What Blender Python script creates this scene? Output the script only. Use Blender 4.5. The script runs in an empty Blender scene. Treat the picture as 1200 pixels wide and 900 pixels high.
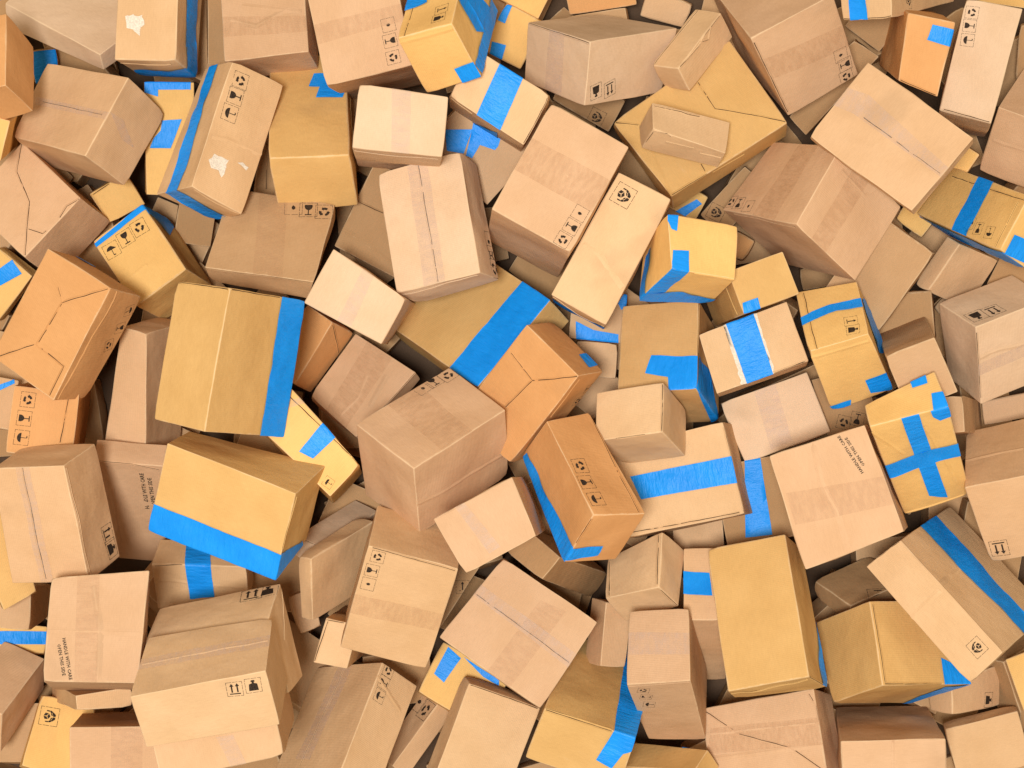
import bpy, bmesh, math, random
from mathutils import Vector, noise
S = bpy.context.scene
C = S.collection
# ---------------------------------------------------------------- camera, light, exposure
HC = 8.382                      # camera height above the floor (m)
cam = bpy.data.cameras.new('camera'); cam.lens = 36 * 2200.0 / 1200; cam.sensor_width = 36
cam.clip_start = .1; cam.clip_end = 60
co = bpy.data.objects.new('camera', cam); C.objects.link(co); co.location = (0, 0, HC)
S.camera = co
w = bpy.data.worlds.new('World'); S.world = w; w.use_nodes = True
bg = w.node_tree.nodes['Background']; bg.inputs[0].default_value = (1, .78, .53, 1); bg.inputs[1].default_value = .64
def area(name, loc, size, power, col):
    l = bpy.data.lights.new(name, 'AREA'); l.shape = 'DISK'; l.size = size; l.energy = power; l.color = col
    o = bpy.data.objects.new(name, l); C.objects.link(o); o.location = loc
    o.rotation_euler = (Vector((0, 0, .3)) - Vector(loc)).to_track_quat('-Z', 'Y').to_euler()
    return o
area('key_softbox', (-1.0, -.75, 13.5), 2.4, 1680, (1, .995, .98))
S.view_settings.view_transform = 'Standard'; S.view_settings.look = 'None'
S.view_settings.exposure = 0.0; S.view_settings.gamma = 1
S.cycles.max_bounces = 8; S.cycles.diffuse_bounces = 7
# ---------------------------------------------------------------- materials
def nodes(name):
    m = bpy.data.materials.new(name); m.use_nodes = True
    nt = m.node_tree; return m, nt, nt.nodes, nt.links, nt.nodes['Principled BSDF']
def math_(N, L, op, a, b=None):
    n = N.new('ShaderNodeMath'); n.operation = op
    for i, v in enumerate((a, b)):
        if v is None: continue
        if isinstance(v, (int, float)): n.inputs[i].default_value = v
        else: L.new(v, n.inputs[i])
    return n.outputs[0]
def mix(N, L, t, a, b, mode='MIX'):
    n = N.new('ShaderNodeMix'); n.data_type = 'RGBA'; n.blend_type = mode
    for i, v in ((0, t), (6, a), (7, b)):
        if isinstance(v, (int, float)): n.inputs[i].default_value = v
        elif isinstance(v, tuple): n.inputs[i].default_value = v + (1,)
        else: L.new(v, n.inputs[i])
    return n.outputs[2]
def ramp(N, L, v, lo, hi):
    n = N.new('ShaderNodeMapRange'); n.interpolation_type = 'SMOOTHSTEP'
    L.new(v, n.inputs[0]); n.inputs[1].default_value = lo; n.inputs[2].default_value = hi
    return n.outputs[0]
def tex(N, L, vec, scale, detail=4, rough=.55):
    n = N.new('ShaderNodeTexNoise'); n.inputs['Scale'].default_value = scale
    n.inputs['Detail'].default_value = detail; n.inputs['Roughness'].default_value = rough
    L.new(vec, n.inputs['Vector']); return n.outputs['Fac']
def mapping(N, L, v, sc, rnd=None):
    n = N.new('ShaderNodeMapping'); n.inputs['Scale'].default_value = sc; L.new(v, n.inputs['Vector'])
    if rnd is not None:
        c = N.new('ShaderNodeCombineXYZ')
        for i in range(3): L.new(math_(N, L, 'MULTIPLY', rnd, 37.0 + 11 * i), c.inputs[i])
        L.new(c.outputs[0], n.inputs['Location'])
    return n.outputs[0]
def cardboard():
    m, nt, N, L, P = nodes('cardboard')
    uv = N.new('ShaderNodeUVMap').outputs[0]
    oi = N.new('ShaderNodeObjectInfo'); col = oi.outputs['Color']; rnd = oi.outputs['Random']
    a = N.new('ShaderNodeAttribute'); a.attribute_name = 'edge'; edge = a.outputs['Fac']
    big = tex(N, L, mapping(N, L, uv, (1, 1, 1), rnd), 5.5, 5)
    fib = tex(N, L, mapping(N, L, uv, (40, 260, 1), rnd), 1.0, 3, .7)
    grain = tex(N, L, mapping(N, L, uv, (1, 1, 1), rnd), 420, 2)
    scuff = tex(N, L, mapping(N, L, uv, (9, 34, 1), rnd), 1.0, 6, .72)
    dark = mix(N, L, 1.0, col, (.965, .945, .915), 'MULTIPLY')
    light = mix(N, L, 1.0, col, (1.03, 1.035, 1.05), 'MULTIPLY')
    c = mix(N, L, ramp(N, L, big, .3, .7), dark, light)
    fm = math_(N, L, 'ADD', math_(N, L, 'MULTIPLY', math_(N, L, 'SUBTRACT', fib, .5), .22), math_(N, L, 'MULTIPLY', math_(N, L, 'SUBTRACT', grain, .5), .14))
    hv = N.new('ShaderNodeHueSaturation'); L.new(c, hv.inputs['Color']); L.new(math_(N, L, 'ADD', 1.0, fm), hv.inputs['Value']); c = hv.outputs[0]
    # faint scuffs and the paler worn fold lines of the box
    c = mix(N, L, math_(N, L, 'MULTIPLY', ramp(N, L, scuff, .64, .80), .25), c, (.68, .52, .34))
    wear = math_(N, L, 'MULTIPLY', ramp(N, L, math_(N, L, 'ADD', edge, math_(N, L, 'MULTIPLY', math_(N, L, 'SUBTRACT', scuff, .5), 1.5)), .55, 1.05), .5)
    c = mix(N, L, wear, c, (.72, .55, .345))
    stain = tex(N, L, mapping(N, L, uv, (1, 1, 1), rnd), 2.2, 3)
    c = mix(N, L, math_(N, L, 'MULTIPLY', ramp(N, L, stain, .60, .72), .22), c, (.30, .19, .10))
    L.new(c, P.inputs['Base Color'])
    P.inputs['Roughness'].default_value = .78; P.inputs['Specular IOR Level'].default_value = .15
    wv = N.new('ShaderNodeTexWave'); wv.wave_type = 'BANDS'; wv.bands_direction = 'X'; wv.inputs['Scale'].default_value = 42; wv.inputs['Distortion'].default_value = .6
    L.new(mapping(N, L, uv, (1, 1, 1), rnd), wv.inputs['Vector'])
    dent = tex(N, L, mapping(N, L, uv, (1, 1, 1), rnd), 11, 3)
    h = math_(N, L, 'ADD', math_(N, L, 'MULTIPLY', wv.outputs['Fac'], .0006), math_(N, L, 'ADD', math_(N, L, 'MULTIPLY', dent, .010), math_(N, L, 'MULTIPLY', fib, .0012)))
    b = N.new('ShaderNodeBump'); b.inputs['Strength'].default_value = .5; b.inputs['Distance'].default_value = 1.0
    L.new(h, b.inputs['Height']); L.new(b.outputs[0], P.inputs['Normal'])
    return m
def blue_tape():
    m, nt, N, L, P = nodes('blue_tape')
    uv = N.new('ShaderNodeUVMap').outputs[0]; rnd = N.new('ShaderNodeObjectInfo').outputs['Random']
    v = tex(N, L, mapping(N, L, uv, (1, 1, 1), rnd), 9, 4); f = tex(N, L, mapping(N, L, uv, (60, 220, 1), rnd), 1, 3, .7)
    c = mix(N, L, ramp(N, L, v, .3, .7), (.004, .245, .78), (.007, .285, .86))
    c = mix(N, L, math_(N, L, 'MULTIPLY', ramp(N, L, f, .5, .8), .2), c, (.015, .36, .95))
    L.new(c, P.inputs['Base Color']); P.inputs['Roughness'].default_value = .42; P.inputs['Specular IOR Level'].default_value = .25
    wr = tex(N, L, mapping(N, L, uv, (18, 60, 1), rnd), 1, 4, .6)
    b = N.new('ShaderNodeBump'); b.inputs['Strength'].default_value = .75; b.inputs['Distance'].default_value = .008
    L.new(wr, b.inputs['Height']); L.new(b.outputs[0], P.inputs['Normal']); return m
def film(name, col, alpha, rough):
    m, nt, N, L, P = nodes(name)
    uv = N.new('ShaderNodeUVMap').outputs[0]; rnd = N.new('ShaderNodeObjectInfo').outputs['Random']
    P.inputs['Base Color'].default_value = col + (1,); P.inputs['Roughness'].default_value = rough; P.inputs['Specular IOR Level'].default_value = .3
    t = tex(N, L, mapping(N, L, uv, (22, 60, 1), rnd), 1, 4, .65)
    L.new(math_(N, L, 'ADD', alpha - .12, math_(N, L, 'MULTIPLY', ramp(N, L, t, .35, .7), .22)), P.inputs['Alpha'])
    b = N.new('ShaderNodeBump'); b.inputs['Strength'].default_value = .5; b.inputs['Distance'].default_value = .004
    L.new(t, b.inputs['Height']); L.new(b.outputs[0], P.inputs['Normal']); return m
def plain(name, col, rough=.8, var=.0):
    m, nt, N, L, P = nodes(name)
    t = tex(N, L, N.new('ShaderNodeTexCoord').outputs['Object'], 160, 3)
    c = mix(N, L, ramp(N, L, t, .3, .75), tuple(x * (1 - var) for x in col), tuple(min(1, x * (1 + var)) for x in col))
    L.new(c, P.inputs['Base Color']); P.inputs['Roughness'].default_value = rough
    P.inputs['Specular IOR Level'].default_value = .2; return m
M = dict(card=cardboard(), T=blue_tape(), C=film('clear_tape', (.67, .52, .43), .25, .42), K=film('brown_tape', (.60, .365, .20), .20, .5),
         W=plain('torn_paper', (.70, .62, .51), .9, .16), ink=plain('printing_ink', (.035, .022, .014), .8, .5), slot=plain('slot_shade', (.07, .040, .02), .9, .3))  # slot: dark colour painted for the shade inside the flap joints
# ---------------------------------------------------------------- one carton: eight measured corners, trilinear
ORD = ((0,0,0),(1,0,0),(0,1,0),(0,0,1),(1,1,0),(1,0,1),(0,1,1),(1,1,1))
FACE = {'ab': (0, 1, 2), 'ac': (0, 2, 1), 'bc': (1, 2, 0)}
class Box:
    def __init__(s, corners, r, seed):
        s.c = [Vector(p) for p in corners]; s.r = r; s.seed = seed
        s.d = [max((s.c[i + 1] - s.c[0]).length, .01) for i in range(3)]
        rr = random.Random(seed); s.off = Vector((rr.uniform(0, 99), rr.uniform(0, 99), rr.uniform(0, 99))); s.amp = rr.uniform(.0032, .0075)
        e = [s.c[i + 1] - s.c[0] for i in range(3)]
        s.crush = [rr.choice((0, 0, .001, .002, .003, .006)) for _ in range(8)]
        s.flip = e[0].cross(e[1]).dot(e[2]) < 0
    def tri(s, p):
        q = Vector((0, 0, 0))
        for o, c in zip(ORD, s.c):
            k = 1.0
            for j in range(3): k *= p[j] if o[j] else 1 - p[j]
            q += c * k
        return q
    def at(s, p, h=0.0):
        """p: point on the unit cube; rounded edges, gentle bulges and dents, then h metres off the surface"""
        m = [p[j] * s.d[j] for j in range(3)]
        r = min(s.r, min(s.d) * .3)
        q = [min(max(m[j], r), s.d[j] - r) for j in range(3)]
        n = Vector([m[j] - q[j] for j in range(3)])
        n = n.normalized() if n.length > 1e-9 else Vector((0, 0, 0))
        c = Vector(q) + n * (r + h)
        # dents: strongest in the middle of a face, fading to the folds
        w = 1.0; 
        for j in range(3):
            t = min(max(p[j], 0), 1)
            if abs(n[j]) < .9: w *= min(1, 5 * t * (1 - t) + .12)
        k = noise.noise(c * 5.0 + s.off) * 1.3 + noise.noise(c * 14.0 + s.off) * .45
        c += n * (k * s.amp * 1.6 * w)
        c += noise.noise_vector(c * 6.0 + s.off) * .0022
        for o, a in zip(ORD, s.crush):                      # knocked-in corners
            v = Vector([s.d[j] * o[j] for j in range(3)]) - c; l = v.length
            if a and l < .04: c += Vector([(.5 - o[j]) * 2 for j in range(3)]) * (a * (1 - l / .04) ** 1.5)
        return s.tri([c[j] / s.d[j] for j in range(3)])
    def face(s, f, u, v, h):
        i, j, k = FACE[f]; p = [0, 0, 0]; p[i] = u; p[j] = v; p[k] = 0.0
        return s.at(p, h)
def link(name, bm, mat, parent, col=None):
    me = bpy.data.meshes.new(name); bm.to_mesh(me); bm.free()
    if isinstance(mat, list):
        for x in mat: me.materials.append(x)
    else: me.materials.append(mat)
    o = bpy.data.objects.new(name, me); C.objects.link(o); o.parent = parent
    if parent is not None: o.matrix_parent_inverse = parent.matrix_world.inverted()
    if col: o.color = col
    return o
def body(B, flap, col, root):
    bm = bmesh.new(); el = bm.verts.layers.float.new('edge'); uvl = bm.loops.layers.uv.new('UVMap')
    T = []
    for d in B.d:
        r = min(B.r, min(B.d) * .3); n = max(3, min(12, int(d / .035)))
        e = [0, r * .35, r * .75, r, r * 1.9]
        T.append([x / d for x in e] + [(r * 1.9 + (d - r * 3.8) * (i / n)) / d for i in range(1, n)] + [(d - x) / d for x in reversed(e)])
    vert = {}
    def V(p, idx):
        key = idx
        if key not in vert:
            v = bm.verts.new(B.at(p))
            near = sorted(min(p[j] * B.d[j], (1 - p[j]) * B.d[j]) for j in range(3))
            v[el] = max(0.0, 1 - near[1] / (B.r * 2.6))
            vert[key] = v
        return vert[key]
    for k in range(3):
        i, j = [a for a in range(3) if a != k]
        for side in (0, 1):
            for a in range(len(T[i]) - 1):
                for b in range(len(T[j]) - 1):
                    vs = []; uvs = []
                    for da, db in ((0, 0), (1, 0), (1, 1), (0, 1)):
                        p = [0, 0, 0]; ix = [0, 0, 0]
                        p[i] = T[i][a + da]; p[j] = T[j][b + db]; p[k] = float(side)
                        ix[i] = a + da; ix[j] = b + db; ix[k] = side * (len(T[k]) - 1)
                        vs.append(V(p, tuple(ix))); uvs.append((p[i] * B.d[i] + k * 3.1 + side * 1.7, p[j] * B.d[j]))
                    if (side == 1) == (k == 1) : vs.reverse(); uvs.reverse()
                    if B.flip: vs.reverse(); uvs.reverse()
                    f = bm.faces.new(vs); f.smooth = True
                    for lo, t in zip(f.loops, uvs): lo[uvl].uv = t
    bm.normal_update()
    return link('carton', bm, M['card'], root, col)
def clipped(pts, B, f, step=.022):
    """a polygon in face coordinates cut by a grid so that it can follow the rounded, dented face"""
    i, j, k = FACE[f]; bm = bmesh.new()
    bm.faces.new([bm.verts.new((u * B.d[i], v * B.d[j], 0)) for u, v in pts])
    for ax, d in ((0, B.d[i]), (1, B.d[j])):
        r = min(B.r, min(B.d) * .3)
        cuts = [r * .35, r * .75, r, r * 1.9, d - r * 1.9, d - r, d - r * .75, d - r * .35] + [q * step for q in range(1, int(d / step) + 1)]
        for c in cuts:
            n = Vector((1, 0, 0)) if ax == 0 else Vector((0, 1, 0))
            bmesh.ops.bisect_plane(bm, geom=bm.verts[:] + bm.edges[:] + bm.faces[:], plane_co=n * c, plane_no=n)
    return bm
def sheet(name, B, f, pts, h, mat, root, thick=0.0, ragged=0.0):
    i, j, k = FACE[f]
    bm = clipped(pts, B, f)
    uvl = bm.loops.layers.uv.new('UVMap')
    rr = random.Random(B.seed + int(1000 * pts[0][0]))
    # long axis of the strip decides the direction of its wrinkles
    ex = max(p[0] for p in pts) * B.d[i] - min(p[0] for p in pts) * B.d[i]; ey = max(p[1] for p in pts) * B.d[j] - min(p[1] for p in pts) * B.d[j]
    for fc in bm.faces:
        fc.smooth = True
        for lo in fc.loops: lo[uvl].uv = (lo.vert.co.x, lo.vert.co.y) if ex < ey else (lo.vert.co.y, lo.vert.co.x)
    for v in bm.verts:
        x, y = v.co.x, v.co.y
        if ragged and v.is_boundary:
            x += noise.noise(Vector((x * 55, y * 55, B.seed))) * ragged; y += noise.noise(Vector((x * 55, y * 55, B.seed + 9))) * ragged
        hh = h + .0014 * noise.noise(Vector((x * 25, y * 25, B.seed * .37)))
        if name == 'blue_tape':                          # creased film, ends that have started to lift
            hh += .0016 * abs(noise.noise(Vector((x * (70 if ex < ey else 22), y * (22 if ex < ey else 70), B.seed * .7))))
            if v.is_boundary and .01 < x < B.d[i] - .01 and .01 < y < B.d[j] - .01: hh += max(0, noise.noise(Vector((x * 16, y * 16, B.seed + 3)))) * .004
        v.co = B.face(f, x / B.d[i], y / B.d[j], max(hh, .0006))
    orient(bm, B, f)
    return link(name, bm, mat, root)
def orient(bm, B, f):
    cen = sum(B.c, Vector()) / 8; mid = B.face(f, .5, .5, 0) - cen
    bm.normal_update()
    s = Vector()
    for fc in bm.faces: s += fc.normal * fc.calc_area()
    if s.dot(mid) < 0: bmesh.ops.reverse_faces(bm, faces=bm.faces[:])
    bm.normal_update()
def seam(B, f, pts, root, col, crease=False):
    """a flap joint: shade of the gap painted as a dark strip between two slightly lifted cut edges"""
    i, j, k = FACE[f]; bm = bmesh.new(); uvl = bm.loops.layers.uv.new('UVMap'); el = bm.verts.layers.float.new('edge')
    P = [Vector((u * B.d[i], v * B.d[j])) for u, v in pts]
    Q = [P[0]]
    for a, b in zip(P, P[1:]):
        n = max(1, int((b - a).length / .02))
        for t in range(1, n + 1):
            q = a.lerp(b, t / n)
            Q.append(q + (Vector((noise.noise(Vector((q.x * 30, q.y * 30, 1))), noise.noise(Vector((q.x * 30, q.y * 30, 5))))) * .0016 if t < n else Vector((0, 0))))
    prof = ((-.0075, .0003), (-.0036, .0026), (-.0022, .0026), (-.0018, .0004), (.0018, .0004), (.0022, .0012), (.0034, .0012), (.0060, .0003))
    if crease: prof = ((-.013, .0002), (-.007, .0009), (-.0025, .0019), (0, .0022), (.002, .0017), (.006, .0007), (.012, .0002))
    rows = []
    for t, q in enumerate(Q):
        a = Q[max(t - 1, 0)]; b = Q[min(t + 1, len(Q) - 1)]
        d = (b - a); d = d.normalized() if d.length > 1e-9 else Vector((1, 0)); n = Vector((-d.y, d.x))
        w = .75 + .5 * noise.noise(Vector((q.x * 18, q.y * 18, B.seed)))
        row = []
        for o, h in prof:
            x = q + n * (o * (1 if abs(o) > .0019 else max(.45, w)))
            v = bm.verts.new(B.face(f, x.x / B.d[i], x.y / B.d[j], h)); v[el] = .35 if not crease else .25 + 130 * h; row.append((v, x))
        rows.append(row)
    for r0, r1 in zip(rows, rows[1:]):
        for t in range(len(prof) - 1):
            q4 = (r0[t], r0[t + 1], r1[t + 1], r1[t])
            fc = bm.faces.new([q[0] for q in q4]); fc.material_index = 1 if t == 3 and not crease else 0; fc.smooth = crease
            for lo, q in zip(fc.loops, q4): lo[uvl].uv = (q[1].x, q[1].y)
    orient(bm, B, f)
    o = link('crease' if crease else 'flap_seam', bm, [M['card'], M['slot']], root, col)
# ---------------------------------------------------------------- printed handling marks, as polygons in a -1..1 square
def ring(a0, a1, r0, r1, n=6):
    o = [(r1 * math.cos(a0 + (a1 - a0) * t / n), r1 * math.sin(a0 + (a1 - a0) * t / n)) for t in range(n + 1)]
    return o + [(r0 * math.cos(a1 + (a0 - a1) * t / n), r0 * math.sin(a1 + (a0 - a1) * t / n)) for t in range(n + 1)]
def rect(x0, y0, x1, y1): return [(x0, y0), (x1, y0), (x1, y1), (x0, y1)]
def frame(w=1.0, t=.045):
    out = []
    for k in range(5):                                   # worn, broken outline
        a = -w + 2 * w * k / 5 + .03; b = -w + 2 * w * (k + 1) / 5 - (.09 if k % 2 else 0)
        out += [rect(a, -w, b, -w + t), rect(a, w - t, b, w), rect(-w, a, -w + t, b), rect(w - t, a, w, b)]
    return out
def recycle():
    out = []
    for k in range(3):
        a = math.radians(90 + 120 * k)
        out.append(ring(a - .78, a + .30, .30, .60, 5))
        m = a + .30; tip = m + .44
        out.append([(.20 * math.cos(m), .20 * math.sin(m)), (.72 * math.cos(m), .72 * math.sin(m)), (.46 * math.cos(tip), .46 * math.sin(tip))])
    return out
def glass():
    bowl = [(-.42, .72), (.42, .72), (.44, .45), (.34, .18), (.14, .0), (-.14, .0), (-.34, .18), (-.44, .45)]
    return [bowl, rect(-.055, -.62, .055, .02), rect(-.36, -.74, .36, -.60)]
def umbrella():
    dome = [(.62 * math.cos(math.pi * t / 10), .08 + .52 * math.sin(math.pi * t / 10)) for t in range(11)]
    return [dome, rect(-.04, -.55, .04, .1), [(-.04, -.55), (.04, -.55), (.2, -.68), (.2, -.58), (.28, -.58), (.26, -.74), (.08, -.76), (-.04, -.68)]]
def arrow(x): return [rect(x - .09, -.45, x + .09, .5), [(x - .26, .38), (x + .26, .38), (x, .78)]]
def arrows(): return arrow(-.34) + arrow(.34) + [rect(-.66, -.72, .66, -.58)]
def weight(): return [[(-.58, -.70), (.58, -.70), (.50, .18), (.2, .3), (-.2, .3), (-.50, .18)], rect(-.13, .28, .13, .52), [(-.26, .50), (.26, .50), (.2, .72), (-.2, .72)]]
def hands():
    o = []
    for k in range(3):                                   # the cube, three faces with gaps between
        a = math.radians(90 + 120 * k); b = a + math.radians(60); c = b + math.radians(60)
        P = [(.03 * math.cos(b), .03 * math.sin(b)), (.37 * math.cos(a), .37 * math.sin(a)), (.40 * math.cos(b), .40 * math.sin(b)), (.37 * math.cos(c), .37 * math.sin(c))]
        o.append([(x * .94 + .025 * math.cos(b), .27 + y * .94 + .025 * math.sin(b)) for x, y in P])
    for s in (-1, 1):
        o.append([(s * .04, -.70), (s * .26, -.70), (s * .52, -.40), (s * .42, -.26), (s * .2, -.38), (s * .04, -.42)])
        o.append([(s * .36, -.20), (s * .54, -.36), (s * .66, -.1), (s * .60, .0), (s * .48, -.04)])
        o.append([(s * .53, .02), (s * .66, .0), (s * .66, .34), (s * .54, .38)])
        o.append([(s * .09, -.36), (s * .22, -.33), (s * .40, -.18), (s * .32, -.12), (s * .12, -.24)])
    return o
def drop(): return [[(-.05, .30), (.18, .12), (.22, -.12), (.05, -.30), (-.16, -.22), (-.20, .05)]]
MARK = dict(recycle=recycle(), glass=glass(), umbrella=umbrella(), arrows=arrows(), arrow=arrow(0) + [rect(-.45, -.62, .45, -.5)], weight=weight(), hands=hands(), drop=drop())
def stamp(name, B, f, c, up, polys, root, depth=.0009, right=None):
    """c, up in face metres; up is the half height"""
    i, j, k = FACE[f]; bm = bmesh.new()
    up = Vector(up); rt = Vector((up.y, -up.x))
    # mirrored face? look at the true side of the paper
    nrm = (B.face(f, .6, .5, 0) - B.face(f, .5, .5, 0)).cross(B.face(f, .5, .6, 0) - B.face(f, .5, .5, 0))
    if nrm.dot(B.face(f, .5, .5, 0) - sum(B.c, Vector()) / 8) < 0: rt = -rt
    for P in polys:
        vs = []
        for x, y in P:
            q = Vector(c) + rt * x + up * y
            vs.append(bm.verts.new(B.face(f, q.x / B.d[i], q.y / B.d[j], depth)))
        try: bm.faces.new(vs)
        except ValueError: pass
    bmesh.ops.triangulate(bm, faces=bm.faces[:])
    cen = sum(B.c, Vector()) / 8; mid = B.face(f, .5, .5, 0) - cen
    bm.normal_update()
    rev = [fc for fc in bm.faces if fc.normal.dot(mid) < 0]
    if rev: bmesh.ops.reverse_faces(bm, faces=rev)
    return link(name, bm, M['ink'], root)
def text_polys(s):
    cu = bpy.data.curves.new('t', 'FONT'); cu.body = s; cu.size = 1; cu.align_x = 'CENTER'; cu.resolution_u = 1; cu.offset = .022; cu.space_character = 1.05
    o = bpy.data.objects.new('t', cu); C.objects.link(o)
    dg = bpy.context.evaluated_depsgraph_get(); me = bpy.data.meshes.new_from_object(o.evaluated_get(dg))
    P = [[(me.vertices[v].co.x, me.vertices[v].co.y) for v in p.vertices] for p in me.polygons]
    bpy.data.objects.remove(o); bpy.data.curves.remove(cu); bpy.data.meshes.remove(me)
    return P
# ---------------------------------------------------------------- the floor under the pile
bm = bmesh.new()
bmesh.ops.create_grid(bm, x_segments=1, y_segments=1, size=9)
fl = link('floor', bm, plain('floor_mat', (.085, .05, .028), .8, .12), None); fl['kind'] = 'structure'
GROUP = 'cardboard boxes heaped in a pile'
COL = {'t': (0.615, 0.388, 0.212), 'p': (0.58, 0.367, 0.212), 'w': (0.66, 0.465, 0.3), 'y': (0.745, 0.455, 0.16), 'm': (0.605, 0.372, 0.14), 'o': (0.61, 0.312, 0.122), 'g': (0.51, 0.325, 0.18), 'b': (0.4, 0.235, 0.11), 'k': (0.57, 0.34, 0.14), 'd': (0.465, 0.285, 0.145), 'l': (0.65, 0.43, 0.235), 'n': (0.61, 0.39, 0.205)}  # b and d: kraft darkened to put the shade of the gaps into colour
def build(data):
    i, label, col, r, corners, feats, grp = data
    B = Box(corners, r, i)
    rr = random.Random(i * 7 + 3)
    base = COL[col]; k = rr.uniform(.95, 1.05); tint = rr.uniform(-.012, .012)
    c4 = (base[0] * k, base[1] * (k + tint), base[2] * (k + 2.2 * tint), 1)
    root = bpy.data.objects.new('cardboard_box', None); C.objects.link(root)
    lo = min(B.c, key=lambda p: p.z); mid = sum(B.c, Vector()) / 8
    root.location = (mid.x, mid.y, lo.z); root.empty_display_size = .05
    root['label'] = label; root['category'] = 'box'; root['group'] = grp
    bpy.context.view_layer.update() if False else None
    root.matrix_world.translation = root.location
    body(B, None, c4, root)
    lift = 0
    for ft in feats:
        kind, f, pts = ft[0], ft[1], ft[2]
        ia, ja, _ = FACE[f]
        if kind in 'TCKW':
            nm = dict(T='blue_tape', C='clear_tape', K='brown_tape', W='torn_paper')[kind]; lift += .0003
            try: sheet(nm, B, f, pts, {'T': .0026, 'C': .0024, 'K': .0013, 'W': .0014}[kind] + lift, M[kind], root, ragged={'T': .0011, 'C': 0, 'K': 0, 'W': .012}[kind])
            except ValueError: pass
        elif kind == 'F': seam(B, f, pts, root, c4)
        elif kind == 'R': seam(B, f, pts, root, c4, True)
        elif kind == 'S':
            a, b = pts; A = (a[0] * B.d[ia], a[1] * B.d[ja]); U = ((b[0] - a[0]) * B.d[ia], (b[1] - a[1]) * B.d[ja])
            L_ = math.hypot(*U); L_ = max(L_, .0001); s = min(max(L_, .020), .045) / L_
            mk = ft[3]
            stamp('shipping_symbol', B, f, A, (U[0] * s, U[1] * s), MARK[mk] + frame(1.04 if mk == 'hands' else .98), root)
        elif kind == 'X':
            a, b = [Vector((p[0] * B.d[ia], p[1] * B.d[ja])) for p in pts]
            d = b - a; m = (a + b) / 2
            nrm = (B.face(f, .6, .5, 0) - B.face(f, .5, .5, 0)).cross(B.face(f, .5, .6, 0) - B.face(f, .5, .5, 0))
            mir = nrm.dot(B.face(f, .5, .5, 0) - sum(B.c, Vector()) / 8) < 0
            up = Vector((-d.y, d.x)).normalized() * (-1 if mir else 1)
            for txt, dy in (('HANDLE WITH CARE', 0), ('OPEN THIS SIDE', -1.25)):
                P = text_polys(txt); wd = 9.8
                sc = d.length / wd * 1.12
                stamp('printed_text', B, f, m + up * (dy * sc), up * sc, P, root)
    return root
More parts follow.
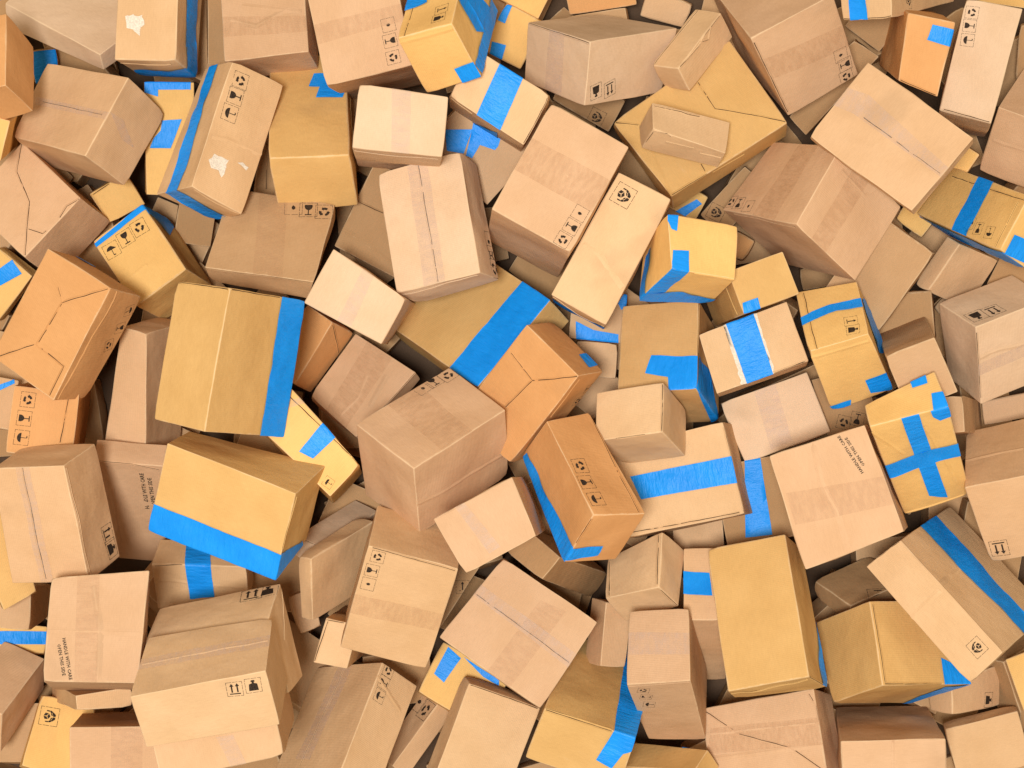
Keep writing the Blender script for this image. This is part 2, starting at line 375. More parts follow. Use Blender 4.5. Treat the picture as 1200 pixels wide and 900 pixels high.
DATA = [
(1, 'orange-brown box cut by the left edge, second from the top left corner', 'o', 0.0038, [(-1.9632, 1.1581, 1.1027), (-1.9958, 1.4649, 0.9735), (-1.9076, 1.0865, 0.8967), (-2.142, 1.129, 1.0678), (-1.9382, 1.3671, 0.7675), (-2.1742, 1.4235, 0.9386), (-2.0854, 1.0448, 0.8619), (-2.1176, 1.3393, 0.7327)], [], 'cardboard boxes heaped in a pile'),
(2, 'large tan box in the top left corner with an upright-arrows print', 'w', 0.0042, [(-1.6915, 1.3527, 0.6723), (-2.1517, 1.6131, 0.4485), (-1.3004, 1.781, 0.3089), (-1.6948, 1.3015, 0.5871), (-1.7555, 2.0163, 0.0851), (-2.1462, 1.5193, 0.3633), (-1.2981, 1.7044, 0.2238), (-1.7533, 1.9398, 0.0)], [], 'cardboard boxes heaped in a pile'),
(3, 'tan box at the top edge with blue-taped right side and a white torn-paper patch', 'n', 0.0059, [(-1.352, 1.3005, 0.8328), (-1.3364, 1.7228, 0.8209), (-1.6069, 1.3104, 0.7958), (-1.3161, 1.2828, 0.528), (-1.5905, 1.7332, 0.7838), (-1.2924, 1.7123, 0.516), (-1.5663, 1.3008, 0.4909), (-1.5465, 1.7226, 0.479)], [('F', 'bc', [(1.0, 0.227), (0.783, 0.2422), (0.1284, 0.1228)]), ('W', 'ab', [(0.4057, 0.8263), (0.4392, 0.7172), (0.4124, 0.6408), (0.4293, 0.5631), (0.3368, 0.5145), (0.3036, 0.577), (0.227, 0.5991), (0.2918, 0.7061), (0.3073, 0.8234)]), ('T', 'ac', [(0.719, 0.3129), (0.7939, 0.7303), (0.0, 0.9478), (0.0, 0.4758)]), ('T', 'bc', [(0.9377, 0.6165), (0.0, 0.4117), (0.0, 1.0), (0.9856, 1.0)])], 'cardboard boxes heaped in a pile'),
(4, 'pink-tan box at the top edge right of the blue-edged box with the white patch', 'p', 0.0052, [(-0.8293, 1.3547, 0.7271), (-0.8617, 1.7359, 0.6519), (-1.1786, 1.3196, 0.6953), (-0.8082, 1.3159, 0.515), (-1.2097, 1.7005, 0.62), (-0.8382, 1.6959, 0.4398), (-1.1544, 1.2795, 0.4832), (-1.1862, 1.6606, 0.4079)], [('K', 'ab', [(0.4999, 1.0), (0.4026, 0.0), (0.2276, 0.0), (0.2754, 1.0)]), ('R', 'ab', [(0.4559, 0.8993), (0.3584, 0.5998), (0.5063, 0.2179)]), ('R', 'ab', [(0.5993, 0.7549), (0.4556, 0.0524)])], 'cardboard boxes heaped in a pile'),
(5, 'tall tan box with blue-taped left side, three symbols and a white torn patch', 'n', 0.0038, [(-1.2621, 0.7754, 0.9974), (-1.1176, 1.2951, 0.8709), (-1.0808, 0.6784, 0.8574), (-1.4371, 0.7668, 0.794), (-0.9297, 1.2195, 0.7309), (-1.26, 1.2974, 0.6675), (-1.2195, 0.6772, 0.654), (-1.0755, 1.2082, 0.5275)], [('R', 'ab', [(0.4123, 0.0666), (0.4435, 0.3437), (0.4611, 1.0)]), ('F', 'bc', [(0.0918, 0.0719), (0.5374, 0.0876), (1.0, 0.0448)]), ('S', 'ab', [(0.886, 0.2432), (0.8824, 0.1061)], 'recycle'), ('S', 'ab', [(0.7594, 0.2365), (0.7554, 0.0998)], 'glass'), ('S', 'ab', [(0.6264, 0.2354), (0.6219, 0.099)], 'umbrella'), ('W', 'ab', [(0.2475, 0.1717), (0.3051, 0.2131), (0.3097, 0.2975), (0.3168, 0.4798), (0.2637, 0.4787), (0.2408, 0.4531), (0.1765, 0.4613), (0.2074, 0.3365), (0.2005, 0.2209)]), ('W', 'ab', [(0.3142, 0.6267), (0.345, 0.7021), (0.3347, 0.8341), (0.3006, 0.806)]), ('T', 'ac', [(1.0, 0.8311), (1.0, 0.5166), (0.0, 0.396), (0.0, 0.6993)]), ('T', 'bc', [(0.0, 0.7382), (0.0, 0.4073), (1.0, 0.474), (0.9544, 1.0), (0.831, 1.0)])], 'cardboard boxes heaped in a pile'),
(6, 'plain tan box with a clear-taped lid on the left, below the top left corner box', 't', 0.0048, [(-1.7069, 0.9126, 0.8718), (-1.5494, 1.239, 0.796), (-2.0682, 1.0235, 0.6176), (-1.5922, 0.8137, 0.655), (-1.9422, 1.3423, 0.5418), (-1.4388, 1.1231, 0.5792), (-1.9588, 0.92, 0.4008), (-1.814, 1.2378, 0.325)], [('F', 'ab', [(0.5053, 0.8283), (0.512, 0.0647)]), ('C', 'ab', [(0.5455, 0.9224), (0.5519, 0.0), (0.4616, 0.0), (0.4494, 0.9072)]), ('C', 'ac', [(0.5599, 0.0), (0.5898, 0.291), (0.4237, 0.7678), (0.4025, 0.4583)])], 'cardboard boxes heaped in a pile'),
(7, 'pink-tan box with a ragged torn lid seam at the left edge', 'p', 0.0049, [(-2.0009, 0.5169, 0.6816), (-1.7733, 0.7656, 0.6671), (-2.2734, 0.7587, 0.5628), (-1.9393, 0.4418, 0.3868), (-2.0439, 1.0089, 0.5483), (-1.7087, 0.6917, 0.3723), (-2.2109, 0.6842, 0.268), (-1.9814, 0.9341, 0.2535)], [('F', 'ab', [(0.9874, 0.9877), (0.6973, 0.7847), (0.5375, 0.4193), (0.0245, 0.009)]), ('F', 'ab', [(0.9803, 0.0), (0.8106, 0.0508), (0.6512, 0.0194)]), ('F', 'ab', [(0.2888, 0.2044), (0.3661, 0.0366), (0.4196, 0.0298)])], 'cardboard boxes heaped in a pile'),
(8, 'bright orange box with a folded crash-lock lid at the left, symbols on its narrow side', 'o', 0.004, [(-1.5659, 0.3748, 1.0628), (-1.8348, 0.5374, 0.9618), (-1.8002, -0.0648, 1.0115), (-1.4867, 0.3488, 0.8342), (-2.0729, 0.1113, 0.9105), (-1.7639, 0.5157, 0.7332), (-1.7248, -0.061, 0.7828), (-1.9982, 0.0953, 0.6818)], [('F', 'ab', [(0.0085, 0.0055), (0.4701, 0.3083), (0.6262, 0.2221)]), ('F', 'ab', [(0.4701, 0.3083), (0.5306, 0.7028)]), ('F', 'ab', [(0.9231, 0.9774), (0.5491, 0.7075), (0.0787, 0.7262), (0.0732, 0.9837)]), ('F', 'bc', [(0.0065, 0.2206), (0.0769, 0.2393), (0.9888, 0.1262)]), ('S', 'bc', [(0.1431, 0.831), (0.1196, 0.925)], 'umbrella'), ('S', 'bc', [(0.3134, 0.8664), (0.2913, 0.963)], 'glass'), ('S', 'bc', [(0.4811, 0.8012), (0.4606, 0.9002)], 'recycle'), ('T', 'ac', [(1.0, 0.8784), (1.0, 1.0), (0.7469, 1.0), (0.6926, 0.7629)])], 'cardboard boxes heaped in a pile'),
(9, 'mustard box with three symbols in a row and blue tape along its top edge', 'y', 0.0057, [(-1.3502, 0.4776, 0.599), (-1.5493, 0.7532, 0.5165), (-1.5633, 0.3226, 0.5809), (-1.2901, 0.424, 0.2873), (-1.7623, 0.6001, 0.4983), (-1.4861, 0.7114, 0.2047), (-1.5021, 0.2723, 0.2692), (-1.6996, 0.5533, 0.1866)], [('R', 'ab', [(0.3468, 1.0), (0.3345, 0.4677)]), ('S', 'ab', [(0.7764, 0.2457), (0.8745, 0.2318)], 'recycle'), ('S', 'ab', [(0.7787, 0.5285), (0.8768, 0.515)], 'glass'), ('S', 'ab', [(0.7588, 0.819), (0.8568, 0.8058)], 'umbrella'), ('T', 'ab', [(0.9578, 1.0), (1.0, 0.0), (0.9175, 0.0), (0.9045, 1.0)]), ('T', 'ac', [(1.0, 0.0), (0.8468, 0.0), (0.6454, 0.4539), (0.8949, 0.9176), (1.0, 0.7746)])], 'cardboard boxes heaped in a pile'),
(10, 'yellow taped box wedged behind the white-patched box and the clear-taped box at left', 'y', 0.0038, [(-1.5331, 0.7928, 0.507), (-1.5277, 1.2558, 0.5778), (-1.3342, 0.7965, 0.4646), (-1.5834, 0.8283, 0.2746), (-1.3289, 1.26, 0.5354), (-1.5781, 1.2918, 0.3454), (-1.3845, 0.8326, 0.2322), (-1.3792, 1.2961, 0.303)], [('T', 'ab', [(1.0, 0.0), (1.0, 0.9294), (0.9375, 0.9274), (0.934, 0.2661), (0.8715, 0.2637), (0.9078, 0.0)]), ('T', 'ab', [(0.6588, 0.3417), (0.673, 0.7453), (0.4201, 0.5056), (0.4189, 0.0854), (0.5073, 0.1635), (0.5707, 0.3096)])], 'cardboard boxes heaped in a pile'),
(11, 'wide tan box with glass and recycling symbols in its upper right corner', 'd', 0.0047, [(-0.7837, 0.4059, 0.9399), (-0.7225, 0.7341, 0.7159), (-1.2225, 0.4641, 0.9113), (-0.821, 0.3421, 0.8561), (-1.1528, 0.8029, 0.6873), (-0.7268, 0.6813, 0.6321), (-1.2133, 0.4144, 0.8275), (-1.1559, 0.7475, 0.6035)], [('K', 'ab', [(1.0, 0.7231), (1.0, 0.4525), (0.0, 0.2854), (0.0, 0.5576)]), ('F', 'bc', [(0.9779, 0.08), (0.035, 0.0624)]), ('S', 'ab', [(0.8786, 0.0834), (0.9715, 0.0976)], 'recycle'), ('S', 'ab', [(0.8753, 0.2327), (0.9678, 0.2476)], 'glass'), ('S', 'ab', [(0.8794, 0.374), (0.9715, 0.3894)], 'drop')], 'cardboard boxes heaped in a pile'),
(12, 'big mustard box with a broad blue strip down its right side', 'm', 0.0051, [(-1.1601, -0.1801, 1.3056), (-1.0616, 0.3617, 1.3192), (-1.3791, -0.1368, 1.1583), (-0.9064, -0.2102, 0.923), (-1.2891, 0.3955, 1.1719), (-0.8213, 0.3294, 0.9366), (-1.1318, -0.1696, 0.7757), (-1.0419, 0.3686, 0.7893)], [('F', 'ab', [(0.9933, 0.9699), (0.9903, 0.0372)]), ('F', 'ac', [(0.9908, 0.0281), (0.9937, 0.6606)]), ('T', 'ac', [(1.0, 0.6794), (1.0, 1.0), (0.0, 1.0), (0.0, 0.6836)])], 'cardboard boxes heaped in a pile'),
(13, 'small pale pink-white box tilted below the glass-and-recycling box, clear tape across it', 'w', 0.0048, [(-0.5193, 0.158, 0.9314), (-0.4176, 0.3386, 0.9328), (-0.8235, 0.3215, 0.937), (-0.5348, 0.1693, 0.2859), (-0.7083, 0.5357, 0.9383), (-0.4146, 0.3459, 0.2872), (-0.8301, 0.3413, 0.2914), (-0.7163, 0.5315, 0.2928)], [('C', 'ab', [(1.0, 0.4481), (0.0386, 0.4026), (0.0, 0.577), (1.0, 0.5918)])], 'cardboard boxes heaped in a pile'),
(14, 'large pale box with a long clear-taped seam, upper centre', 'w', 0.0053, [(-0.126, 0.4389, 0.9546), (-0.2086, 0.9346, 0.8594), (-0.4643, 0.365, 0.8534), (-0.0521, 0.4224, 0.7433), (-0.5487, 0.8548, 0.7582), (-0.1465, 0.9023, 0.6481), (-0.3893, 0.3307, 0.6421), (-0.4794, 0.8247, 0.5469)], [('F', 'ab', [(1.0, 0.5065), (0.0114, 0.4956)]), ('F', 'bc', [(1.0, 0.151), (0.049, 0.096)]), ('S', 'ac', [(0.3222, 0.864), (0.3327, 1.0698)], 'drop'), ('S', 'ac', [(0.2029, 0.8803), (0.2114, 1.0805)], 'glass'), ('S', 'ac', [(0.0899, 0.8803), (0.0967, 1.0752)], 'recycle'), ('C', 'ab', [(1.0, 0.6367), (1.0, 0.3964), (0.0, 0.4114), (0.0, 0.6671)])], 'cardboard boxes heaped in a pile'),
(15, 'brown crumpled box tucked behind the large pale clear-taped box', 'b', 0.0057, [(-0.7415, 0.5754, 0.5517), (-0.5699, 0.9253, 0.5727), (-0.4028, 0.3985, 0.5101), (-0.7674, 0.6033, 0.2503), (-0.2235, 0.7489, 0.5312), (-0.5886, 0.9519, 0.2713), (-0.424, 0.4296, 0.2088), (-0.2451, 0.7782, 0.2298)], [('R', 'ab', [(0.2103, 0.0), (0.1145, 0.6537)]), ('F', 'ab', [(0.5363, 0.0), (0.5567, 0.3951)])], 'cardboard boxes heaped in a pile'),
(16, 'yellow box with a torn blue tape scrap, behind the white-patched three-symbol box', 'm', 0.0064, [(-0.6494, 0.9139, 0.8888), (-0.7008, 1.4007, 0.4572), (-0.9725, 0.8999, 0.8922), (-0.6315, 0.7322, 0.6789), (-1.0229, 1.3684, 0.4606), (-0.6845, 1.2149, 0.2474), (-0.9535, 0.6999, 0.6824), (-1.0065, 1.1826, 0.2508)], [('F', 'ac', [(0.6788, 0.2713), (0.2311, 0.4815)]), ('T', 'ab', [(0.8013, 0.418), (0.7732, 0.0), (0.6408, 0.0), (0.5426, 0.0598), (0.5532, 0.3968), (0.6583, 0.3474), (0.6669, 0.486)])], 'cardboard boxes heaped in a pile'),
(17, 'large pink-tan box at the top edge with glass and recycling symbols on its right rim', 'p', 0.0044, [(-0.7367, 1.1764, 0.9589), (-0.8167, 1.5725, 0.9774), (-0.3882, 1.2551, 0.9895), (-0.6842, 1.2193, 0.3184), (-0.467, 1.6361, 1.0079), (-0.7671, 1.6062, 0.3369), (-0.3396, 1.2931, 0.349), (-0.419, 1.6768, 0.3674)], [('K', 'ab', [(0.6088, 0.0), (0.6308, 1.0), (0.4615, 1.0), (0.4118, 0.0)]), ('S', 'ab', [(0.1239, 0.7962), (0.1248, 0.8739)], 'recycle'), ('S', 'ab', [(0.2946, 0.8017), (0.2959, 0.8795)], 'glass'), ('S', 'ab', [(0.4516, 0.8187), (0.4533, 0.8965)], 'drop')], 'cardboard boxes heaped in a pile'),
(18, 'small pale box with a clear tape band, under the large symbol box at the top', 'w', 0.0054, [(-0.6132, 0.9041, 1.193), (-0.5859, 1.1512, 1.1939), (-0.2676, 0.8706, 1.1723), (-0.6428, 0.908, 0.5687), (-0.2425, 1.1032, 1.1732), (-0.6216, 1.1522, 0.5696), (-0.3075, 0.8752, 0.548), (-0.2813, 1.1151, 0.5489)], [('F', 'bc', [(0.0179, 0.1093), (0.5104, 0.1697), (0.9583, 0.1304)]), ('C', 'ab', [(1.0, 0.367), (1.0, 0.579), (0.0, 0.6311), (0.0, 0.4335)])], 'cardboard boxes heaped in a pile'),
(19, 'yellow box at the top covered in blue tape strips, with a weight symbol', 'y', 0.0056, [(-0.2306, 1.3718, 1.2359), (-0.1741, 1.6977, 0.9349), (-0.444, 1.3341, 1.147), (-0.1198, 1.198, 1.0611), (-0.3882, 1.6526, 0.846), (-0.0592, 1.5133, 0.7602), (-0.3368, 1.1429, 0.9722), (-0.277, 1.4694, 0.6713)], [('R', 'bc', [(0.9952, 0.0848), (0.0293, 0.081)]), ('F', 'ab', [(0.5801, 0.8677), (0.0043, 0.8594)]), ('S', 'ab', [(0.2835, 0.277), (0.2876, 0.153)], 'arrow'), ('S', 'ab', [(0.1477, 0.2879), (0.1525, 0.1646)], 'weight'), ('T', 'ac', [(0.4609, 0.0973), (0.7341, 0.3755), (0.885, 1.0), (0.635, 1.0), (0.4874, 0.7046)]), ('T', 'ac', [(1.0, 0.7241), (1.0, 1.0), (0.0384, 1.0), (0.0, 0.7799)]), ('T', 'bc', [(0.3475, 0.7406), (0.0, 0.7161), (0.0, 1.0), (0.3374, 1.0)]), ('T', 'ab', [(0.6176, 1.0), (0.5702, 0.64), (0.4539, 0.6013), (0.3985, 1.0)]), ('T', 'ac', [(0.3557, 0.0), (0.5059, 0.1008), (0.4884, 0.8014), (0.3447, 0.5909)])], 'cardboard boxes heaped in a pile'),
(20, 'tan box with one wide blue tape band below the blue-striped yellow box at the top', 'l', 0.0044, [(0.045, 0.9429, 0.956), (0.1518, 1.1412, 0.9616), (-0.2494, 1.1369, 0.9674), (0.0375, 0.9634, 0.5846), (-0.1373, 1.3201, 0.973), (0.1526, 1.1517, 0.5902), (-0.2587, 1.1482, 0.596), (-0.1426, 1.3346, 0.6016)], [('F', 'ab', [(0.0292, 0.0106), (0.9392, 0.0047)]), ('F', 'bc', [(0.9739, 0.0612), (0.6869, 0.1559)]), ('T', 'ab', [(1.0, 0.6905), (1.0, 0.3737), (0.0, 0.3132), (0.0, 0.6293)]), ('T', 'bc', [(0.6728, 0.8942), (0.3314, 0.2632), (0.3217, 1.0), (0.6741, 1.0)])], 'cardboard boxes heaped in a pile'),
(21, 'grey-tan box with blue tape scraps, under the wide blue-banded box', 'g', 0.0035, [(-0.1032, 0.7465, 0.5502), (0.1876, 1.0636, 0.5945), (-0.3609, 0.9995, 0.591), (-0.106, 0.8059, 0.252), (-0.0709, 1.3039, 0.6353), (0.184, 1.1103, 0.2963), (-0.3645, 1.0462, 0.2928), (-0.0745, 1.3507, 0.3371)], [('T', 'ab', [(0.1928, 0.5597), (0.4897, 0.7637), (0.591, 0.4258), (0.4776, 0.3579), (0.429, 0.3582), (0.3644, 0.5233), (0.2198, 0.4893)]), ('T', 'ab', [(0.2343, 0.9385), (0.4188, 0.7118), (0.193, 0.5964), (0.0958, 0.7617)])], 'cardboard boxes heaped in a pile'),
(22, 'yellow box end with two blue tape tabs, behind the long pale box at the top', 'y', 0.0064, [(0.0353, 1.3425, 0.3742), (0.1353, 1.5339, 0.4159), (-0.126, 1.4229, 0.3921), (0.035, 1.3758, 0.2223), (-0.0241, 1.6137, 0.4338), (0.135, 1.5672, 0.2641), (-0.1263, 1.4562, 0.2402), (-0.0263, 1.6476, 0.282)], [('T', 'ab', [(1.0, 1.0), (1.0, 0.8561), (0.6433, 0.8109), (0.6338, 1.0)]), ('T', 'ab', [(0.2282, 0.8874), (0.2855, 0.5626), (0.0, 0.4855), (0.0, 0.8033)])], 'cardboard boxes heaped in a pile'),
(23, 'pale box at the top showing three sides, upside-down weight printed on its right side', 'w', 0.0044, [(0.3137, 1.3746, 0.8529), (0.0649, 1.5032, 0.5887), (0.6925, 1.4836, 0.5585), (0.2948, 1.1283, 0.7523), (0.3737, 1.593, 0.2944), (0.0514, 1.2738, 0.4881), (0.6303, 1.2306, 0.4579), (0.3774, 1.3617, 0.1938)], [('F', 'ac', [(0.9761, 0.0068), (0.0195, 0.0275)]), ('S', 'bc', [(0.1214, 0.793), (0.1354, 0.9152)], 'weight'), ('S', 'bc', [(0.29, 0.7902), (0.3072, 0.9133)], 'arrows'), ('C', 'ac', [(0.6289, 0.0), (0.4015, 0.0), (0.3688, 1.0), (0.6518, 1.0)])], 'cardboard boxes heaped in a pile'),
(24, 'dark mustard box far back at the top edge, above the pale upside-down-arrows box', 'y', 0.0044, [(0.1119, 1.5593, 0.3641), (0.178, 1.6852, 0.3959), (-0.0837, 1.6543, 0.3864), (0.1133, 1.5918, 0.2287), (-0.018, 1.7811, 0.4182), (0.179, 1.7187, 0.2605), (-0.0827, 1.6877, 0.251), (-0.017, 1.8146, 0.2828)], [], 'cardboard boxes heaped in a pile'),
(25, 'orange box end with a dark seam at the very top edge', 'o', 0.0062, [(0.2517, 1.6163, 0.1572), (0.2228, 1.7504, 0.19), (0.5465, 1.6544, 0.1843), (0.255, 1.6513, 0.0), (0.5199, 1.795, 0.2171), (0.2313, 1.7892, 0.0328), (0.5521, 1.6959, 0.027), (0.5284, 1.8338, 0.0599)], [], 'cardboard boxes heaped in a pile'),
(26, 'crumpled tan box at the top edge behind the small long notched carton', 't', 0.0053, [(0.5638, 1.6225, 0.1126), (0.5957, 1.728, 0.14), (0.7514, 1.5692, 0.1165), (0.5748, 1.6526, 0.0), (0.7957, 1.6635, 0.1438), (0.6069, 1.7545, 0.0273), (0.7673, 1.591, 0.0039), (0.7994, 1.6929, 0.0312)], [], 'cardboard boxes heaped in a pile'),
(27, 'small long carton with a notched tuck flap, leaning against the big diamond box', 'l', 0.0049, [(0.6798, 1.29, 0.7119), (0.8662, 1.5415, 0.6038), (0.5789, 1.3179, 0.6158), (0.7347, 1.2084, 0.624), (0.7695, 1.5749, 0.5076), (0.9273, 1.454, 0.5159), (0.6367, 1.2436, 0.5278), (0.8268, 1.4913, 0.4197)], [('F', 'ac', [(0.0397, 0.0237), (0.4288, 0.1239), (0.6193, 0.0379), (0.9534, 0.0439)]), ('F', 'ab', [(0.9831, 0.8592), (0.0267, 0.958)]), ('F', 'ac', [(0.4787, 0.0638), (0.6203, 0.2715), (0.7506, 0.0473)])], 'cardboard boxes heaped in a pile'),
(28, 'big mustard diamond-shaped box with folded envelope-style lid, upper right of centre', 'm', 0.0058, [(0.6555, 0.7702, 0.6567), (0.4176, 1.0914, 0.5521), (1.137, 1.0761, 0.6457), (0.6763, 0.7313, 0.4957), (0.9088, 1.4351, 0.5411), (0.4435, 1.0676, 0.3911), (1.1559, 1.0434, 0.4847), (0.9265, 1.3898, 0.3801)], [('R', 'ab', [(0.005, 0.0026), (0.4264, 0.0713), (0.8156, 0.1334)]), ('F', 'ab', [(0.9861, 0.0125), (0.8156, 0.1334)]), ('F', 'ab', [(0.0213, 0.9913), (0.5099, 0.6357), (0.8299, 0.6494)]), ('F', 'ab', [(0.0128, 0.0139), (0.0018, 0.3055), (0.1165, 0.3153)]), ('F', 'bc', [(0.3523, 0.1643), (0.6217, 0.2083)])], 'cardboard boxes heaped in a pile'),
(29, 'small low carton with slotted lid lying on top of the diamond mustard box', 'l', 0.0036, [(0.5638, 1.0227, 0.8652), (0.5664, 1.1397, 0.7841), (0.8647, 0.9314, 0.7928), (0.5251, 0.9556, 0.765), (0.8902, 1.0715, 0.7116), (0.5225, 1.0556, 0.6839), (0.8412, 0.8878, 0.6926), (0.845, 0.9963, 0.6115)], [('F', 'ab', [(0.9352, 0.3745), (0.8993, 0.4666), (0.921, 0.613)]), ('F', 'bc', [(0.2311, 0.3902), (0.6013, 0.295)]), ('F', 'bc', [(0.7014, 0.4754), (0.9773, 0.3678)]), ('F', 'ab', [(0.89, 0.0279), (0.9352, 0.3745)]), ('F', 'bc', [(0.0147, 0.0949), (0.1947, 0.011), (0.2619, 0.0737)]), ('F', 'bc', [(0.0079, 0.6745), (0.024, 0.1547)])], 'cardboard boxes heaped in a pile'),
(30, 'large pink-tan box at the top right with glass symbols on its rim', 'p', 0.0056, [(0.9529, 1.3815, 0.8774), (0.822, 1.693, 0.4566), (1.2785, 1.552, 0.9013), (1.1437, 1.1061, 0.6159), (1.1329, 1.8669, 0.4805), (0.9916, 1.4237, 0.1952), (1.4281, 1.2745, 0.6398), (1.3026, 1.5947, 0.2191)], [('K', 'bc', [(0.0, 0.271), (1.0, 0.371), (1.0, 0.6351), (0.0, 0.5191)]), ('F', 'bc', [(0.013, 0.0598), (0.0167, 0.9528)]), ('S', 'bc', [(0.8707, 0.6712), (0.9546, 0.6785)], 'drop'), ('S', 'bc', [(0.8833, 0.797), (0.9688, 0.8049)], 'glass'), ('S', 'bc', [(0.8494, 0.9371), (0.9384, 0.9411)], 'recycle')], 'cardboard boxes heaped in a pile'),
(31, 'brown box edge under the large pink-tan box at the top right', 'b', 0.0046, [(1.2565, 1.0653, 0.3463), (1.548, 1.38, 0.4622), (1.1839, 1.1425, 0.3431), (1.2989, 1.0968, 0.1774), (1.4418, 1.4549, 0.459), (1.5739, 1.4108, 0.2933), (1.2114, 1.1745, 0.1741), (1.4865, 1.4886, 0.29)], [], 'cardboard boxes heaped in a pile'),
(32, 'square tan box lid with a diagonal clear tape strip, upper right', 't', 0.0038, [(1.553, 0.6721, 1.0866), (1.7888, 0.9534, 1.1079), (1.1764, 0.9822, 0.9306), (1.5797, 0.6644, 1.0049), (1.4095, 1.2744, 0.9518), (1.809, 0.9436, 1.0261), (1.2017, 0.9739, 0.8488), (1.4323, 1.2595, 0.8701)], [('R', 'ab', [(0.7115, 0.9759), (0.6362, 0.8216)]), ('F', 'ab', [(0.5012, 0.7842), (0.4935, 0.0198)]), ('C', 'ab', [(0.6559, 1.0), (0.7227, 0.8307), (0.594, 0.0), (0.4655, 0.0), (0.4698, 0.8349), (0.4169, 1.0)])], 'cardboard boxes heaped in a pile'),
(33, 'small tan box at the top edge with short blue strip and hands symbol', 'n', 0.0055, [(1.4934, 1.4353, 1.01), (1.4808, 1.5679, 1.042), (1.3199, 1.4517, 0.8852), (1.8547, 1.6042, 0.5101), (1.3028, 1.5793, 0.9172), (1.8416, 1.7316, 0.5421), (1.6778, 1.6136, 0.3853), (1.6636, 1.743, 0.4173)], [('F', 'ab', [(0.0328, 0.9807), (0.0408, 0.01)]), ('S', 'ac', [(0.3447, 0.2748), (0.5404, 0.2793)], 'hands'), ('T', 'ab', [(0.7618, 0.8368), (0.7306, 0.517), (0.0, 0.4828), (0.0, 0.8382)])], 'cardboard boxes heaped in a pile'),
(34, 'orange box with one blue tape square, under the hands-symbol box at the top', 'o', 0.0063, [(1.5225, 1.1949, 0.9769), (1.5472, 1.4495, 1.0513), (1.6782, 1.13, 0.9831), (1.5679, 1.3638, 0.3531), (1.7299, 1.4126, 1.0576), (1.612, 1.6127, 0.4276), (1.7371, 1.3186, 0.3594), (1.7847, 1.5793, 0.4339)], [('F', 'ab', [(0.0246, 0.0507), (0.0146, 0.9438)]), ('T', 'ab', [(0.9114, 0.5399), (0.9027, 1.0), (0.6747, 1.0), (0.6946, 0.4822)])], 'cardboard boxes heaped in a pile'),
(35, 'dark brown box deep behind the orange box with the blue square', 'b', 0.0041, [(1.5614, 1.4116, 0.3931), (1.6824, 1.5699, 0.4589), (1.4171, 1.5255, 0.3858), (1.5956, 1.4461, 0.248), (1.538, 1.6835, 0.4516), (1.7166, 1.6042, 0.3139), (1.4512, 1.5596, 0.2407), (1.5722, 1.7177, 0.3066)], [], 'cardboard boxes heaped in a pile'),
(36, 'tan box standing near the top right corner with three symbols in a column', 'w', 0.0054, [(1.9156, 1.038, 0.8786), (2.0291, 1.4922, 0.9212), (1.7181, 1.0997, 0.8373), (2.047, 1.0666, 0.2435), (1.8138, 1.5418, 0.8799), (2.1617, 1.5177, 0.2861), (1.8523, 1.1228, 0.2022), (1.9604, 1.5703, 0.2447)], [('F', 'ab', [(0.0205, 0.9994), (0.013, 0.0351)]), ('S', 'ab', [(0.8879, 0.8384), (0.8841, 0.9588)], 'recycle'), ('S', 'ab', [(0.7736, 0.8284), (0.7692, 0.9496)], 'glass'), ('S', 'ab', [(0.6513, 0.8064), (0.6463, 0.9287)], 'umbrella')], 'cardboard boxes heaped in a pile'),
(37, 'pink-tan box cut by the right edge, above the blue-striped yellow box', 'p', 0.0044, [(2.2614, 1.0355, 0.704), (2.442, 1.2512, 0.4708), (2.0128, 1.1465, 0.6134), (2.2409, 0.7974, 0.4678), (2.1924, 1.3628, 0.3802), (2.4215, 1.0132, 0.2346), (1.9891, 0.9096, 0.3772), (2.1715, 1.1246, 0.1441)], [('R', 'bc', [(0.9191, 0.4713), (0.4613, 0.478)])], 'cardboard boxes heaped in a pile'),
(38, 'yellow box with a blue stripe and upside-down symbols at the right edge', 'y', 0.0057, [(1.9316, 0.526, 0.9486), (2.0414, 0.7442, 0.9739), (1.7167, 0.7254, 0.4031), (2.0766, 0.4499, 0.8651), (1.8619, 0.9219, 0.4284), (2.2028, 0.6569, 0.8904), (1.8772, 0.6382, 0.3196), (2.0034, 0.8452, 0.345)], [('F', 'ab', [(0.8417, 0.912), (0.8977, 0.0273)]), ('F', 'ab', [(0.8396, 0.0744), (0.0259, 0.0562)]), ('S', 'ab', [(0.2152, 0.4174), (0.1075, 0.4068)], 'recycle'), ('S', 'ab', [(0.194, 0.3081), (0.0874, 0.2989)], 'glass'), ('S', 'ab', [(0.2053, 0.1777), (0.1001, 0.1702)], 'umbrella'), ('T', 'ab', [(1.0, 0.6325), (1.0, 0.4367), (0.0, 0.3848), (0.0, 0.5526)]), ('T', 'bc', [(1.0, 0.1087), (0.0, 0.0854), (0.0, 0.7646), (0.1541, 1.0), (0.9695, 1.0), (1.0, 0.9842)]), ('T', 'ac', [(0.3456, 0.1248), (0.3976, 0.5148), (0.0553, 0.7247), (0.0, 0.1336)])], 'cardboard boxes heaped in a pile'),
(39, 'mustard box corner peeking out under the diagonal-taped square lid', 'y', 0.0057, [(1.7497, 0.6221, 0.3623), (1.9726, 0.9663, 0.4659), (1.6385, 0.7066, 0.3418), (1.7992, 0.6476, 0.1816), (1.8599, 1.046, 0.4453), (2.0217, 0.9891, 0.2851), (1.6865, 0.7272, 0.161), (1.909, 1.0688, 0.2646)], [], 'cardboard boxes heaped in a pile'),
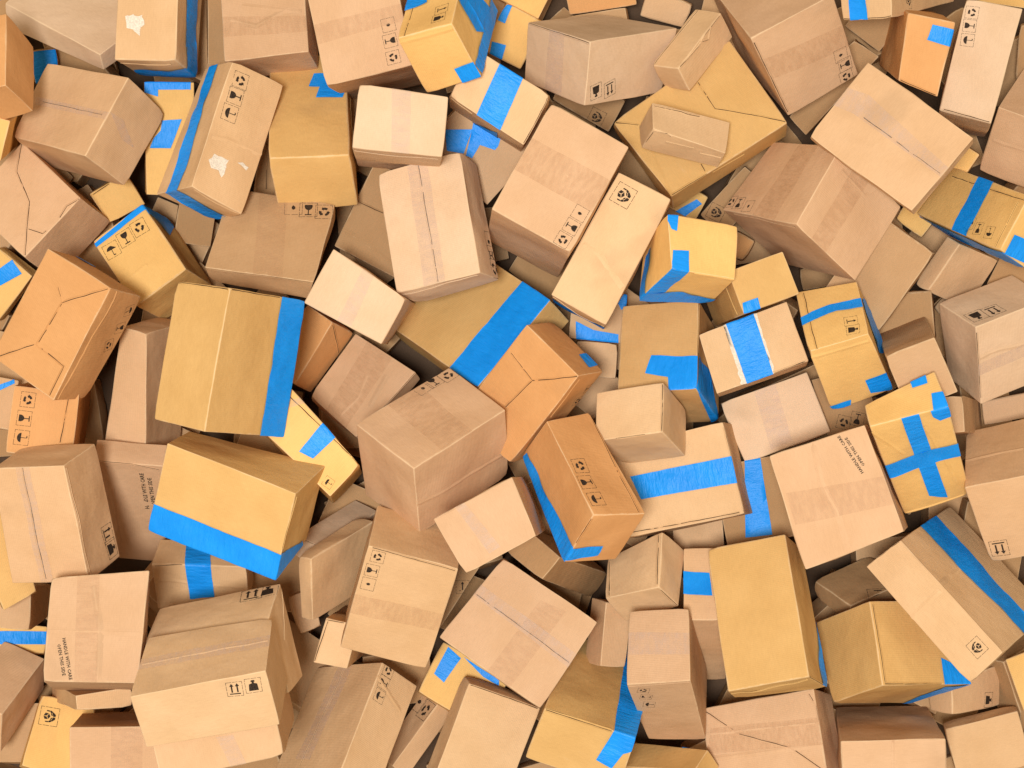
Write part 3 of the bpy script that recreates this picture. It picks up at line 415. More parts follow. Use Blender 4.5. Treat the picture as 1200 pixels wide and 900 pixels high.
(40, 'large pink-tan box with protruding front corner and left rim symbols, right of centre', 'p', 0.0042, [(1.1217, 0.6294, 0.9638), (1.3096, 0.9443, 0.9179), (0.8805, 0.7294, 0.5285), (1.3924, 0.4184, 0.7746), (1.0987, 1.0197, 0.4827), (1.5863, 0.7213, 0.7287), (1.1466, 0.5185, 0.3393), (1.3508, 0.8184, 0.2935)], [('K', 'ab', [(1.0, 0.6019), (1.0, 0.3114), (0.0, 0.2778), (0.0, 0.5815)]), ('K', 'ac', [(1.0, 0.2556), (1.0, 0.4911), (0.0, 0.4873), (0.0, 0.2451)]), ('R', 'ac', [(0.8082, 0.1517), (0.7846, 0.5476), (0.9738, 0.6427)]), ('F', 'bc', [(0.8639, 0.0317), (0.0542, 0.0548)]), ('S', 'ab', [(0.1211, 0.9652), (0.0427, 0.9534)], 'recycle'), ('S', 'ab', [(0.1186, 0.8491), (0.0412, 0.8388)], 'glass'), ('S', 'ab', [(0.1037, 0.7055), (0.0276, 0.697)], 'drop')], 'cardboard boxes heaped in a pile'),
(41, 'plain tan box leaning beneath the large protruding pink-tan box', 'd', 0.006, [(1.508, 0.2163, 0.6668), (1.7197, 0.5327, 0.7391), (1.2814, 0.3817, 0.6259), (1.5652, 0.2359, 0.4164), (1.4967, 0.6969, 0.6982), (1.7805, 0.5511, 0.4887), (1.3395, 0.3994, 0.3755), (1.5548, 0.7147, 0.4479)], [], 'cardboard boxes heaped in a pile'),
(42, 'tan box with white-worn side below the blue-striped yellow box at the right', 't', 0.0055, [(1.7516, 0.3894, 0.4747), (1.8718, 0.5847, 0.5381), (1.9595, 0.3189, 0.2984), (1.7059, 0.4253, 0.4083), (2.0804, 0.5286, 0.3618), (1.8337, 0.6208, 0.4717), (1.9165, 0.3645, 0.2321), (2.034, 0.5677, 0.2954)], [], 'cardboard boxes heaped in a pile'),
(43, 'small tan box corner in the gap above the arrows-and-weight box at right', 't', 0.0055, [(1.8289, 0.3337, 0.226), (1.9548, 0.4549, 0.2676), (1.8942, 0.2672, 0.2406), (1.8573, 0.3391, 0.1281), (2.0163, 0.3984, 0.2822), (1.98, 0.4671, 0.1697), (1.9219, 0.2725, 0.1428), (2.0446, 0.4005, 0.1844)], [], 'cardboard boxes heaped in a pile'),
(44, 'brown box in shadow under the blue-striped yellow box at the right edge', 'b', 0.006, [(2.0349, 0.4289, 0.3316), (2.0892, 0.5504, 0.3575), (2.1826, 0.3539, 0.3742), (2.0713, 0.4366, 0.219), (2.2368, 0.4754, 0.4001), (2.1256, 0.5581, 0.2449), (2.219, 0.3616, 0.2616), (2.2732, 0.4831, 0.2875)], [], 'cardboard boxes heaped in a pile'),
(45, 'tan box at the right edge with weight and arrows symbols on its top', 'w', 0.0048, [(1.8924, 0.2322, 0.7196), (1.7907, 0.3402, 0.503), (2.2106, 0.354, 0.6444), (1.9616, -0.0857, 0.5261), (2.118, 0.4647, 0.4278), (1.8766, 0.0283, 0.3095), (2.286, 0.0391, 0.451), (2.193, 0.1499, 0.2343)], [('R', 'bc', [(0.0292, 0.4095), (0.2833, 0.3961), (0.6318, 0.4549)]), ('F', 'bc', [(0.0063, 0.0742), (0.0, 0.9164)]), ('S', 'ab', [(0.2772, 0.1559), (0.1303, 0.1565)], 'weight'), ('S', 'ab', [(0.2503, 0.3696), (0.1032, 0.3701)], 'arrows'), ('C', 'bc', [(0.0, 0.4737), (0.8299, 0.4377), (0.819, 0.6004), (0.0, 0.6246)])], 'cardboard boxes heaped in a pile'),
(46, 'grey-tan box with a slanted top left of the arrows-and-weight box', 'g', 0.0058, [(1.6446, 0.1827, 1.0725), (1.4593, 0.1092, 1.03), (1.7409, 0.2918, 0.4577), (1.7421, -0.0311, 1.0491), (1.5559, 0.2162, 0.4153), (1.555, -0.1087, 1.0067), (1.8362, 0.0763, 0.4344), (1.6509, -0.0004, 0.392)], [], 'cardboard boxes heaped in a pile'),
(47, 'yellow box with a blue tape cross on its lid, right side', 'y', 0.0061, [(1.3741, -0.1642, 1.1559), (1.3736, -0.0799, 1.0591), (1.6693, -0.087, 1.2044), (1.611, -0.5386, 0.6882), (1.6368, 0.0518, 1.1075), (1.5808, -0.4329, 0.5914), (1.8663, -0.4504, 0.7367), (1.8539, -0.3352, 0.6399)], [('R', 'bc', [(0.0, 0.0583), (0.2927, 0.3722)]), ('R', 'bc', [(0.6488, 0.1385), (0.914, 0.9823)]), ('F', 'bc', [(0.0227, 0.9818), (0.914, 0.9823)]), ('T', 'bc', [(0.4063, 0.0), (0.6294, 0.0), (0.6708, 0.9383), (0.4246, 0.8605)]), ('T', 'bc', [(0.0, 0.419), (1.0, 0.3937), (1.0, 0.5393), (0.0, 0.563)]), ('T', 'ab', [(1.0, 0.8739), (0.759, 0.8637), (0.8047, 0.6595), (1.0, 0.6559)]), ('T', 'ab', [(0.4531, 0.8605), (0.4051, 1.0), (0.0, 1.0), (0.0, 0.8092)]), ('T', 'bc', [(0.7769, 0.0), (1.0, 0.0), (1.0, 0.0943), (0.8599, 0.1074), (0.7847, 0.0605)])], 'cardboard boxes heaped in a pile'),
(48, 'yellow upright box with a curved blue tape strip and a weight symbol, right of centre', 'y', 0.0038, [(1.3957, 0.1968, 1.0422), (1.3941, 0.4141, 0.7901), (1.1703, 0.1268, 0.9767), (1.5333, -0.0206, 0.8298), (1.1567, 0.3736, 0.7245), (1.5238, 0.2213, 0.5777), (1.2985, -0.1096, 0.7643), (1.2926, 0.1424, 0.5121)], [('R', 'bc', [(1.0, 0.1052), (0.0484, 0.119)]), ('F', 'ab', [(0.9664, 0.8757), (0.0011, 0.8619)]), ('S', 'ab', [(0.3106, 0.2348), (0.3062, 0.1236)], 'arrow'), ('S', 'ab', [(0.154, 0.2323), (0.1473, 0.1213)], 'weight'), ('T', 'ab', [(0.5652, 1.0), (0.6798, 0.4905), (0.6764, 0.0), (0.5036, 0.0), (0.5348, 0.4268), (0.4295, 1.0)]), ('T', 'bc', [(0.3461, 0.6943), (0.0, 0.6926), (0.0, 1.0), (0.3384, 0.9166)]), ('T', 'bc', [(1.0, 0.9134), (0.655, 0.9164), (0.6897, 1.0), (1.0, 1.0)]), ('T', 'ac', [(0.7694, 0.1036), (1.0, 0.3542), (1.0, 0.8697), (0.5398, 0.9126), (0.1506, 0.4906)])], 'cardboard boxes heaped in a pile'),
(49, 'dark brown box deep behind the grey-tan slanted box on the right', 'b', 0.006, [(1.7829, 0.1881, 0.4897), (1.7601, 0.3913, 0.4945), (1.5409, 0.1705, 0.4297), (1.822, 0.1972, 0.32), (1.5235, 0.3737, 0.4345), (1.8046, 0.4004, 0.3248), (1.5828, 0.1781, 0.26), (1.5654, 0.3813, 0.2649)], [], 'cardboard boxes heaped in a pile'),
(50, 'mustard box with a small blue tape tab, behind the white-edged blue band box', 'm', 0.0047, [(0.9161, 0.2754, 0.9636), (0.8523, 0.4453, 0.96), (1.1394, 0.3587, 0.9447), (0.8725, 0.2462, 0.3238), (1.0725, 0.527, 0.9411), (0.8093, 0.4158, 0.3202), (1.0964, 0.3292, 0.3049), (1.0332, 0.4989, 0.3014)], [('F', 'ac', [(0.7711, 0.2033), (0.0499, 0.1599)]), ('T', 'ab', [(0.2429, 0.0453), (0.2399, 0.3254), (0.0, 0.3055), (0.0, 0.0)])], 'cardboard boxes heaped in a pile'),
(51, 'small yellow box wrapped in crossing blue tape, right of the hands-symbol box', 'y', 0.0049, [(0.6175, 0.4472, 1.1306), (0.6046, 0.6657, 1.0598), (0.8701, 0.4079, 1.0669), (0.5093, 0.3342, 0.828), (0.8908, 0.6211, 0.996), (0.5341, 0.56, 0.7571), (0.8079, 0.3289, 0.7642), (0.8073, 0.5302, 0.6933)], [('F', 'bc', [(0.3608, 0.0265), (0.9887, 0.0281)]), ('T', 'ab', [(1.0, 0.0), (1.0, 0.1552), (0.7044, 0.1227), (0.7226, 0.0421), (0.8645, 0.0)]), ('T', 'ab', [(0.3322, 0.0371), (0.3746, 0.2826), (0.0, 0.2677), (0.0, 0.0)]), ('T', 'bc', [(0.0, 0.0), (0.2616, 0.0), (0.2147, 0.8133), (0.0, 0.7456)]), ('T', 'bc', [(0.0, 0.7391), (0.4608, 0.6288), (1.0, 0.8164), (1.0, 1.0), (0.0, 1.0)]), ('T', 'ac', [(0.0, 0.954), (0.7385, 0.8621), (0.751, 0.6178), (0.0, 0.7691)])], 'cardboard boxes heaped in a pile'),
(52, 'small tan box with one wide blue band edged in white', 'l', 0.0039, [(0.8283, -0.0403, 0.7897), (0.7561, 0.1997, 0.763), (1.1928, 0.0916, 0.8265), (0.8635, -0.0541, 0.5525), (1.1086, 0.3332, 0.7999), (0.7802, 0.1849, 0.5258), (1.223, 0.0753, 0.5893), (1.1397, 0.3143, 0.5627)], [('F', 'ab', [(0.0, 0.6347), (0.0114, 0.9965)]), ('W', 'ab', [(1.0, 0.2818), (1.0, 0.3162), (0.0, 0.3341), (0.0, 0.2832)]), ('W', 'ab', [(1.0, 0.622), (1.0, 0.6573), (0.0, 0.631), (0.0, 0.6106)]), ('T', 'ab', [(1.0, 0.3143), (1.0, 0.6249), (0.0, 0.6161), (0.0, 0.3314)])], 'cardboard boxes heaped in a pile'),
(53, 'tan box with a blue tape patch folded over its lower right corner, right of centre', 'k', 0.0056, [(0.7476, -0.0207, 0.7908), (0.7675, 0.3492, 0.6489), (0.4319, -0.034, 0.6867), (0.8739, -0.1584, 0.4595), (0.4607, 0.3266, 0.5448), (0.887, 0.2181, 0.3176), (0.5528, -0.1748, 0.3554), (0.5753, 0.1949, 0.2135)], [('F', 'ac', [(0.954, 0.03), (0.4005, 0.0)]), ('T', 'ab', [(0.3988, 0.5869), (0.3622, 0.0), (0.0, 0.0), (0.0, 0.3478), (0.1423, 0.3595), (0.1927, 0.65)]), ('T', 'ac', [(0.3778, 0.0394), (0.3967, 0.4949), (0.0, 1.0), (0.0, 0.0)]), ('T', 'bc', [(0.0, 0.0), (0.0, 1.0), (0.0983, 1.0)])], 'cardboard boxes heaped in a pile'),
(54, 'small plain tan cube in the centre, right of the orange folded-lid box', 'l', 0.0044, [(0.5974, -0.1916, 0.943), (0.6074, 0.008, 0.8611), (0.3351, -0.2287, 0.8337), (0.7102, -0.2969, 0.698), (0.3434, -0.0347, 0.7518), (0.7213, -0.1059, 0.6161), (0.4641, -0.333, 0.5887), (0.4648, -0.1404, 0.5068)], [('F', 'bc', [(0.6978, 0.0114), (0.4158, 0.0), (0.2631, 0.0003)]), ('F', 'ab', [(0.9626, 0.0121), (0.0133, 0.0126)])], 'cardboard boxes heaped in a pile'),
(55, 'small pale pink-white box below the white-edged blue band box', 'w', 0.0061, [(0.9759, -0.3309, 0.5273), (0.871, -0.0799, 0.5071), (1.3237, -0.1986, 0.5815), (1.0111, -0.3383, 0.2812), (1.2288, 0.0498, 0.5613), (0.9172, -0.0865, 0.261), (1.3623, -0.2031, 0.3354), (1.2684, 0.0488, 0.3152)], [('C', 'ab', [(1.0, 0.3953), (1.0, 0.64), (0.0722, 0.5724), (0.0534, 0.3172)])], 'cardboard boxes heaped in a pile'),
(56, 'tan box with a wide blue band across, beneath the small plain cube', 'l', 0.0043, [(0.9459, -0.5285, 0.7501), (0.8632, -0.1547, 0.7038), (0.4712, -0.6371, 0.6139), (1.007, -0.5403, 0.5445), (0.3935, -0.2721, 0.5676), (0.9263, -0.1675, 0.4982), (0.534, -0.6552, 0.4084), (0.4559, -0.2846, 0.3621)], [('F', 'ab', [(0.941, 0.0), (0.6175, 0.0)]), ('F', 'ab', [(0.3538, 0.0), (0.0205, 0.0)]), ('F', 'ab', [(0.0467, 0.9444), (0.0253, 0.0378)]), ('T', 'ab', [(0.6505, 0.8548), (0.6254, 0.0), (0.3365, 0.0), (0.3805, 0.8028)])], 'cardboard boxes heaped in a pile'),
(57, 'large pink-tan lid printed with handling text, lower right of centre', 'p', 0.0052, [(1.5086, -0.5663, 1.167), (1.3644, -0.1573, 1.1199), (1.1388, -0.7242, 1.0849), (1.6527, -0.5948, 0.5601), (1.0048, -0.2804, 1.0378), (1.5077, -0.1713, 0.513), (1.2857, -0.7297, 0.4781), (1.1408, -0.3059, 0.431)], [('K', 'ab', [(0.6552, 0.9544), (0.5176, 0.0), (0.2523, 0.0), (0.3813, 0.9542)]), ('R', 'ab', [(1.0, 0.5436), (0.6336, 0.5857), (0.3604, 0.531), (0.0, 0.5552)]), ('X', 'ab', [(0.6285, 0.1765), (0.9552, 0.2636)])], 'cardboard boxes heaped in a pile'),
(59, 'tan box at the right edge with a down-pointing arrows symbol', 't', 0.0047, [(1.8114, -0.4158, 0.8631), (1.9078, -0.2009, 0.4876), (2.1638, -0.3279, 0.9964), (1.9575, -0.7296, 0.7146), (2.2532, -0.1123, 0.6209), (2.0433, -0.5159, 0.3391), (2.3009, -0.6434, 0.8479), (2.3904, -0.4277, 0.4724)], [('R', 'ab', [(0.4672, 0.008), (0.4447, 0.6272)]), ('S', 'bc', [(0.1317, 0.8377), (0.1239, 0.9373)], 'arrows')], 'cardboard boxes heaped in a pile'),
(60, 'pinkish box side in the gap below the arrows-and-weight box at the right edge', 'p', 0.0053, [(2.029, -0.1785, 0.3147), (2.0187, -0.0759, 0.3072), (2.2485, -0.1316, 0.3831), (2.0696, -0.1784, 0.2005), (2.2299, -0.0307, 0.3756), (2.051, -0.0774, 0.1929), (2.2852, -0.1334, 0.2689), (2.2665, -0.0324, 0.2613)], [], 'cardboard boxes heaped in a pile'),
(61, 'dark grey-tan box in the gap right of the blue cross box', 'g', 0.0041, [(1.8192, -0.1929, 0.8413), (1.811, -0.0443, 0.8318), (1.7211, -0.1992, 0.8056), (2.0439, -0.2171, 0.2289), (1.7122, -0.0554, 0.7961), (2.0349, -0.0733, 0.2194), (1.9454, -0.2256, 0.1932), (1.9364, -0.0818, 0.1837)], [], 'cardboard boxes heaped in a pile'),
(62, 'long tan box with a blue strip and a hands symbol near its end, lower right', 'l', 0.004, [(1.9133, -1.0482, 1.0615), (1.5458, -0.6228, 0.908), (1.8065, -1.1852, 0.9674), (2.2431, -0.9545, 0.544), (1.4276, -0.7362, 0.8139), (1.8659, -0.5179, 0.3905), (2.1327, -1.0819, 0.4499), (1.7584, -0.6446, 0.2964)], [('R', 'ab', [(0.5754, 0.092), (0.5628, 0.5914), (0.5517, 1.0)]), ('R', 'ac', [(0.9921, 0.0), (0.6061, 0.0), (0.0129, 0.0)]), ('R', 'ac', [(0.6022, 0.0), (0.6127, 0.6103)]), ('F', 'ab', [(1.0, 0.9438), (0.9982, 0.0463)]), ('S', 'ab', [(0.1381, 0.3325), (0.1387, 0.1683)], 'hands'), ('T', 'ac', [(1.0, 0.377), (1.0, 0.6947), (0.0, 0.6727), (0.0, 0.4419)])], 'cardboard boxes heaped in a pile'),
(63, 'mustard box with blue tape at its right corner, under the long hands-symbol box', 'm', 0.0057, [(1.4675, -1.1938, 0.9489), (1.4376, -0.8715, 0.8337), (1.3184, -1.3149, 0.6473), (1.8665, -1.219, 0.7533), (1.271, -0.9968, 0.5321), (1.8125, -0.894, 0.6381), (1.6796, -1.3473, 0.4517), (1.6478, -1.0211, 0.3366)], [('F', 'ac', [(0.9557, 0.0304), (0.0325, 0.033)]), ('F', 'ac', [(0.0193, 0.031), (0.0, 0.6607)]), ('T', 'ac', [(0.3167, 0.7073), (0.22, 0.8691), (0.0, 1.0), (0.0, 0.6929)]), ('T', 'bc', [(0.0903, 0.7601), (0.0, 1.0), (1.0, 1.0), (1.0, 0.9021)])], 'cardboard boxes heaped in a pile'),
(64, 'tall plain mustard box with blue tape on its far right edge, lower right of centre', 'm', 0.0058, [(1.1538, -1.1373, 1.0947), (1.0884, -0.5986, 0.8992), (0.8486, -1.2113, 0.9935), (1.2672, -1.2171, 0.8606), (0.7871, -0.6665, 0.798), (1.1927, -0.6745, 0.6651), (0.9066, -1.2762, 0.7594), (0.8704, -0.745, 0.5639)], [('F', 'ac', [(0.0, 0.0426), (0.0038, 0.944)]), ('F', 'bc', [(0.9858, 0.2835), (0.0405, 0.1006)]), ('T', 'ac', [(0.0, 1.0), (0.0, 0.6815), (0.4712, 1.0)])], 'cardboard boxes heaped in a pile'),
(65, 'brown box in shadow with a broad blue band, behind the tall plain mustard box', 'b', 0.0052, [(0.8996, -0.685, 0.5408), (0.8401, -0.3472, 0.5071), (1.1782, -0.6321, 0.5787), (0.9359, -0.7026, 0.2995), (1.1187, -0.2943, 0.5451), (0.8763, -0.3648, 0.2659), (1.2145, -0.6498, 0.3375), (1.1549, -0.312, 0.3038)], [('T', 'ab', [(1.0, 0.4804), (1.0, 0.7113), (0.0637, 0.6747), (0.0862, 0.2826)])], 'cardboard boxes heaped in a pile'),
(66, 'tan box end in shadow under the wide blue-banded box of the centre', 't', 0.0063, [(0.9025, -0.7006, 0.4072), (0.8943, -0.5437, 0.3917), (0.6917, -0.7161, 0.3837), (0.9208, -0.7133, 0.2655), (0.6819, -0.5594, 0.3682), (0.9109, -0.5566, 0.2501), (0.7083, -0.7291, 0.2421), (0.6985, -0.5723, 0.2266)], [], 'cardboard boxes heaped in a pile'),
(67, 'tan box with a square blue patch, left of the tall plain mustard box', 't', 0.0041, [(0.8513, -0.9517, 0.802), (0.8657, -0.6755, 0.6414), (0.6944, -0.9542, 0.7824), (0.9286, -1.2824, 0.2403), (0.7093, -0.6788, 0.6218), (0.943, -1.0063, 0.0797), (0.7723, -1.2857, 0.2207), (0.7866, -1.0095, 0.0601)], [('T', 'ab', [(0.6744, 1.0), (0.644, 0.3245), (0.3229, 0.2564), (0.356, 1.0)])], 'cardboard boxes heaped in a pile'),
(68, 'tan lidded box with dark flap slots above the pinkish upright box, lower centre', 'l', 0.0061, [(0.5911, -0.8191, 0.8213), (0.6204, -0.604, 0.6566), (0.3797, -0.8798, 0.6706), (0.6775, -0.9056, 0.7389), (0.3998, -0.7339, 0.5059), (0.7216, -0.6921, 0.5742), (0.4724, -0.9896, 0.5882), (0.5021, -0.7971, 0.4235)], [('F', 'ab', [(0.8873, 0.9419), (0.0001, 0.92)]), ('F', 'bc', [(0.0182, 0.1368), (0.0036, 0.9367)]), ('F', 'ab', [(0.9625, 0.068), (0.0565, 0.0349)])], 'cardboard boxes heaped in a pile'),
(69, 'pinkish upright box with three tiny symbols on its front, lower centre', 'p', 0.004, [(0.6982, -1.1585, 1.0438), (0.7051, -0.8962, 0.8761), (0.4499, -1.1841, 0.9952), (0.8065, -1.4825, 0.5543), (0.4716, -0.9134, 0.8275), (0.8318, -1.2167, 0.3866), (0.5728, -1.4917, 0.5057), (0.5889, -1.2311, 0.338)], [('F', 'bc', [(0.9723, 0.0217), (0.0173, 0.0168)]), ('S', 'bc', [(0.7727, 0.1165), (0.8631, 0.1044)], 'recycle'), ('S', 'bc', [(0.772, 0.2343), (0.864, 0.2228)], 'glass'), ('S', 'bc', [(0.767, 0.3617), (0.8608, 0.3509)], 'umbrella'), ('C', 'ab', [(0.6998, 1.0), (0.6516, 0.0), (0.3563, 0.0), (0.3913, 1.0)])], 'cardboard boxes heaped in a pile'),
(70, 'pink-tan box at the bottom edge with a ragged diagonal lid seam', 'p', 0.0064, [(1.2866, -1.6195, 0.7655), (1.2413, -1.253, 0.6534), (0.8383, -1.7317, 0.5819), (1.4014, -1.68, 0.5222), (0.7948, -1.3667, 0.4697), (1.3552, -1.3166, 0.4101), (0.9531, -1.7922, 0.3386), (0.9077, -1.4272, 0.2264)], [('K', 'ab', [(0.7684, 0.9324), (0.6903, 0.0), (0.4055, 0.0), (0.5025, 1.0)]), ('R', 'ab', [(0.7123, 0.9902), (0.6389, 0.0)]), ('R', 'ab', [(0.4485, 0.9959), (0.4031, 0.0)]), ('F', 'ab', [(0.9912, 0.9881), (0.6574, 0.6917), (0.4269, 0.2722), (0.132, 0.0183)]), ('F', 'ab', [(0.9486, 0.0437), (0.8153, 0.0), (0.618, 0.0)])], 'cardboard boxes heaped in a pile'),
(71, 'pink-tan box at the bottom edge right of the ragged-seam box', 'p', 0.0054, [(1.7225, -1.4085, 0.9274), (1.7892, -1.3867, 0.283), (1.3131, -1.4268, 0.8786), (1.7258, -1.5937, 0.9216), (1.4012, -1.4012, 0.2342), (1.8034, -1.57, 0.2772), (1.3256, -1.6099, 0.8728), (1.4032, -1.5862, 0.2284)], [('K', 'bc', [(0.512, 0.0), (0.485, 0.0), (0.4996, 0.9227), (0.5272, 0.9217)]), ('R', 'bc', [(0.4985, 0.0062), (0.5134, 0.9222)])], 'cardboard boxes heaped in a pile'),
(72, 'plain tan box at the bottom right edge', 'n', 0.0053, [(1.8368, -1.4663, 0.4169), (1.846, -1.4504, 0.3242), (2.1354, -1.38, 0.4551), (1.9022, -1.6953, 0.3889), (2.1507, -1.367, 0.3625), (1.9102, -1.6818, 0.2962), (2.2056, -1.6135, 0.4271), (2.2137, -1.6, 0.3345)], [], 'cardboard boxes heaped in a pile'),
(73, 'tan box with a small weight symbol under the end of the long hands-symbol box', 't', 0.0064, [(1.8564, -1.3953, 0.4773), (1.8472, -1.2522, 0.486), (1.7821, -1.3927, 0.3731), (2.1038, -1.3845, 0.2953), (1.7706, -1.2514, 0.3817), (2.098, -1.2066, 0.3039), (2.029, -1.3721, 0.191), (2.0187, -1.2237, 0.1997)], [('S', 'ac', [(0.2098, 0.7428), (0.1841, 0.8329)], 'weight')], 'cardboard boxes heaped in a pile'),
(74, 'yellow box edge at the right border near the bottom', 'y', 0.0059, [(2.1344, -1.3787, 0.5684), (2.0711, -1.1558, 0.5013), (2.2926, -1.3112, 0.61), (2.188, -1.4025, 0.4208), (2.2218, -1.0912, 0.5429), (2.1173, -1.1826, 0.3537), (2.3436, -1.3398, 0.4624), (2.2728, -1.1198, 0.3953)], [], 'cardboard boxes heaped in a pile'),
(75, 'dark brown box with a glass symbol behind the handling-text lid', 'b', 0.0059, [(1.4047, -0.9207, 0.5912), (1.2838, -0.8357, 0.3883), (1.6593, -0.8317, 0.4895), (1.4139, -1.0045, 0.5474), (1.5446, -0.7368, 0.2866), (1.2991, -0.9096, 0.3445), (1.6709, -0.9113, 0.4458), (1.5561, -0.8163, 0.2428)], [('S', 'ab', [(-0.0248, 0.4862), (-0.1997, 0.3985)], 'glass')], 'cardboard boxes heaped in a pile'),
(76, 'dark brown box with recycling and glass symbols, above the handling-text lid on the right', 'b', 0.0037, [(1.3412, -0.2851, 0.5192), (1.2579, 0.0168, 0.4975), (1.5492, -0.2247, 0.5618), (1.3831, -0.288, 0.3185), (1.4659, 0.0772, 0.5401), (1.2999, 0.0139, 0.2968), (1.5911, -0.2276, 0.3611), (1.5079, 0.0743, 0.3394)], [('S', 'ab', [(0.3392, 0.365), (0.2578, 0.2989)], 'recycle'), ('S', 'ab', [(0.3346, 0.6277), (0.2533, 0.5618)], 'glass')], 'cardboard boxes heaped in a pile'),
(77, 'tan box at the left edge with a vertical clear-taped seam and weight symbol', 't', 0.0046, [(-1.713, -0.3121, 1.2037), (-2.0141, -0.3272, 1.11), (-1.6468, -0.2327, 0.9631), (-1.6441, -0.7695, 1.075), (-1.959, -0.2511, 0.8694), (-1.9713, -0.7849, 0.9813), (-1.5758, -0.6919, 0.8344), (-1.8966, -0.7087, 0.7407)], [('F', 'ac', [(0.5717, 0.0055), (0.5465, 1.0)]), ('F', 'bc', [(0.0397, 0.0272), (0.0551, 0.9878)]), ('S', 'bc', [(0.8097, 0.755), (0.9521, 0.7555)], 'arrows'), ('S', 'bc', [(0.8017, 0.886), (0.9442, 0.8869)], 'weight'), ('C', 'ac', [(0.67, 0.0), (0.4721, 0.0), (0.4552, 1.0), (0.6196, 1.0)])], 'cardboard boxes heaped in a pile'),
(78, 'crumpled pinkish box with handling text, between the clear-seamed left box and the blue-banded mustard box', 'p', 0.0038, [(-1.4201, -0.3366, 0.7268), (-1.6996, -0.3107, 0.7519), (-1.5023, -0.7732, 0.2256), (-1.4194, -0.2514, 0.6525), (-1.7838, -0.749, 0.2507), (-1.7008, -0.2273, 0.6776), (-1.5017, -0.6881, 0.1513), (-1.7831, -0.6639, 0.1764)], [('R', 'ab', [(0.8005, 0.0472), (0.746, 0.3863), (0.7031, 0.9271)]), ('F', 'ab', [(0.9177, 0.0), (0.4703, 0.0), (0.0653, 0.037)]), ('X', 'ab', [(0.2333, 0.4121), (0.2917, 0.104)])], 'cardboard boxes heaped in a pile'),
(79, 'tall tan box standing left of the big mustard box with the blue right side', 't', 0.0041, [(-1.4918, 0.2066, 0.72), (-1.604, 0.2333, 0.6827), (-1.3757, 0.2649, 0.3696), (-1.5147, -0.2987, 0.6204), (-1.5211, 0.289, 0.3323), (-1.6957, -0.2659, 0.583), (-1.4328, -0.2343, 0.27), (-1.5782, -0.2102, 0.2326)], [], 'cardboard boxes heaped in a pile'),
(80, 'orange box at the left with three symbols in a column', 'o', 0.0041, [(-1.7624, -0.2918, 0.8593), (-1.7316, -0.0369, 0.8617), (-2.0205, -0.2744, 0.8986), (-1.8604, -0.2739, 0.2149), (-1.9844, -0.0067, 0.901), (-1.8296, -0.0191, 0.2173), (-2.1132, -0.2437, 0.2542), (-2.0824, 0.0112, 0.2566)], [('F', 'ab', [(0.8811, 0.1612), (0.2131, 0.2029)]), ('S', 'ab', [(0.8146, 0.7616), (0.8156, 0.8752)], 'recycle'), ('S', 'ab', [(0.5359, 0.7834), (0.5387, 0.8966)], 'glass'), ('S', 'ab', [(0.2461, 0.7907), (0.2507, 0.9035)], 'umbrella')], 'cardboard boxes heaped in a pile'),
(81, 'tan box with a thin blue strip at the left edge, beside the orange three-symbol box', 't', 0.0061, [(-2.136, -0.1961, 0.4005), (-2.0993, 0.0152, 0.3856), (-2.2934, -0.164, 0.4527), (-2.1832, -0.1971, 0.2599), (-2.256, 0.0472, 0.4378), (-2.1458, 0.0141, 0.245), (-2.3404, -0.1656, 0.312), (-2.303, 0.0456, 0.2971)], [('T', 'ab', [(0.823, 0.5051), (1.0, 0.1284), (0.9313, 0.0922), (0.7072, 0.4773)])], 'cardboard boxes heaped in a pile'),
(82, 'yellow box with a blue stripe at the left edge, beside the orange crash-lock box', 'y', 0.0039, [(-2.2385, 0.27, 0.212), (-2.0779, 0.4666, 0.2518), (-2.3853, 0.3876, 0.2224), (-2.2334, 0.2847, 0.117), (-2.2221, 0.588, 0.2621), (-2.0726, 0.4879, 0.1567), (-2.3802, 0.4023, 0.1273), (-2.217, 0.6027, 0.167)], [('T', 'ab', [(0.6877, 0.7103), (1.0, 0.5895), (0.9243, 0.2174), (0.4669, 0.4848)])], 'cardboard boxes heaped in a pile'),
(83, 'mustard box corner at the left edge under the clear-seamed box', 'm', 0.0044, [(-2.0091, -0.897, 0.9606), (-1.8871, -0.8256, 0.9135), (-2.1474, -0.5606, 0.9712), (-2.0647, -0.9019, 0.7948), (-2.0223, -0.5059, 0.924), (-1.9396, -0.8472, 0.7477), (-2.2022, -0.5785, 0.8054), (-2.0771, -0.5238, 0.7582)], [], 'cardboard boxes heaped in a pile'),
(84, 'grey-tan box in shadow at the left edge, under the clear-seamed box', 'g', 0.005, [(-1.9465, -0.9968, 0.8027), (-1.944, -0.8167, 0.79), (-2.0881, -0.9802, 0.8205), (-2.0381, -1.0284, 0.1547), (-2.0802, -0.8139, 0.8078), (-2.0238, -0.8765, 0.142), (-2.1742, -1.0264, 0.1725), (-2.1658, -0.8591, 0.1598)], [], 'cardboard boxes heaped in a pile'),
(85, 'pink-tan box in the lower left at the edge, slanted lid facing up', 'p', 0.006, [(-2.0911, -1.356, 0.6803), (-1.9887, -1.1687, 0.3886), (-2.273, -1.3026, 0.6602), (-2.1382, -1.5438, 0.5353), (-2.1678, -1.0923, 0.3685), (-2.0284, -1.3194, 0.2436), (-2.3193, -1.4802, 0.5152), (-2.2132, -1.2698, 0.2236)], [], 'cardboard boxes heaped in a pile'),
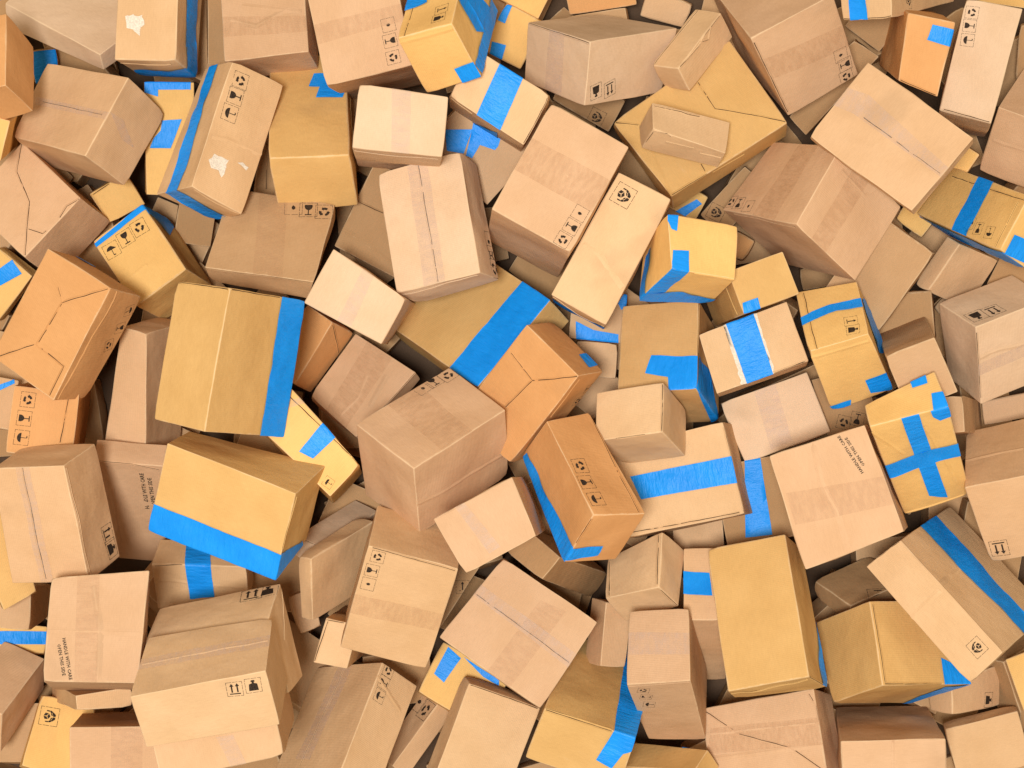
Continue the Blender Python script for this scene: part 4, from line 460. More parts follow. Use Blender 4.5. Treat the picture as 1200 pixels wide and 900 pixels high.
(86, 'pink-tan crumpled box with handling text at the lower left', 'p', 0.0064, [(-1.4173, -1.1363, 1.2601), (-1.3928, -0.7155, 1.172), (-1.7654, -1.1192, 1.3202), (-1.5065, -1.2605, 0.689), (-1.7562, -0.737, 1.2321), (-1.5015, -0.8572, 0.6009), (-1.8653, -1.243, 0.7491), (-1.8603, -0.8397, 0.661)], [('K', 'ab', [(1.0, 0.7356), (1.0, 0.5058), (0.0, 0.4381), (0.0, 0.6754)]), ('R', 'ab', [(0.8909, 0.5551), (0.4657, 0.4407), (0.0258, 0.4254)]), ('R', 'ab', [(0.4918, 0.9979), (0.4442, 0.0)]), ('X', 'ab', [(0.3855, 0.827), (0.0419, 0.7338)])], 'cardboard boxes heaped in a pile'),
(87, 'flat tan box under the lower left handling-text box', 'n', 0.0056, [(-1.7362, -1.2385, 0.917), (-1.9786, -1.2825, 0.3208), (-1.5265, -1.2173, 0.831), (-1.7295, -1.2977, 0.9215), (-1.7712, -1.2681, 0.2349), (-1.9729, -1.3604, 0.3254), (-1.5212, -1.2972, 0.8356), (-1.7651, -1.3496, 0.2394)], [], 'cardboard boxes heaped in a pile'),
(88, 'mustard box with a framed hands symbol in the bottom left corner', 'y', 0.0041, [(-2.0521, -1.5968, 0.5331), (-1.986, -1.3104, 0.4477), (-1.8372, -1.6635, 0.4844), (-2.1106, -1.6409, 0.3404), (-1.7689, -1.3817, 0.3989), (-2.0423, -1.3591, 0.2549), (-1.8946, -1.7081, 0.2916), (-1.8263, -1.4262, 0.2061)], [('S', 'ab', [(0.734, 0.2303), (0.7227, 0.0694)], 'hands')], 'cardboard boxes heaped in a pile'),
(89, 'pink-tan box at the bottom edge right of the hands-symbol corner box', 'p', 0.0051, [(-1.7356, -1.3472, 1.0156), (-1.8301, -1.401, 0.3874), (-1.298, -1.3512, 0.9476), (-1.7327, -1.6187, 1.0356), (-1.3961, -1.3986, 0.3194), (-1.8307, -1.6661, 0.4074), (-1.296, -1.6205, 0.9676), (-1.3941, -1.6679, 0.3394)], [('K', 'bc', [(0.3581, 0.0), (0.6313, 0.0399), (0.6346, 1.0), (0.3616, 0.9596)])], 'cardboard boxes heaped in a pile'),
(90, 'tan box at the bottom edge with a vertical clear seam, under the arrows-and-weight front box', 't', 0.0056, [(-0.8488, -1.3847, 1.379), (-0.8848, -1.2232, 1.3888), (-1.3041, -1.4836, 1.3965), (-0.8792, -1.3517, 0.7748), (-1.3391, -1.3233, 1.4062), (-0.9147, -1.1928, 0.7846), (-1.334, -1.4533, 0.7922), (-1.369, -1.293, 0.802)], [('C', 'ab', [(0.7518, 0.4952), (0.7295, 0.3581), (0.0, 0.3107), (0.0, 0.4324)])], 'cardboard boxes heaped in a pile'),
(91, 'big tan lower left box, arrows and weight on its front, clear-taped lid', 'l', 0.0037, [(-0.8971, -1.0444, 1.537), (-0.9173, -0.8933, 1.1921), (-1.3989, -1.1441, 1.5175), (-0.8571, -1.2598, 1.4414), (-1.3982, -0.9722, 1.1726), (-0.8698, -1.148, 1.0965), (-1.3551, -1.3477, 1.4219), (-1.3633, -1.211, 1.077)], [('F', 'ab', [(0.5271, 0.9782), (0.5551, 0.0132)]), ('S', 'bc', [(0.2522, 0.2134), (0.2478, 0.0826)], 'arrows'), ('S', 'bc', [(0.1138, 0.2082), (0.1098, 0.0784)], 'weight'), ('C', 'ab', [(0.6032, 1.0), (0.646, 0.0), (0.4314, 0.0), (0.4352, 1.0)])], 'cardboard boxes heaped in a pile'),
(92, 'tan box with small arrows and weight on its lid, behind the big lower left box', 'l', 0.0055, [(-0.9353, -0.9067, 1.1854), (-0.9198, -0.79, 0.9336), (-1.4213, -1.0024, 1.1266), (-0.8656, -1.2028, 1.0765), (-1.4104, -0.8963, 0.8748), (-0.842, -1.175, 0.8248), (-1.3441, -1.3274, 1.0177), (-1.3309, -1.2399, 0.766)], [('F', 'ac', [(1.0, 0.0523), (0.4982, 0.4604)]), ('S', 'ab', [(0.8141, 0.2149), (0.9739, 0.2228)], 'arrows'), ('S', 'ab', [(0.8455, 0.0887), (1.004, 0.0959)], 'weight')], 'cardboard boxes heaped in a pile'),
(93, 'big mustard box with a blue band along its lower edge, left of centre', 'm', 0.0046, [(-0.825, -0.4179, 1.2177), (-1.3276, -0.2274, 1.1502), (-0.741, -0.3247, 0.9153), (-0.9172, -0.7606, 1.1064), (-1.297, -0.1887, 0.8478), (-1.4241, -0.573, 1.0389), (-0.8291, -0.6271, 0.804), (-1.3625, -0.4851, 0.7365)], [('F', 'bc', [(0.0514, 0.0496), (0.0, 0.4382), (0.0, 0.6333)]), ('T', 'ac', [(1.0, 0.689), (0.0, 0.7007), (0.0, 1.0), (1.0, 1.0)]), ('T', 'bc', [(0.0, 0.685), (0.7628, 0.8902), (0.8448, 1.0), (0.0, 1.0)])], 'cardboard boxes heaped in a pile'),
(94, 'yellow box with a blue stripe and dark seam between the two big mustard boxes', 'y', 0.0053, [(-0.7222, -0.4457, 0.9342), (-0.6056, -0.3226, 0.9111), (-1.011, -0.1652, 0.9239), (-0.7695, -0.5146, 0.2948), (-0.8785, -0.017, 0.9008), (-0.6451, -0.3871, 0.2717), (-1.0571, -0.2292, 0.2844), (-0.9266, -0.1002, 0.2614)], [('F', 'ab', [(0.8648, 0.9539), (1.0, 0.0292)]), ('S', 'ab', [(0.2011, 0.1098), (0.1805, 0.1605)], 'umbrella'), ('T', 'ab', [(1.0, 0.3562), (0.3284, 0.3781), (0.2137, 0.5263), (1.0, 0.5446)]), ('C', 'ab', [(0.781, 0.9459), (1.0, 0.8786), (1.0, 0.8079), (0.7054, 0.8845)])], 'cardboard boxes heaped in a pile'),
(95, 'orange box wedge right of the big mustard box with the blue right side', 'o', 0.0055, [(-0.9116, -0.0024, 0.4965), (-0.7521, 0.2602, 0.503), (-1.0344, 0.0773, 0.433), (-0.8624, -0.0366, 0.3312), (-0.8653, 0.3369, 0.4395), (-0.6728, 0.217, 0.3377), (-0.9701, 0.0388, 0.2676), (-0.7981, 0.2983, 0.2741)], [('F', 'ac', [(0.986, 0.0), (0.6603, 0.9232)])], 'cardboard boxes heaped in a pile'),
(96, 'wrinkled pink-tan box below the small pale pink-white tilted box, left of centre', 'p', 0.0055, [(-0.6553, -0.224, 0.5187), (-0.4051, 0.0479, 0.471), (-0.8592, -0.0484, 0.3946), (-0.6354, -0.2511, 0.435), (-0.6696, 0.2167, 0.347), (-0.3869, 0.0197, 0.3874), (-0.8559, -0.0819, 0.311), (-0.629, 0.1888, 0.2633)], [('K', 'ab', [(1.0, 0.8041), (1.0, 0.3873), (0.0, 0.2161), (0.0, 0.6497)]), ('R', 'ab', [(0.6441, 0.4964), (0.3648, 0.374), (0.0788, 0.4033)]), ('R', 'ab', [(0.783, 0.2769), (0.3705, 0.1587)]), ('F', 'ac', [(0.9908, 0.0), (0.0405, 0.0613)])], 'cardboard boxes heaped in a pile'),
(97, 'large pink-tan cube in the centre with three symbols along its back rim', 'p', 0.0051, [(-0.3795, -0.3267, 1.1222), (-0.6234, -0.1581, 0.928), (-0.025, -0.1023, 0.8818), (-0.3699, -0.6032, 0.8699), (-0.2565, 0.0699, 0.6876), (-0.6013, -0.4554, 0.6757), (-0.0141, -0.3759, 0.6295), (-0.2467, -0.2168, 0.4353)], [('K', 'ab', [(1.0, 0.3358), (1.0, 0.6644), (0.0, 0.6258), (0.0, 0.2998)]), ('R', 'bc', [(0.0, 0.5382), (0.4739, 0.6085), (1.0, 0.646)]), ('S', 'ab', [(0.8978, 0.9229), (0.9945, 0.9207)], 'recycle'), ('S', 'ab', [(0.9237, 0.7811), (1.0199, 0.7789)], 'glass'), ('S', 'ab', [(0.9188, 0.6633), (1.0145, 0.6611)], 'drop')], 'cardboard boxes heaped in a pile'),
(98, 'big mustard box with a diagonal blue strip behind the central cube', 'm', 0.0052, [(-0.1429, -0.0118, 0.6762), (0.1587, 0.3468, 0.6235), (-0.5552, 0.2697, 0.2836), (-0.0658, -0.1033, 0.53), (-0.2481, 0.6378, 0.2309), (0.2413, 0.2648, 0.4772), (-0.4759, 0.1826, 0.1374), (-0.1688, 0.5507, 0.0847)], [('T', 'ab', [(1.0, 0.2846), (1.0, 0.0), (0.0, 0.0), (0.0, 0.2795)])], 'cardboard boxes heaped in a pile'),
(99, 'orange box with folded crash-lock lid and one blue square, right of the central cube', 'o', 0.0041, [(0.2643, 0.0315, 0.9598), (0.0591, 0.2388, 0.876), (-0.0092, -0.3255, 0.7647), (0.3719, 0.052, 0.7602), (-0.2079, -0.1088, 0.6809), (0.1693, 0.2569, 0.6764), (0.1033, -0.2889, 0.5651), (-0.0995, -0.0825, 0.4813)], [('F', 'ab', [(0.0104, 0.0123), (0.4628, 0.3226), (0.9306, 0.2828)]), ('F', 'ab', [(0.4628, 0.3226), (0.53, 0.6697)]), ('F', 'bc', [(0.0451, 0.1819), (0.47, 0.1698)]), ('S', 'bc', [(0.3508, 0.9171), (0.3387, 1.0214)], 'recycle'), ('S', 'bc', [(0.2003, 0.9535), (0.187, 1.0559)], 'glass'), ('T', 'ac', [(0.3516, 0.7218), (0.348, 1.0), (0.113, 1.0), (0.1079, 0.6205)])], 'cardboard boxes heaped in a pile'),
(100, 'orange box with three framed symbols and blue tape along its left edge, centre', 'o', 0.005, [(0.3101, -0.5027, 1.201), (0.1383, -0.1473, 0.9021), (0.5217, -0.5029, 1.0874), (0.204, -0.7022, 1.026), (0.3083, -0.1151, 0.7885), (0.0406, -0.29, 0.7272), (0.4131, -0.696, 0.9124), (0.227, -0.3021, 0.6135)], [('F', 'ab', [(0.9769, 0.9963), (0.0161, 0.8716)]), ('F', 'bc', [(0.0, 0.0752), (0.0, 0.5773)]), ('S', 'ab', [(0.5011, 0.2246), (0.505, 0.0765)], 'recycle'), ('S', 'ab', [(0.335, 0.1832), (0.3369, 0.0394)], 'glass'), ('S', 'ab', [(0.1597, 0.1969), (0.1597, 0.0571)], 'umbrella'), ('T', 'ac', [(0.9881, 1.0), (0.9649, 0.8253), (0.0, 0.6579), (0.0, 1.0)]), ('T', 'bc', [(0.0, 0.9488), (0.0, 0.6814), (0.538, 0.6471), (0.5559, 0.8527)])], 'cardboard boxes heaped in a pile'),
(101, 'small pinkish box with clear tape on its face, below the central cube', 'p', 0.0039, [(0.0915, -0.5757, 1.2796), (0.0, -0.3538, 1.2636), (-0.178, -0.7228, 1.2617), (0.1403, -0.5985, 0.6674), (-0.2973, -0.5136, 1.2457), (0.0527, -0.3807, 0.6515), (-0.137, -0.7421, 0.6495), (-0.2442, -0.5294, 0.6336)], [('R', 'ab', [(1.0, 0.7195), (0.5765, 0.6649), (0.0554, 0.637)]), ('F', 'ab', [(1.0, 0.961), (1.0, 0.6508)]), ('C', 'ab', [(1.0, 0.6077), (0.1279, 0.45), (0.1144, 0.6134), (1.0, 0.7259)])], 'cardboard boxes heaped in a pile'),
(102, 'tan box with recycling and glass symbols at lower centre, under the cube', 'n', 0.0049, [(-0.5586, -0.6283, 1.0816), (-0.5421, -0.4882, 0.8011), (-0.2089, -0.7224, 1.0468), (-0.6872, -1.0518, 0.885), (-0.2082, -0.5902, 0.7663), (-0.6834, -0.9306, 0.6046), (-0.3458, -1.1446, 0.8502), (-0.3432, -1.0213, 0.5698)], [('K', 'bc', [(0.0, 0.4684), (1.0, 0.438), (1.0, 0.6106), (0.0, 0.6519)]), ('F', 'bc', [(0.0497, 0.0079), (0.9697, 0.0206)]), ('S', 'bc', [(0.1337, 0.0819), (0.0582, 0.0824)], 'recycle'), ('S', 'bc', [(0.1121, 0.2186), (0.0361, 0.2191)], 'glass'), ('S', 'bc', [(0.1113, 0.3474), (0.0348, 0.3479)], 'drop')], 'cardboard boxes heaped in a pile'),
(103, 'narrow tan box standing left of the lower centre symbol box', 'n', 0.0051, [(-0.8122, -0.7065, 0.7998), (-0.87, -0.699, 0.7567), (-0.5804, -0.5768, 0.4927), (-0.8164, -0.9738, 0.6847), (-0.6512, -0.5597, 0.4496), (-0.8679, -0.9617, 0.6416), (-0.5816, -0.8445, 0.3776), (-0.6513, -0.8258, 0.3345)], [], 'cardboard boxes heaped in a pile'),
(104, 'small tan box with one blue band, under the blue-edged big mustard box', 'n', 0.0058, [(-1.4962, -0.7457, 0.5943), (-1.4906, -0.6562, 0.4352), (-1.1031, -0.7571, 0.5927), (-1.4887, -0.947, 0.4902), (-1.1085, -0.659, 0.4335), (-1.4922, -0.8448, 0.331), (-1.1069, -0.928, 0.4886), (-1.1077, -0.842, 0.3294)], [('R', 'bc', [(0.0, 0.3594), (0.9684, 0.5426)]), ('F', 'bc', [(0.0056, 0.0491), (0.3258, 0.0)]), ('T', 'bc', [(0.6248, 0.0), (0.6371, 0.7487), (0.3711, 0.7984), (0.3565, 0.0)]), ('T', 'ab', [(0.9502, 0.2967), (0.9016, 0.5513), (0.0, 0.6253), (0.0, 0.3537)])], 'cardboard boxes heaped in a pile'),
(105, 'small tan box end left of the lower centre symbol box, near the bottom', 'l', 0.0047, [(-0.7536, -0.9464, 0.7648), (-0.7285, -0.9722, 0.1071), (-0.6243, -0.9784, 0.772), (-0.8073, -1.1303, 0.77), (-0.5954, -1.0049, 0.1142), (-0.7721, -1.1487, 0.1123), (-0.6677, -1.1548, 0.7772), (-0.6388, -1.1813, 0.1194)], [('F', 'bc', [(0.0279, 0.0451), (0.5736, 0.0232)]), ('F', 'bc', [(0.091, 0.0465), (0.0279, 0.9649)])], 'cardboard boxes heaped in a pile'),
(106, 'thin tan box lying behind the narrow standing box, lower left of centre', 'w', 0.0036, [(-0.7862, -0.6712, 0.6374), (-0.8913, -0.6292, 0.5907), (-0.5758, -0.5492, 0.2951), (-0.8067, -0.7611, 0.5933), (-0.6783, -0.5021, 0.2484), (-0.9092, -0.7153, 0.5466), (-0.5949, -0.6358, 0.251), (-0.6975, -0.5901, 0.2043)], [('F', 'ac', [(0.9692, 0.0544), (0.0539, 0.0289)])], 'cardboard boxes heaped in a pile'),
(107, 'tan bottom edge box with clear seam and three symbols down its right side', 'n', 0.0051, [(-0.7185, -1.6335, 0.8961), (-0.5361, -1.1511, 0.6058), (-1.0218, -1.6995, 0.5951), (-0.5824, -1.752, 0.7849), (-0.8383, -1.2177, 0.3048), (-0.3991, -1.2691, 0.4946), (-0.8857, -1.8181, 0.4839), (-0.7027, -1.3357, 0.1936)], [('R', 'ac', [(0.8867, 0.0), (0.7747, 0.848)]), ('F', 'ab', [(0.9891, 0.5607), (0.2158, 0.6426)]), ('S', 'ac', [(0.97, 0.2052), (0.9687, 0.0724)], 'recycle'), ('S', 'ac', [(0.8757, 0.2025), (0.8746, 0.0701)], 'glass'), ('S', 'ac', [(0.7761, 0.2205), (0.7751, 0.0885)], 'umbrella'), ('C', 'ab', [(1.0, 0.6603), (1.0, 0.444), (0.258, 0.5243), (0.2604, 0.7441)])], 'cardboard boxes heaped in a pile'),
(108, 'tan wedge with a recycling symbol at the bottom edge', 't', 0.0041, [(-0.5094, -1.6255, 0.4052), (-0.314, -1.3653, 0.3507), (-0.5773, -1.6013, 0.283), (-0.4476, -1.6803, 0.36), (-0.3863, -1.3409, 0.2285), (-0.2593, -1.4189, 0.3055), (-0.5155, -1.6561, 0.2378), (-0.3245, -1.3956, 0.1833)], [('S', 'ab', [(0.8319, 0.3533), (0.8337, 0.6657)], 'recycle'), ('S', 'ab', [(0.8759, 0.9032), (0.878, 1.2203)], 'drop')], 'cardboard boxes heaped in a pile'),
(109, 'dirty yellow box with blue tape under the plain square lid, lower centre', 'y', 0.0057, [(-0.3992, -1.301, 0.446), (-0.2925, -1.0938, 0.4051), (-0.1272, -1.4552, 0.4663), (-0.4112, -1.3375, 0.2368), (-0.0115, -1.2557, 0.4253), (-0.2955, -1.138, 0.1959), (-0.134, -1.4941, 0.2571), (-0.0183, -1.2947, 0.2162)], [('T', 'ab', [(0.9562, 0.0903), (0.8968, 0.3079), (0.3721, 0.2562), (0.4138, 0.0861)]), ('T', 'ab', [(0.9444, 0.3322), (0.9155, 0.8824), (0.8188, 0.9222), (0.8177, 0.6852)])], 'cardboard boxes heaped in a pile'),
(110, 'tall plain tan box at the bottom edge, left of the blue-cornered mustard box', 'l', 0.0047, [(-0.1762, -1.2357, 0.6297), (-0.203, -1.2193, 0.4999), (0.1189, -1.3558, 0.5325), (-0.3374, -1.6658, 0.611), (0.0863, -1.3303, 0.4027), (-0.3729, -1.6464, 0.4812), (-0.0415, -1.7751, 0.5137), (-0.077, -1.7557, 0.3839)], [('F', 'bc', [(0.0253, 0.0103), (0.9644, 0.0088)])], 'cardboard boxes heaped in a pile'),
(111, 'plain square pink-tan lid with one long crease, lower centre', 'p', 0.0046, [(0.1138, -1.2977, 0.8692), (0.3462, -0.9594, 0.8166), (-0.2954, -1.0191, 0.8248), (0.1089, -1.3525, 0.5272), (-0.0346, -0.7033, 0.7722), (0.3479, -1.0201, 0.4746), (-0.2817, -1.0787, 0.4828), (-0.0426, -0.7462, 0.4302)], [('K', 'ab', [(0.8598, 0.5165), (0.9094, 0.2794), (0.0, 0.2916), (0.0, 0.5208)]), ('R', 'ab', [(0.7913, 0.9484), (0.3033, 0.6887)]), ('F', 'ab', [(0.5547, 0.9967), (0.5204, 0.0158)]), ('C', 'ab', [(0.531, 1.0), (0.6593, 1.0), (0.6306, 0.0), (0.4742, 0.0)])], 'cardboard boxes heaped in a pile'),
(112, 'mustard box with torn blue tape on its corner at the bottom edge', 'm', 0.0062, [(0.491, -1.3995, 0.9614), (0.6099, -1.1869, 0.3627), (0.1298, -1.2872, 0.9298), (0.4246, -1.6223, 0.8693), (0.2478, -1.0695, 0.3312), (0.546, -1.4088, 0.2706), (0.0514, -1.5031, 0.8377), (0.1839, -1.2914, 0.2391)], [('F', 'ab', [(0.0052, 0.9859), (0.0144, 0.2722)]), ('F', 'bc', [(0.9807, 0.0168), (0.2652, 0.0173)]), ('T', 'ab', [(1.0, 0.3427), (1.0, 0.0965), (0.3377, 0.0), (0.0, 0.0), (0.0, 0.2413)]), ('T', 'bc', [(0.2425, 0.0), (0.0, 0.0), (0.0, 0.2565), (0.075, 0.348), (0.1357, 0.6624), (0.3158, 0.6038)])], 'cardboard boxes heaped in a pile'),
(113, 'mustard box with ragged blue tape end, bottom edge under the pinkish upright box', 'm', 0.0047, [(0.7451, -1.5757, 0.7218), (0.8105, -1.5094, 0.6293), (0.4414, -1.6172, 0.4385), (0.7799, -1.6679, 0.6868), (0.5269, -1.5356, 0.346), (0.8612, -1.588, 0.5944), (0.4891, -1.7002, 0.4035), (0.5704, -1.6203, 0.311)], [('T', 'ab', [(1.0, 0.2078), (0.9584, 0.3332), (1.0, 0.3617)])], 'cardboard boxes heaped in a pile'),
(114, 'thin tan carton on edge left of the pinkish upright box', 't', 0.0045, [(0.3894, -0.9026, 0.5945), (0.3375, -0.9025, 0.4555), (0.5019, -0.9224, 0.5504), (0.3655, -1.1732, 0.6001), (0.4466, -0.9192, 0.4115), (0.306, -1.1701, 0.4611), (0.4726, -1.1824, 0.556), (0.4173, -1.1791, 0.417)], [], 'cardboard boxes heaped in a pile'),
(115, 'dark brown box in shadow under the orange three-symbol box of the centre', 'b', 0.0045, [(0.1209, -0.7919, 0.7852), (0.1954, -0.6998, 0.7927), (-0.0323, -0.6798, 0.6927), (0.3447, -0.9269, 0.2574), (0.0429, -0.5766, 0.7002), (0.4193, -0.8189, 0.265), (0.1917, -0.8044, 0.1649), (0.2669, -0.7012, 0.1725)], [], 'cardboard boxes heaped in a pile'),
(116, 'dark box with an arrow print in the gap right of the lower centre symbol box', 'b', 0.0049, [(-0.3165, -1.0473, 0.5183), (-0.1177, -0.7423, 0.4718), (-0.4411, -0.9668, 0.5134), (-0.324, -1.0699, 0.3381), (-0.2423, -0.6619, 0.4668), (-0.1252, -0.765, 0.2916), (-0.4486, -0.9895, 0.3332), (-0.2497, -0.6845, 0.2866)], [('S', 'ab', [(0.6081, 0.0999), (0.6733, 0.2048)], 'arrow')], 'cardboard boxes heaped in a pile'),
(117, 'tan box end in the gap right of the orange blue-square box', 't', 0.0038, [(0.4434, 0.0219, 0.3641), (0.4517, 0.1724, 0.3671), (0.2675, 0.0389, 0.3551), (0.4488, 0.0277, 0.2395), (0.2763, 0.1837, 0.3581), (0.4597, 0.1735, 0.2425), (0.274, 0.041, 0.2305), (0.285, 0.1868, 0.2336)], [], 'cardboard boxes heaped in a pile'),
(118, 'brown box with blue tape scraps under the end of the tall hands-symbol box', 't', 0.0051, [(0.4657, 0.1741, 0.4121), (0.4897, 0.379, 0.422), (0.2407, 0.195, 0.4004), (0.4802, 0.1806, 0.2422), (0.2595, 0.4006, 0.4102), (0.499, 0.3863, 0.2521), (0.25, 0.2023, 0.2304), (0.2689, 0.4079, 0.2403)], [('T', 'ab', [(0.356, 0.8917), (0.2133, 0.5593), (0.1738, 0.0756), (0.0, 0.0582), (0.0, 0.8606)]), ('T', 'ab', [(0.9511, 0.2354), (1.0, 0.1784), (1.0, 0.0), (0.7666, 0.0), (0.6737, 0.0756)])], 'cardboard boxes heaped in a pile'),
(119, 'tan box in shadow behind the small plain tan cube', 't', 0.0063, [(0.3547, -0.1568, 0.2258), (0.4859, 0.0062, 0.2319), (0.237, -0.0618, 0.2195), (0.3617, -0.1573, 0.0873), (0.3682, 0.1012, 0.2256), (0.4929, 0.0057, 0.0934), (0.244, -0.0623, 0.0811), (0.3752, 0.1007, 0.0871)], [], 'cardboard boxes heaped in a pile'),
(121, 'tall light tan box with a framed hands symbol at its top, creased across the middle', 'l', 0.0052, [(0.3724, 0.2313, 0.9341), (0.6334, 0.7326, 0.9432), (0.1559, 0.3547, 0.9258), (0.3916, 0.2348, 0.3819), (0.4231, 0.8406, 0.9348), (0.6563, 0.728, 0.391), (0.1784, 0.3494, 0.3735), (0.4427, 0.8427, 0.3826)], [('R', 'ab', [(0.427, 0.9427), (0.4232, 0.648), (0.2882, 0.0462)]), ('F', 'bc', [(0.9678, 0.0915), (0.0126, 0.3639)]), ('S', 'ab', [(0.8673, 0.7441), (0.8708, 0.9085)], 'hands'), ('T', 'bc', [(1.0, 0.4993), (0.0, 0.494), (0.0, 1.0), (1.0, 1.0)])], 'cardboard boxes heaped in a pile'),
(122, 'large pink-tan box with a brown tape band and symbols at its lower corner, upper centre', 'p', 0.0057, [(0.2277, 0.5109, 1.0516), (0.4611, 0.9346, 0.9948), (-0.08, 0.6834, 1.0476), (0.1954, 0.4488, 0.4192), (0.1545, 1.1087, 0.9908), (0.4318, 0.8688, 0.3625), (-0.1088, 0.6133, 0.4152), (0.1257, 1.0375, 0.3585)], [('K', 'ab', [(0.6717, 1.0), (0.6774, 0.0), (0.3791, 0.0), (0.3699, 1.0)]), ('S', 'ab', [(0.0657, 0.143), (0.0639, 0.0604)], 'recycle'), ('S', 'ab', [(0.1949, 0.1287), (0.1931, 0.046)], 'glass'), ('S', 'ab', [(0.3233, 0.1169), (0.3216, 0.0341)], 'drop')], 'cardboard boxes heaped in a pile'),
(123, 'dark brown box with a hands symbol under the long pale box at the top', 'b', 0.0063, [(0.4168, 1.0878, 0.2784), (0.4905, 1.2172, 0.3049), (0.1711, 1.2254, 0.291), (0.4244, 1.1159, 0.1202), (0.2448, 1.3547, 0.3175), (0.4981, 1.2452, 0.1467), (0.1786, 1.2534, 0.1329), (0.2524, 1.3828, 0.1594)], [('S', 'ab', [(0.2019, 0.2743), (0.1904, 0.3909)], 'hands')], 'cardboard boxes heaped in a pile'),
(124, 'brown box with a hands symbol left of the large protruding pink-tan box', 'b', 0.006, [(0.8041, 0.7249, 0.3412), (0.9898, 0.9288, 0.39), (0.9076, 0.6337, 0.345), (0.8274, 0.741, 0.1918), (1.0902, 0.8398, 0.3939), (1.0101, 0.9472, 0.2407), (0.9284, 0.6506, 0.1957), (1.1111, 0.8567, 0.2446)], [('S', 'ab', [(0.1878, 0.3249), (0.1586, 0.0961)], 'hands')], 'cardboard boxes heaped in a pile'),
(125, 'thin orange box edge beside the small blue-wrapped yellow box', 'o', 0.0057, [(1.005, 0.5347, 0.2134), (1.0539, 0.6202, 0.2278), (0.9241, 0.5812, 0.2057), (1.0197, 0.5413, 0.1186), (0.9736, 0.6681, 0.2202), (1.0692, 0.6281, 0.133), (0.9376, 0.5893, 0.111), (0.9871, 0.6761, 0.1254)], [], 'cardboard boxes heaped in a pile'),
(126, 'blue-taped box corner under the diamond mustard box', 'y', 0.0059, [(0.7949, 0.7059, 0.223), (0.8522, 0.8113, 0.2412), (0.6794, 0.7697, 0.2176), (0.8055, 0.7169, 0.1257), (0.7367, 0.8751, 0.2358), (0.8628, 0.8223, 0.1438), (0.69, 0.7807, 0.1202), (0.7474, 0.8861, 0.1384)], [('T', 'ab', [(0.0, 0.7244), (0.734, 0.2994), (0.6792, 0.08), (0.0, 0.3672)])], 'cardboard boxes heaped in a pile'),
(127, 'mustard box corner at the left edge below the orange-brown box', 'y', 0.006, [(-2.0519, 0.8945, 0.8503), (-2.0046, 1.0526, 0.8796), (-2.1423, 0.9157, 0.8694), (-2.1461, 1.0366, 0.2225), (-2.0981, 1.0739, 0.8987), (-2.1019, 1.1949, 0.2519), (-2.2381, 1.0587, 0.2416), (-2.1939, 1.217, 0.2709)], [], 'cardboard boxes heaped in a pile'),
(128, 'brown box side between the two tan boxes at the top left', 'b', 0.0043, [(-1.2857, 1.3496, 0.4456), (-1.276, 1.6808, 0.5201), (-1.1942, 1.3507, 0.4287), (-1.3106, 1.3802, 0.3129), (-1.1845, 1.6819, 0.5032), (-1.3009, 1.7113, 0.3874), (-1.2191, 1.3813, 0.296), (-1.2094, 1.7125, 0.3705)], [], 'cardboard boxes heaped in a pile'),
(129, 'brown box with a dark slot left of the yellow scrap-taped box', 'b', 0.0049, [(-1.0995, 0.8011, 0.4044), (-1.0594, 1.0509, 0.4322), (-0.9789, 0.784, 0.3842), (-1.1196, 0.8193, 0.269), (-0.9388, 1.0338, 0.412), (-1.0795, 1.0692, 0.2968), (-0.999, 0.8022, 0.2488), (-0.9589, 1.0521, 0.2766)], [('F', 'ab', [(0.9085, 0.1986), (0.1374, 0.4072)])], 'cardboard boxes heaped in a pile'),
(130, 'mustard box with a dark seam behind the torn-seam box at left', 'y', 0.0045, [(-1.7173, 0.6821, 0.3766), (-1.7952, 0.8081, 0.4103), (-1.5695, 0.7704, 0.3506), (-1.7491, 0.6939, 0.2542), (-1.6458, 0.8973, 0.3842), (-1.8231, 0.8224, 0.2878), (-1.6021, 0.7854, 0.2281), (-1.6761, 0.9138, 0.2617)], [('F', 'ab', [(0.9194, 0.0), (0.9738, 0.5415)])], 'cardboard boxes heaped in a pile'),
(131, 'dark brown box in the gap above the wide glass-and-recycling box', 'b', 0.0043, [(-1.3122, 0.5947, 0.2096), (-1.285, 0.7619, 0.2207), (-1.4689, 0.618, 0.2429), (-1.3372, 0.6072, 0.0835), (-1.4417, 0.7851, 0.2541), (-1.31, 0.7744, 0.0947), (-1.4939, 0.6304, 0.1169), (-1.4667, 0.7976, 0.128)], [], 'cardboard boxes heaped in a pile'),
(132, 'blue-taped box corner in the gap below the top left corner box', 'y', 0.0052, [(-2.0506, 1.2924, 0.2981), (-2.0638, 1.4247, 0.3297), (-1.9522, 1.3086, 0.2715), (-2.0779, 1.311, 0.2085), (-1.9654, 1.4409, 0.303), (-2.0911, 1.4434, 0.2401), (-1.9795, 1.3273, 0.1819), (-1.9927, 1.4596, 0.2135)], [('T', 'ab', [(1.0, 0.0), (1.0, 1.0), (0.0462, 1.0), (0.0, 0.4901), (0.0, 0.0)])], 'cardboard boxes heaped in a pile'),
(133, 'yellow box with a blue strip at the top right edge', 'y', 0.0045, [(2.2561, 1.6374, 0.1794), (2.2713, 1.7447, 0.2124), (2.029, 1.6881, 0.1187), (2.2948, 1.6683, 0.0608), (2.0441, 1.7954, 0.1516), (2.3099, 1.7756, 0.0937), (2.0676, 1.719, 0.0), (2.0828, 1.8263, 0.0329)], [], 'cardboard boxes heaped in a pile'),
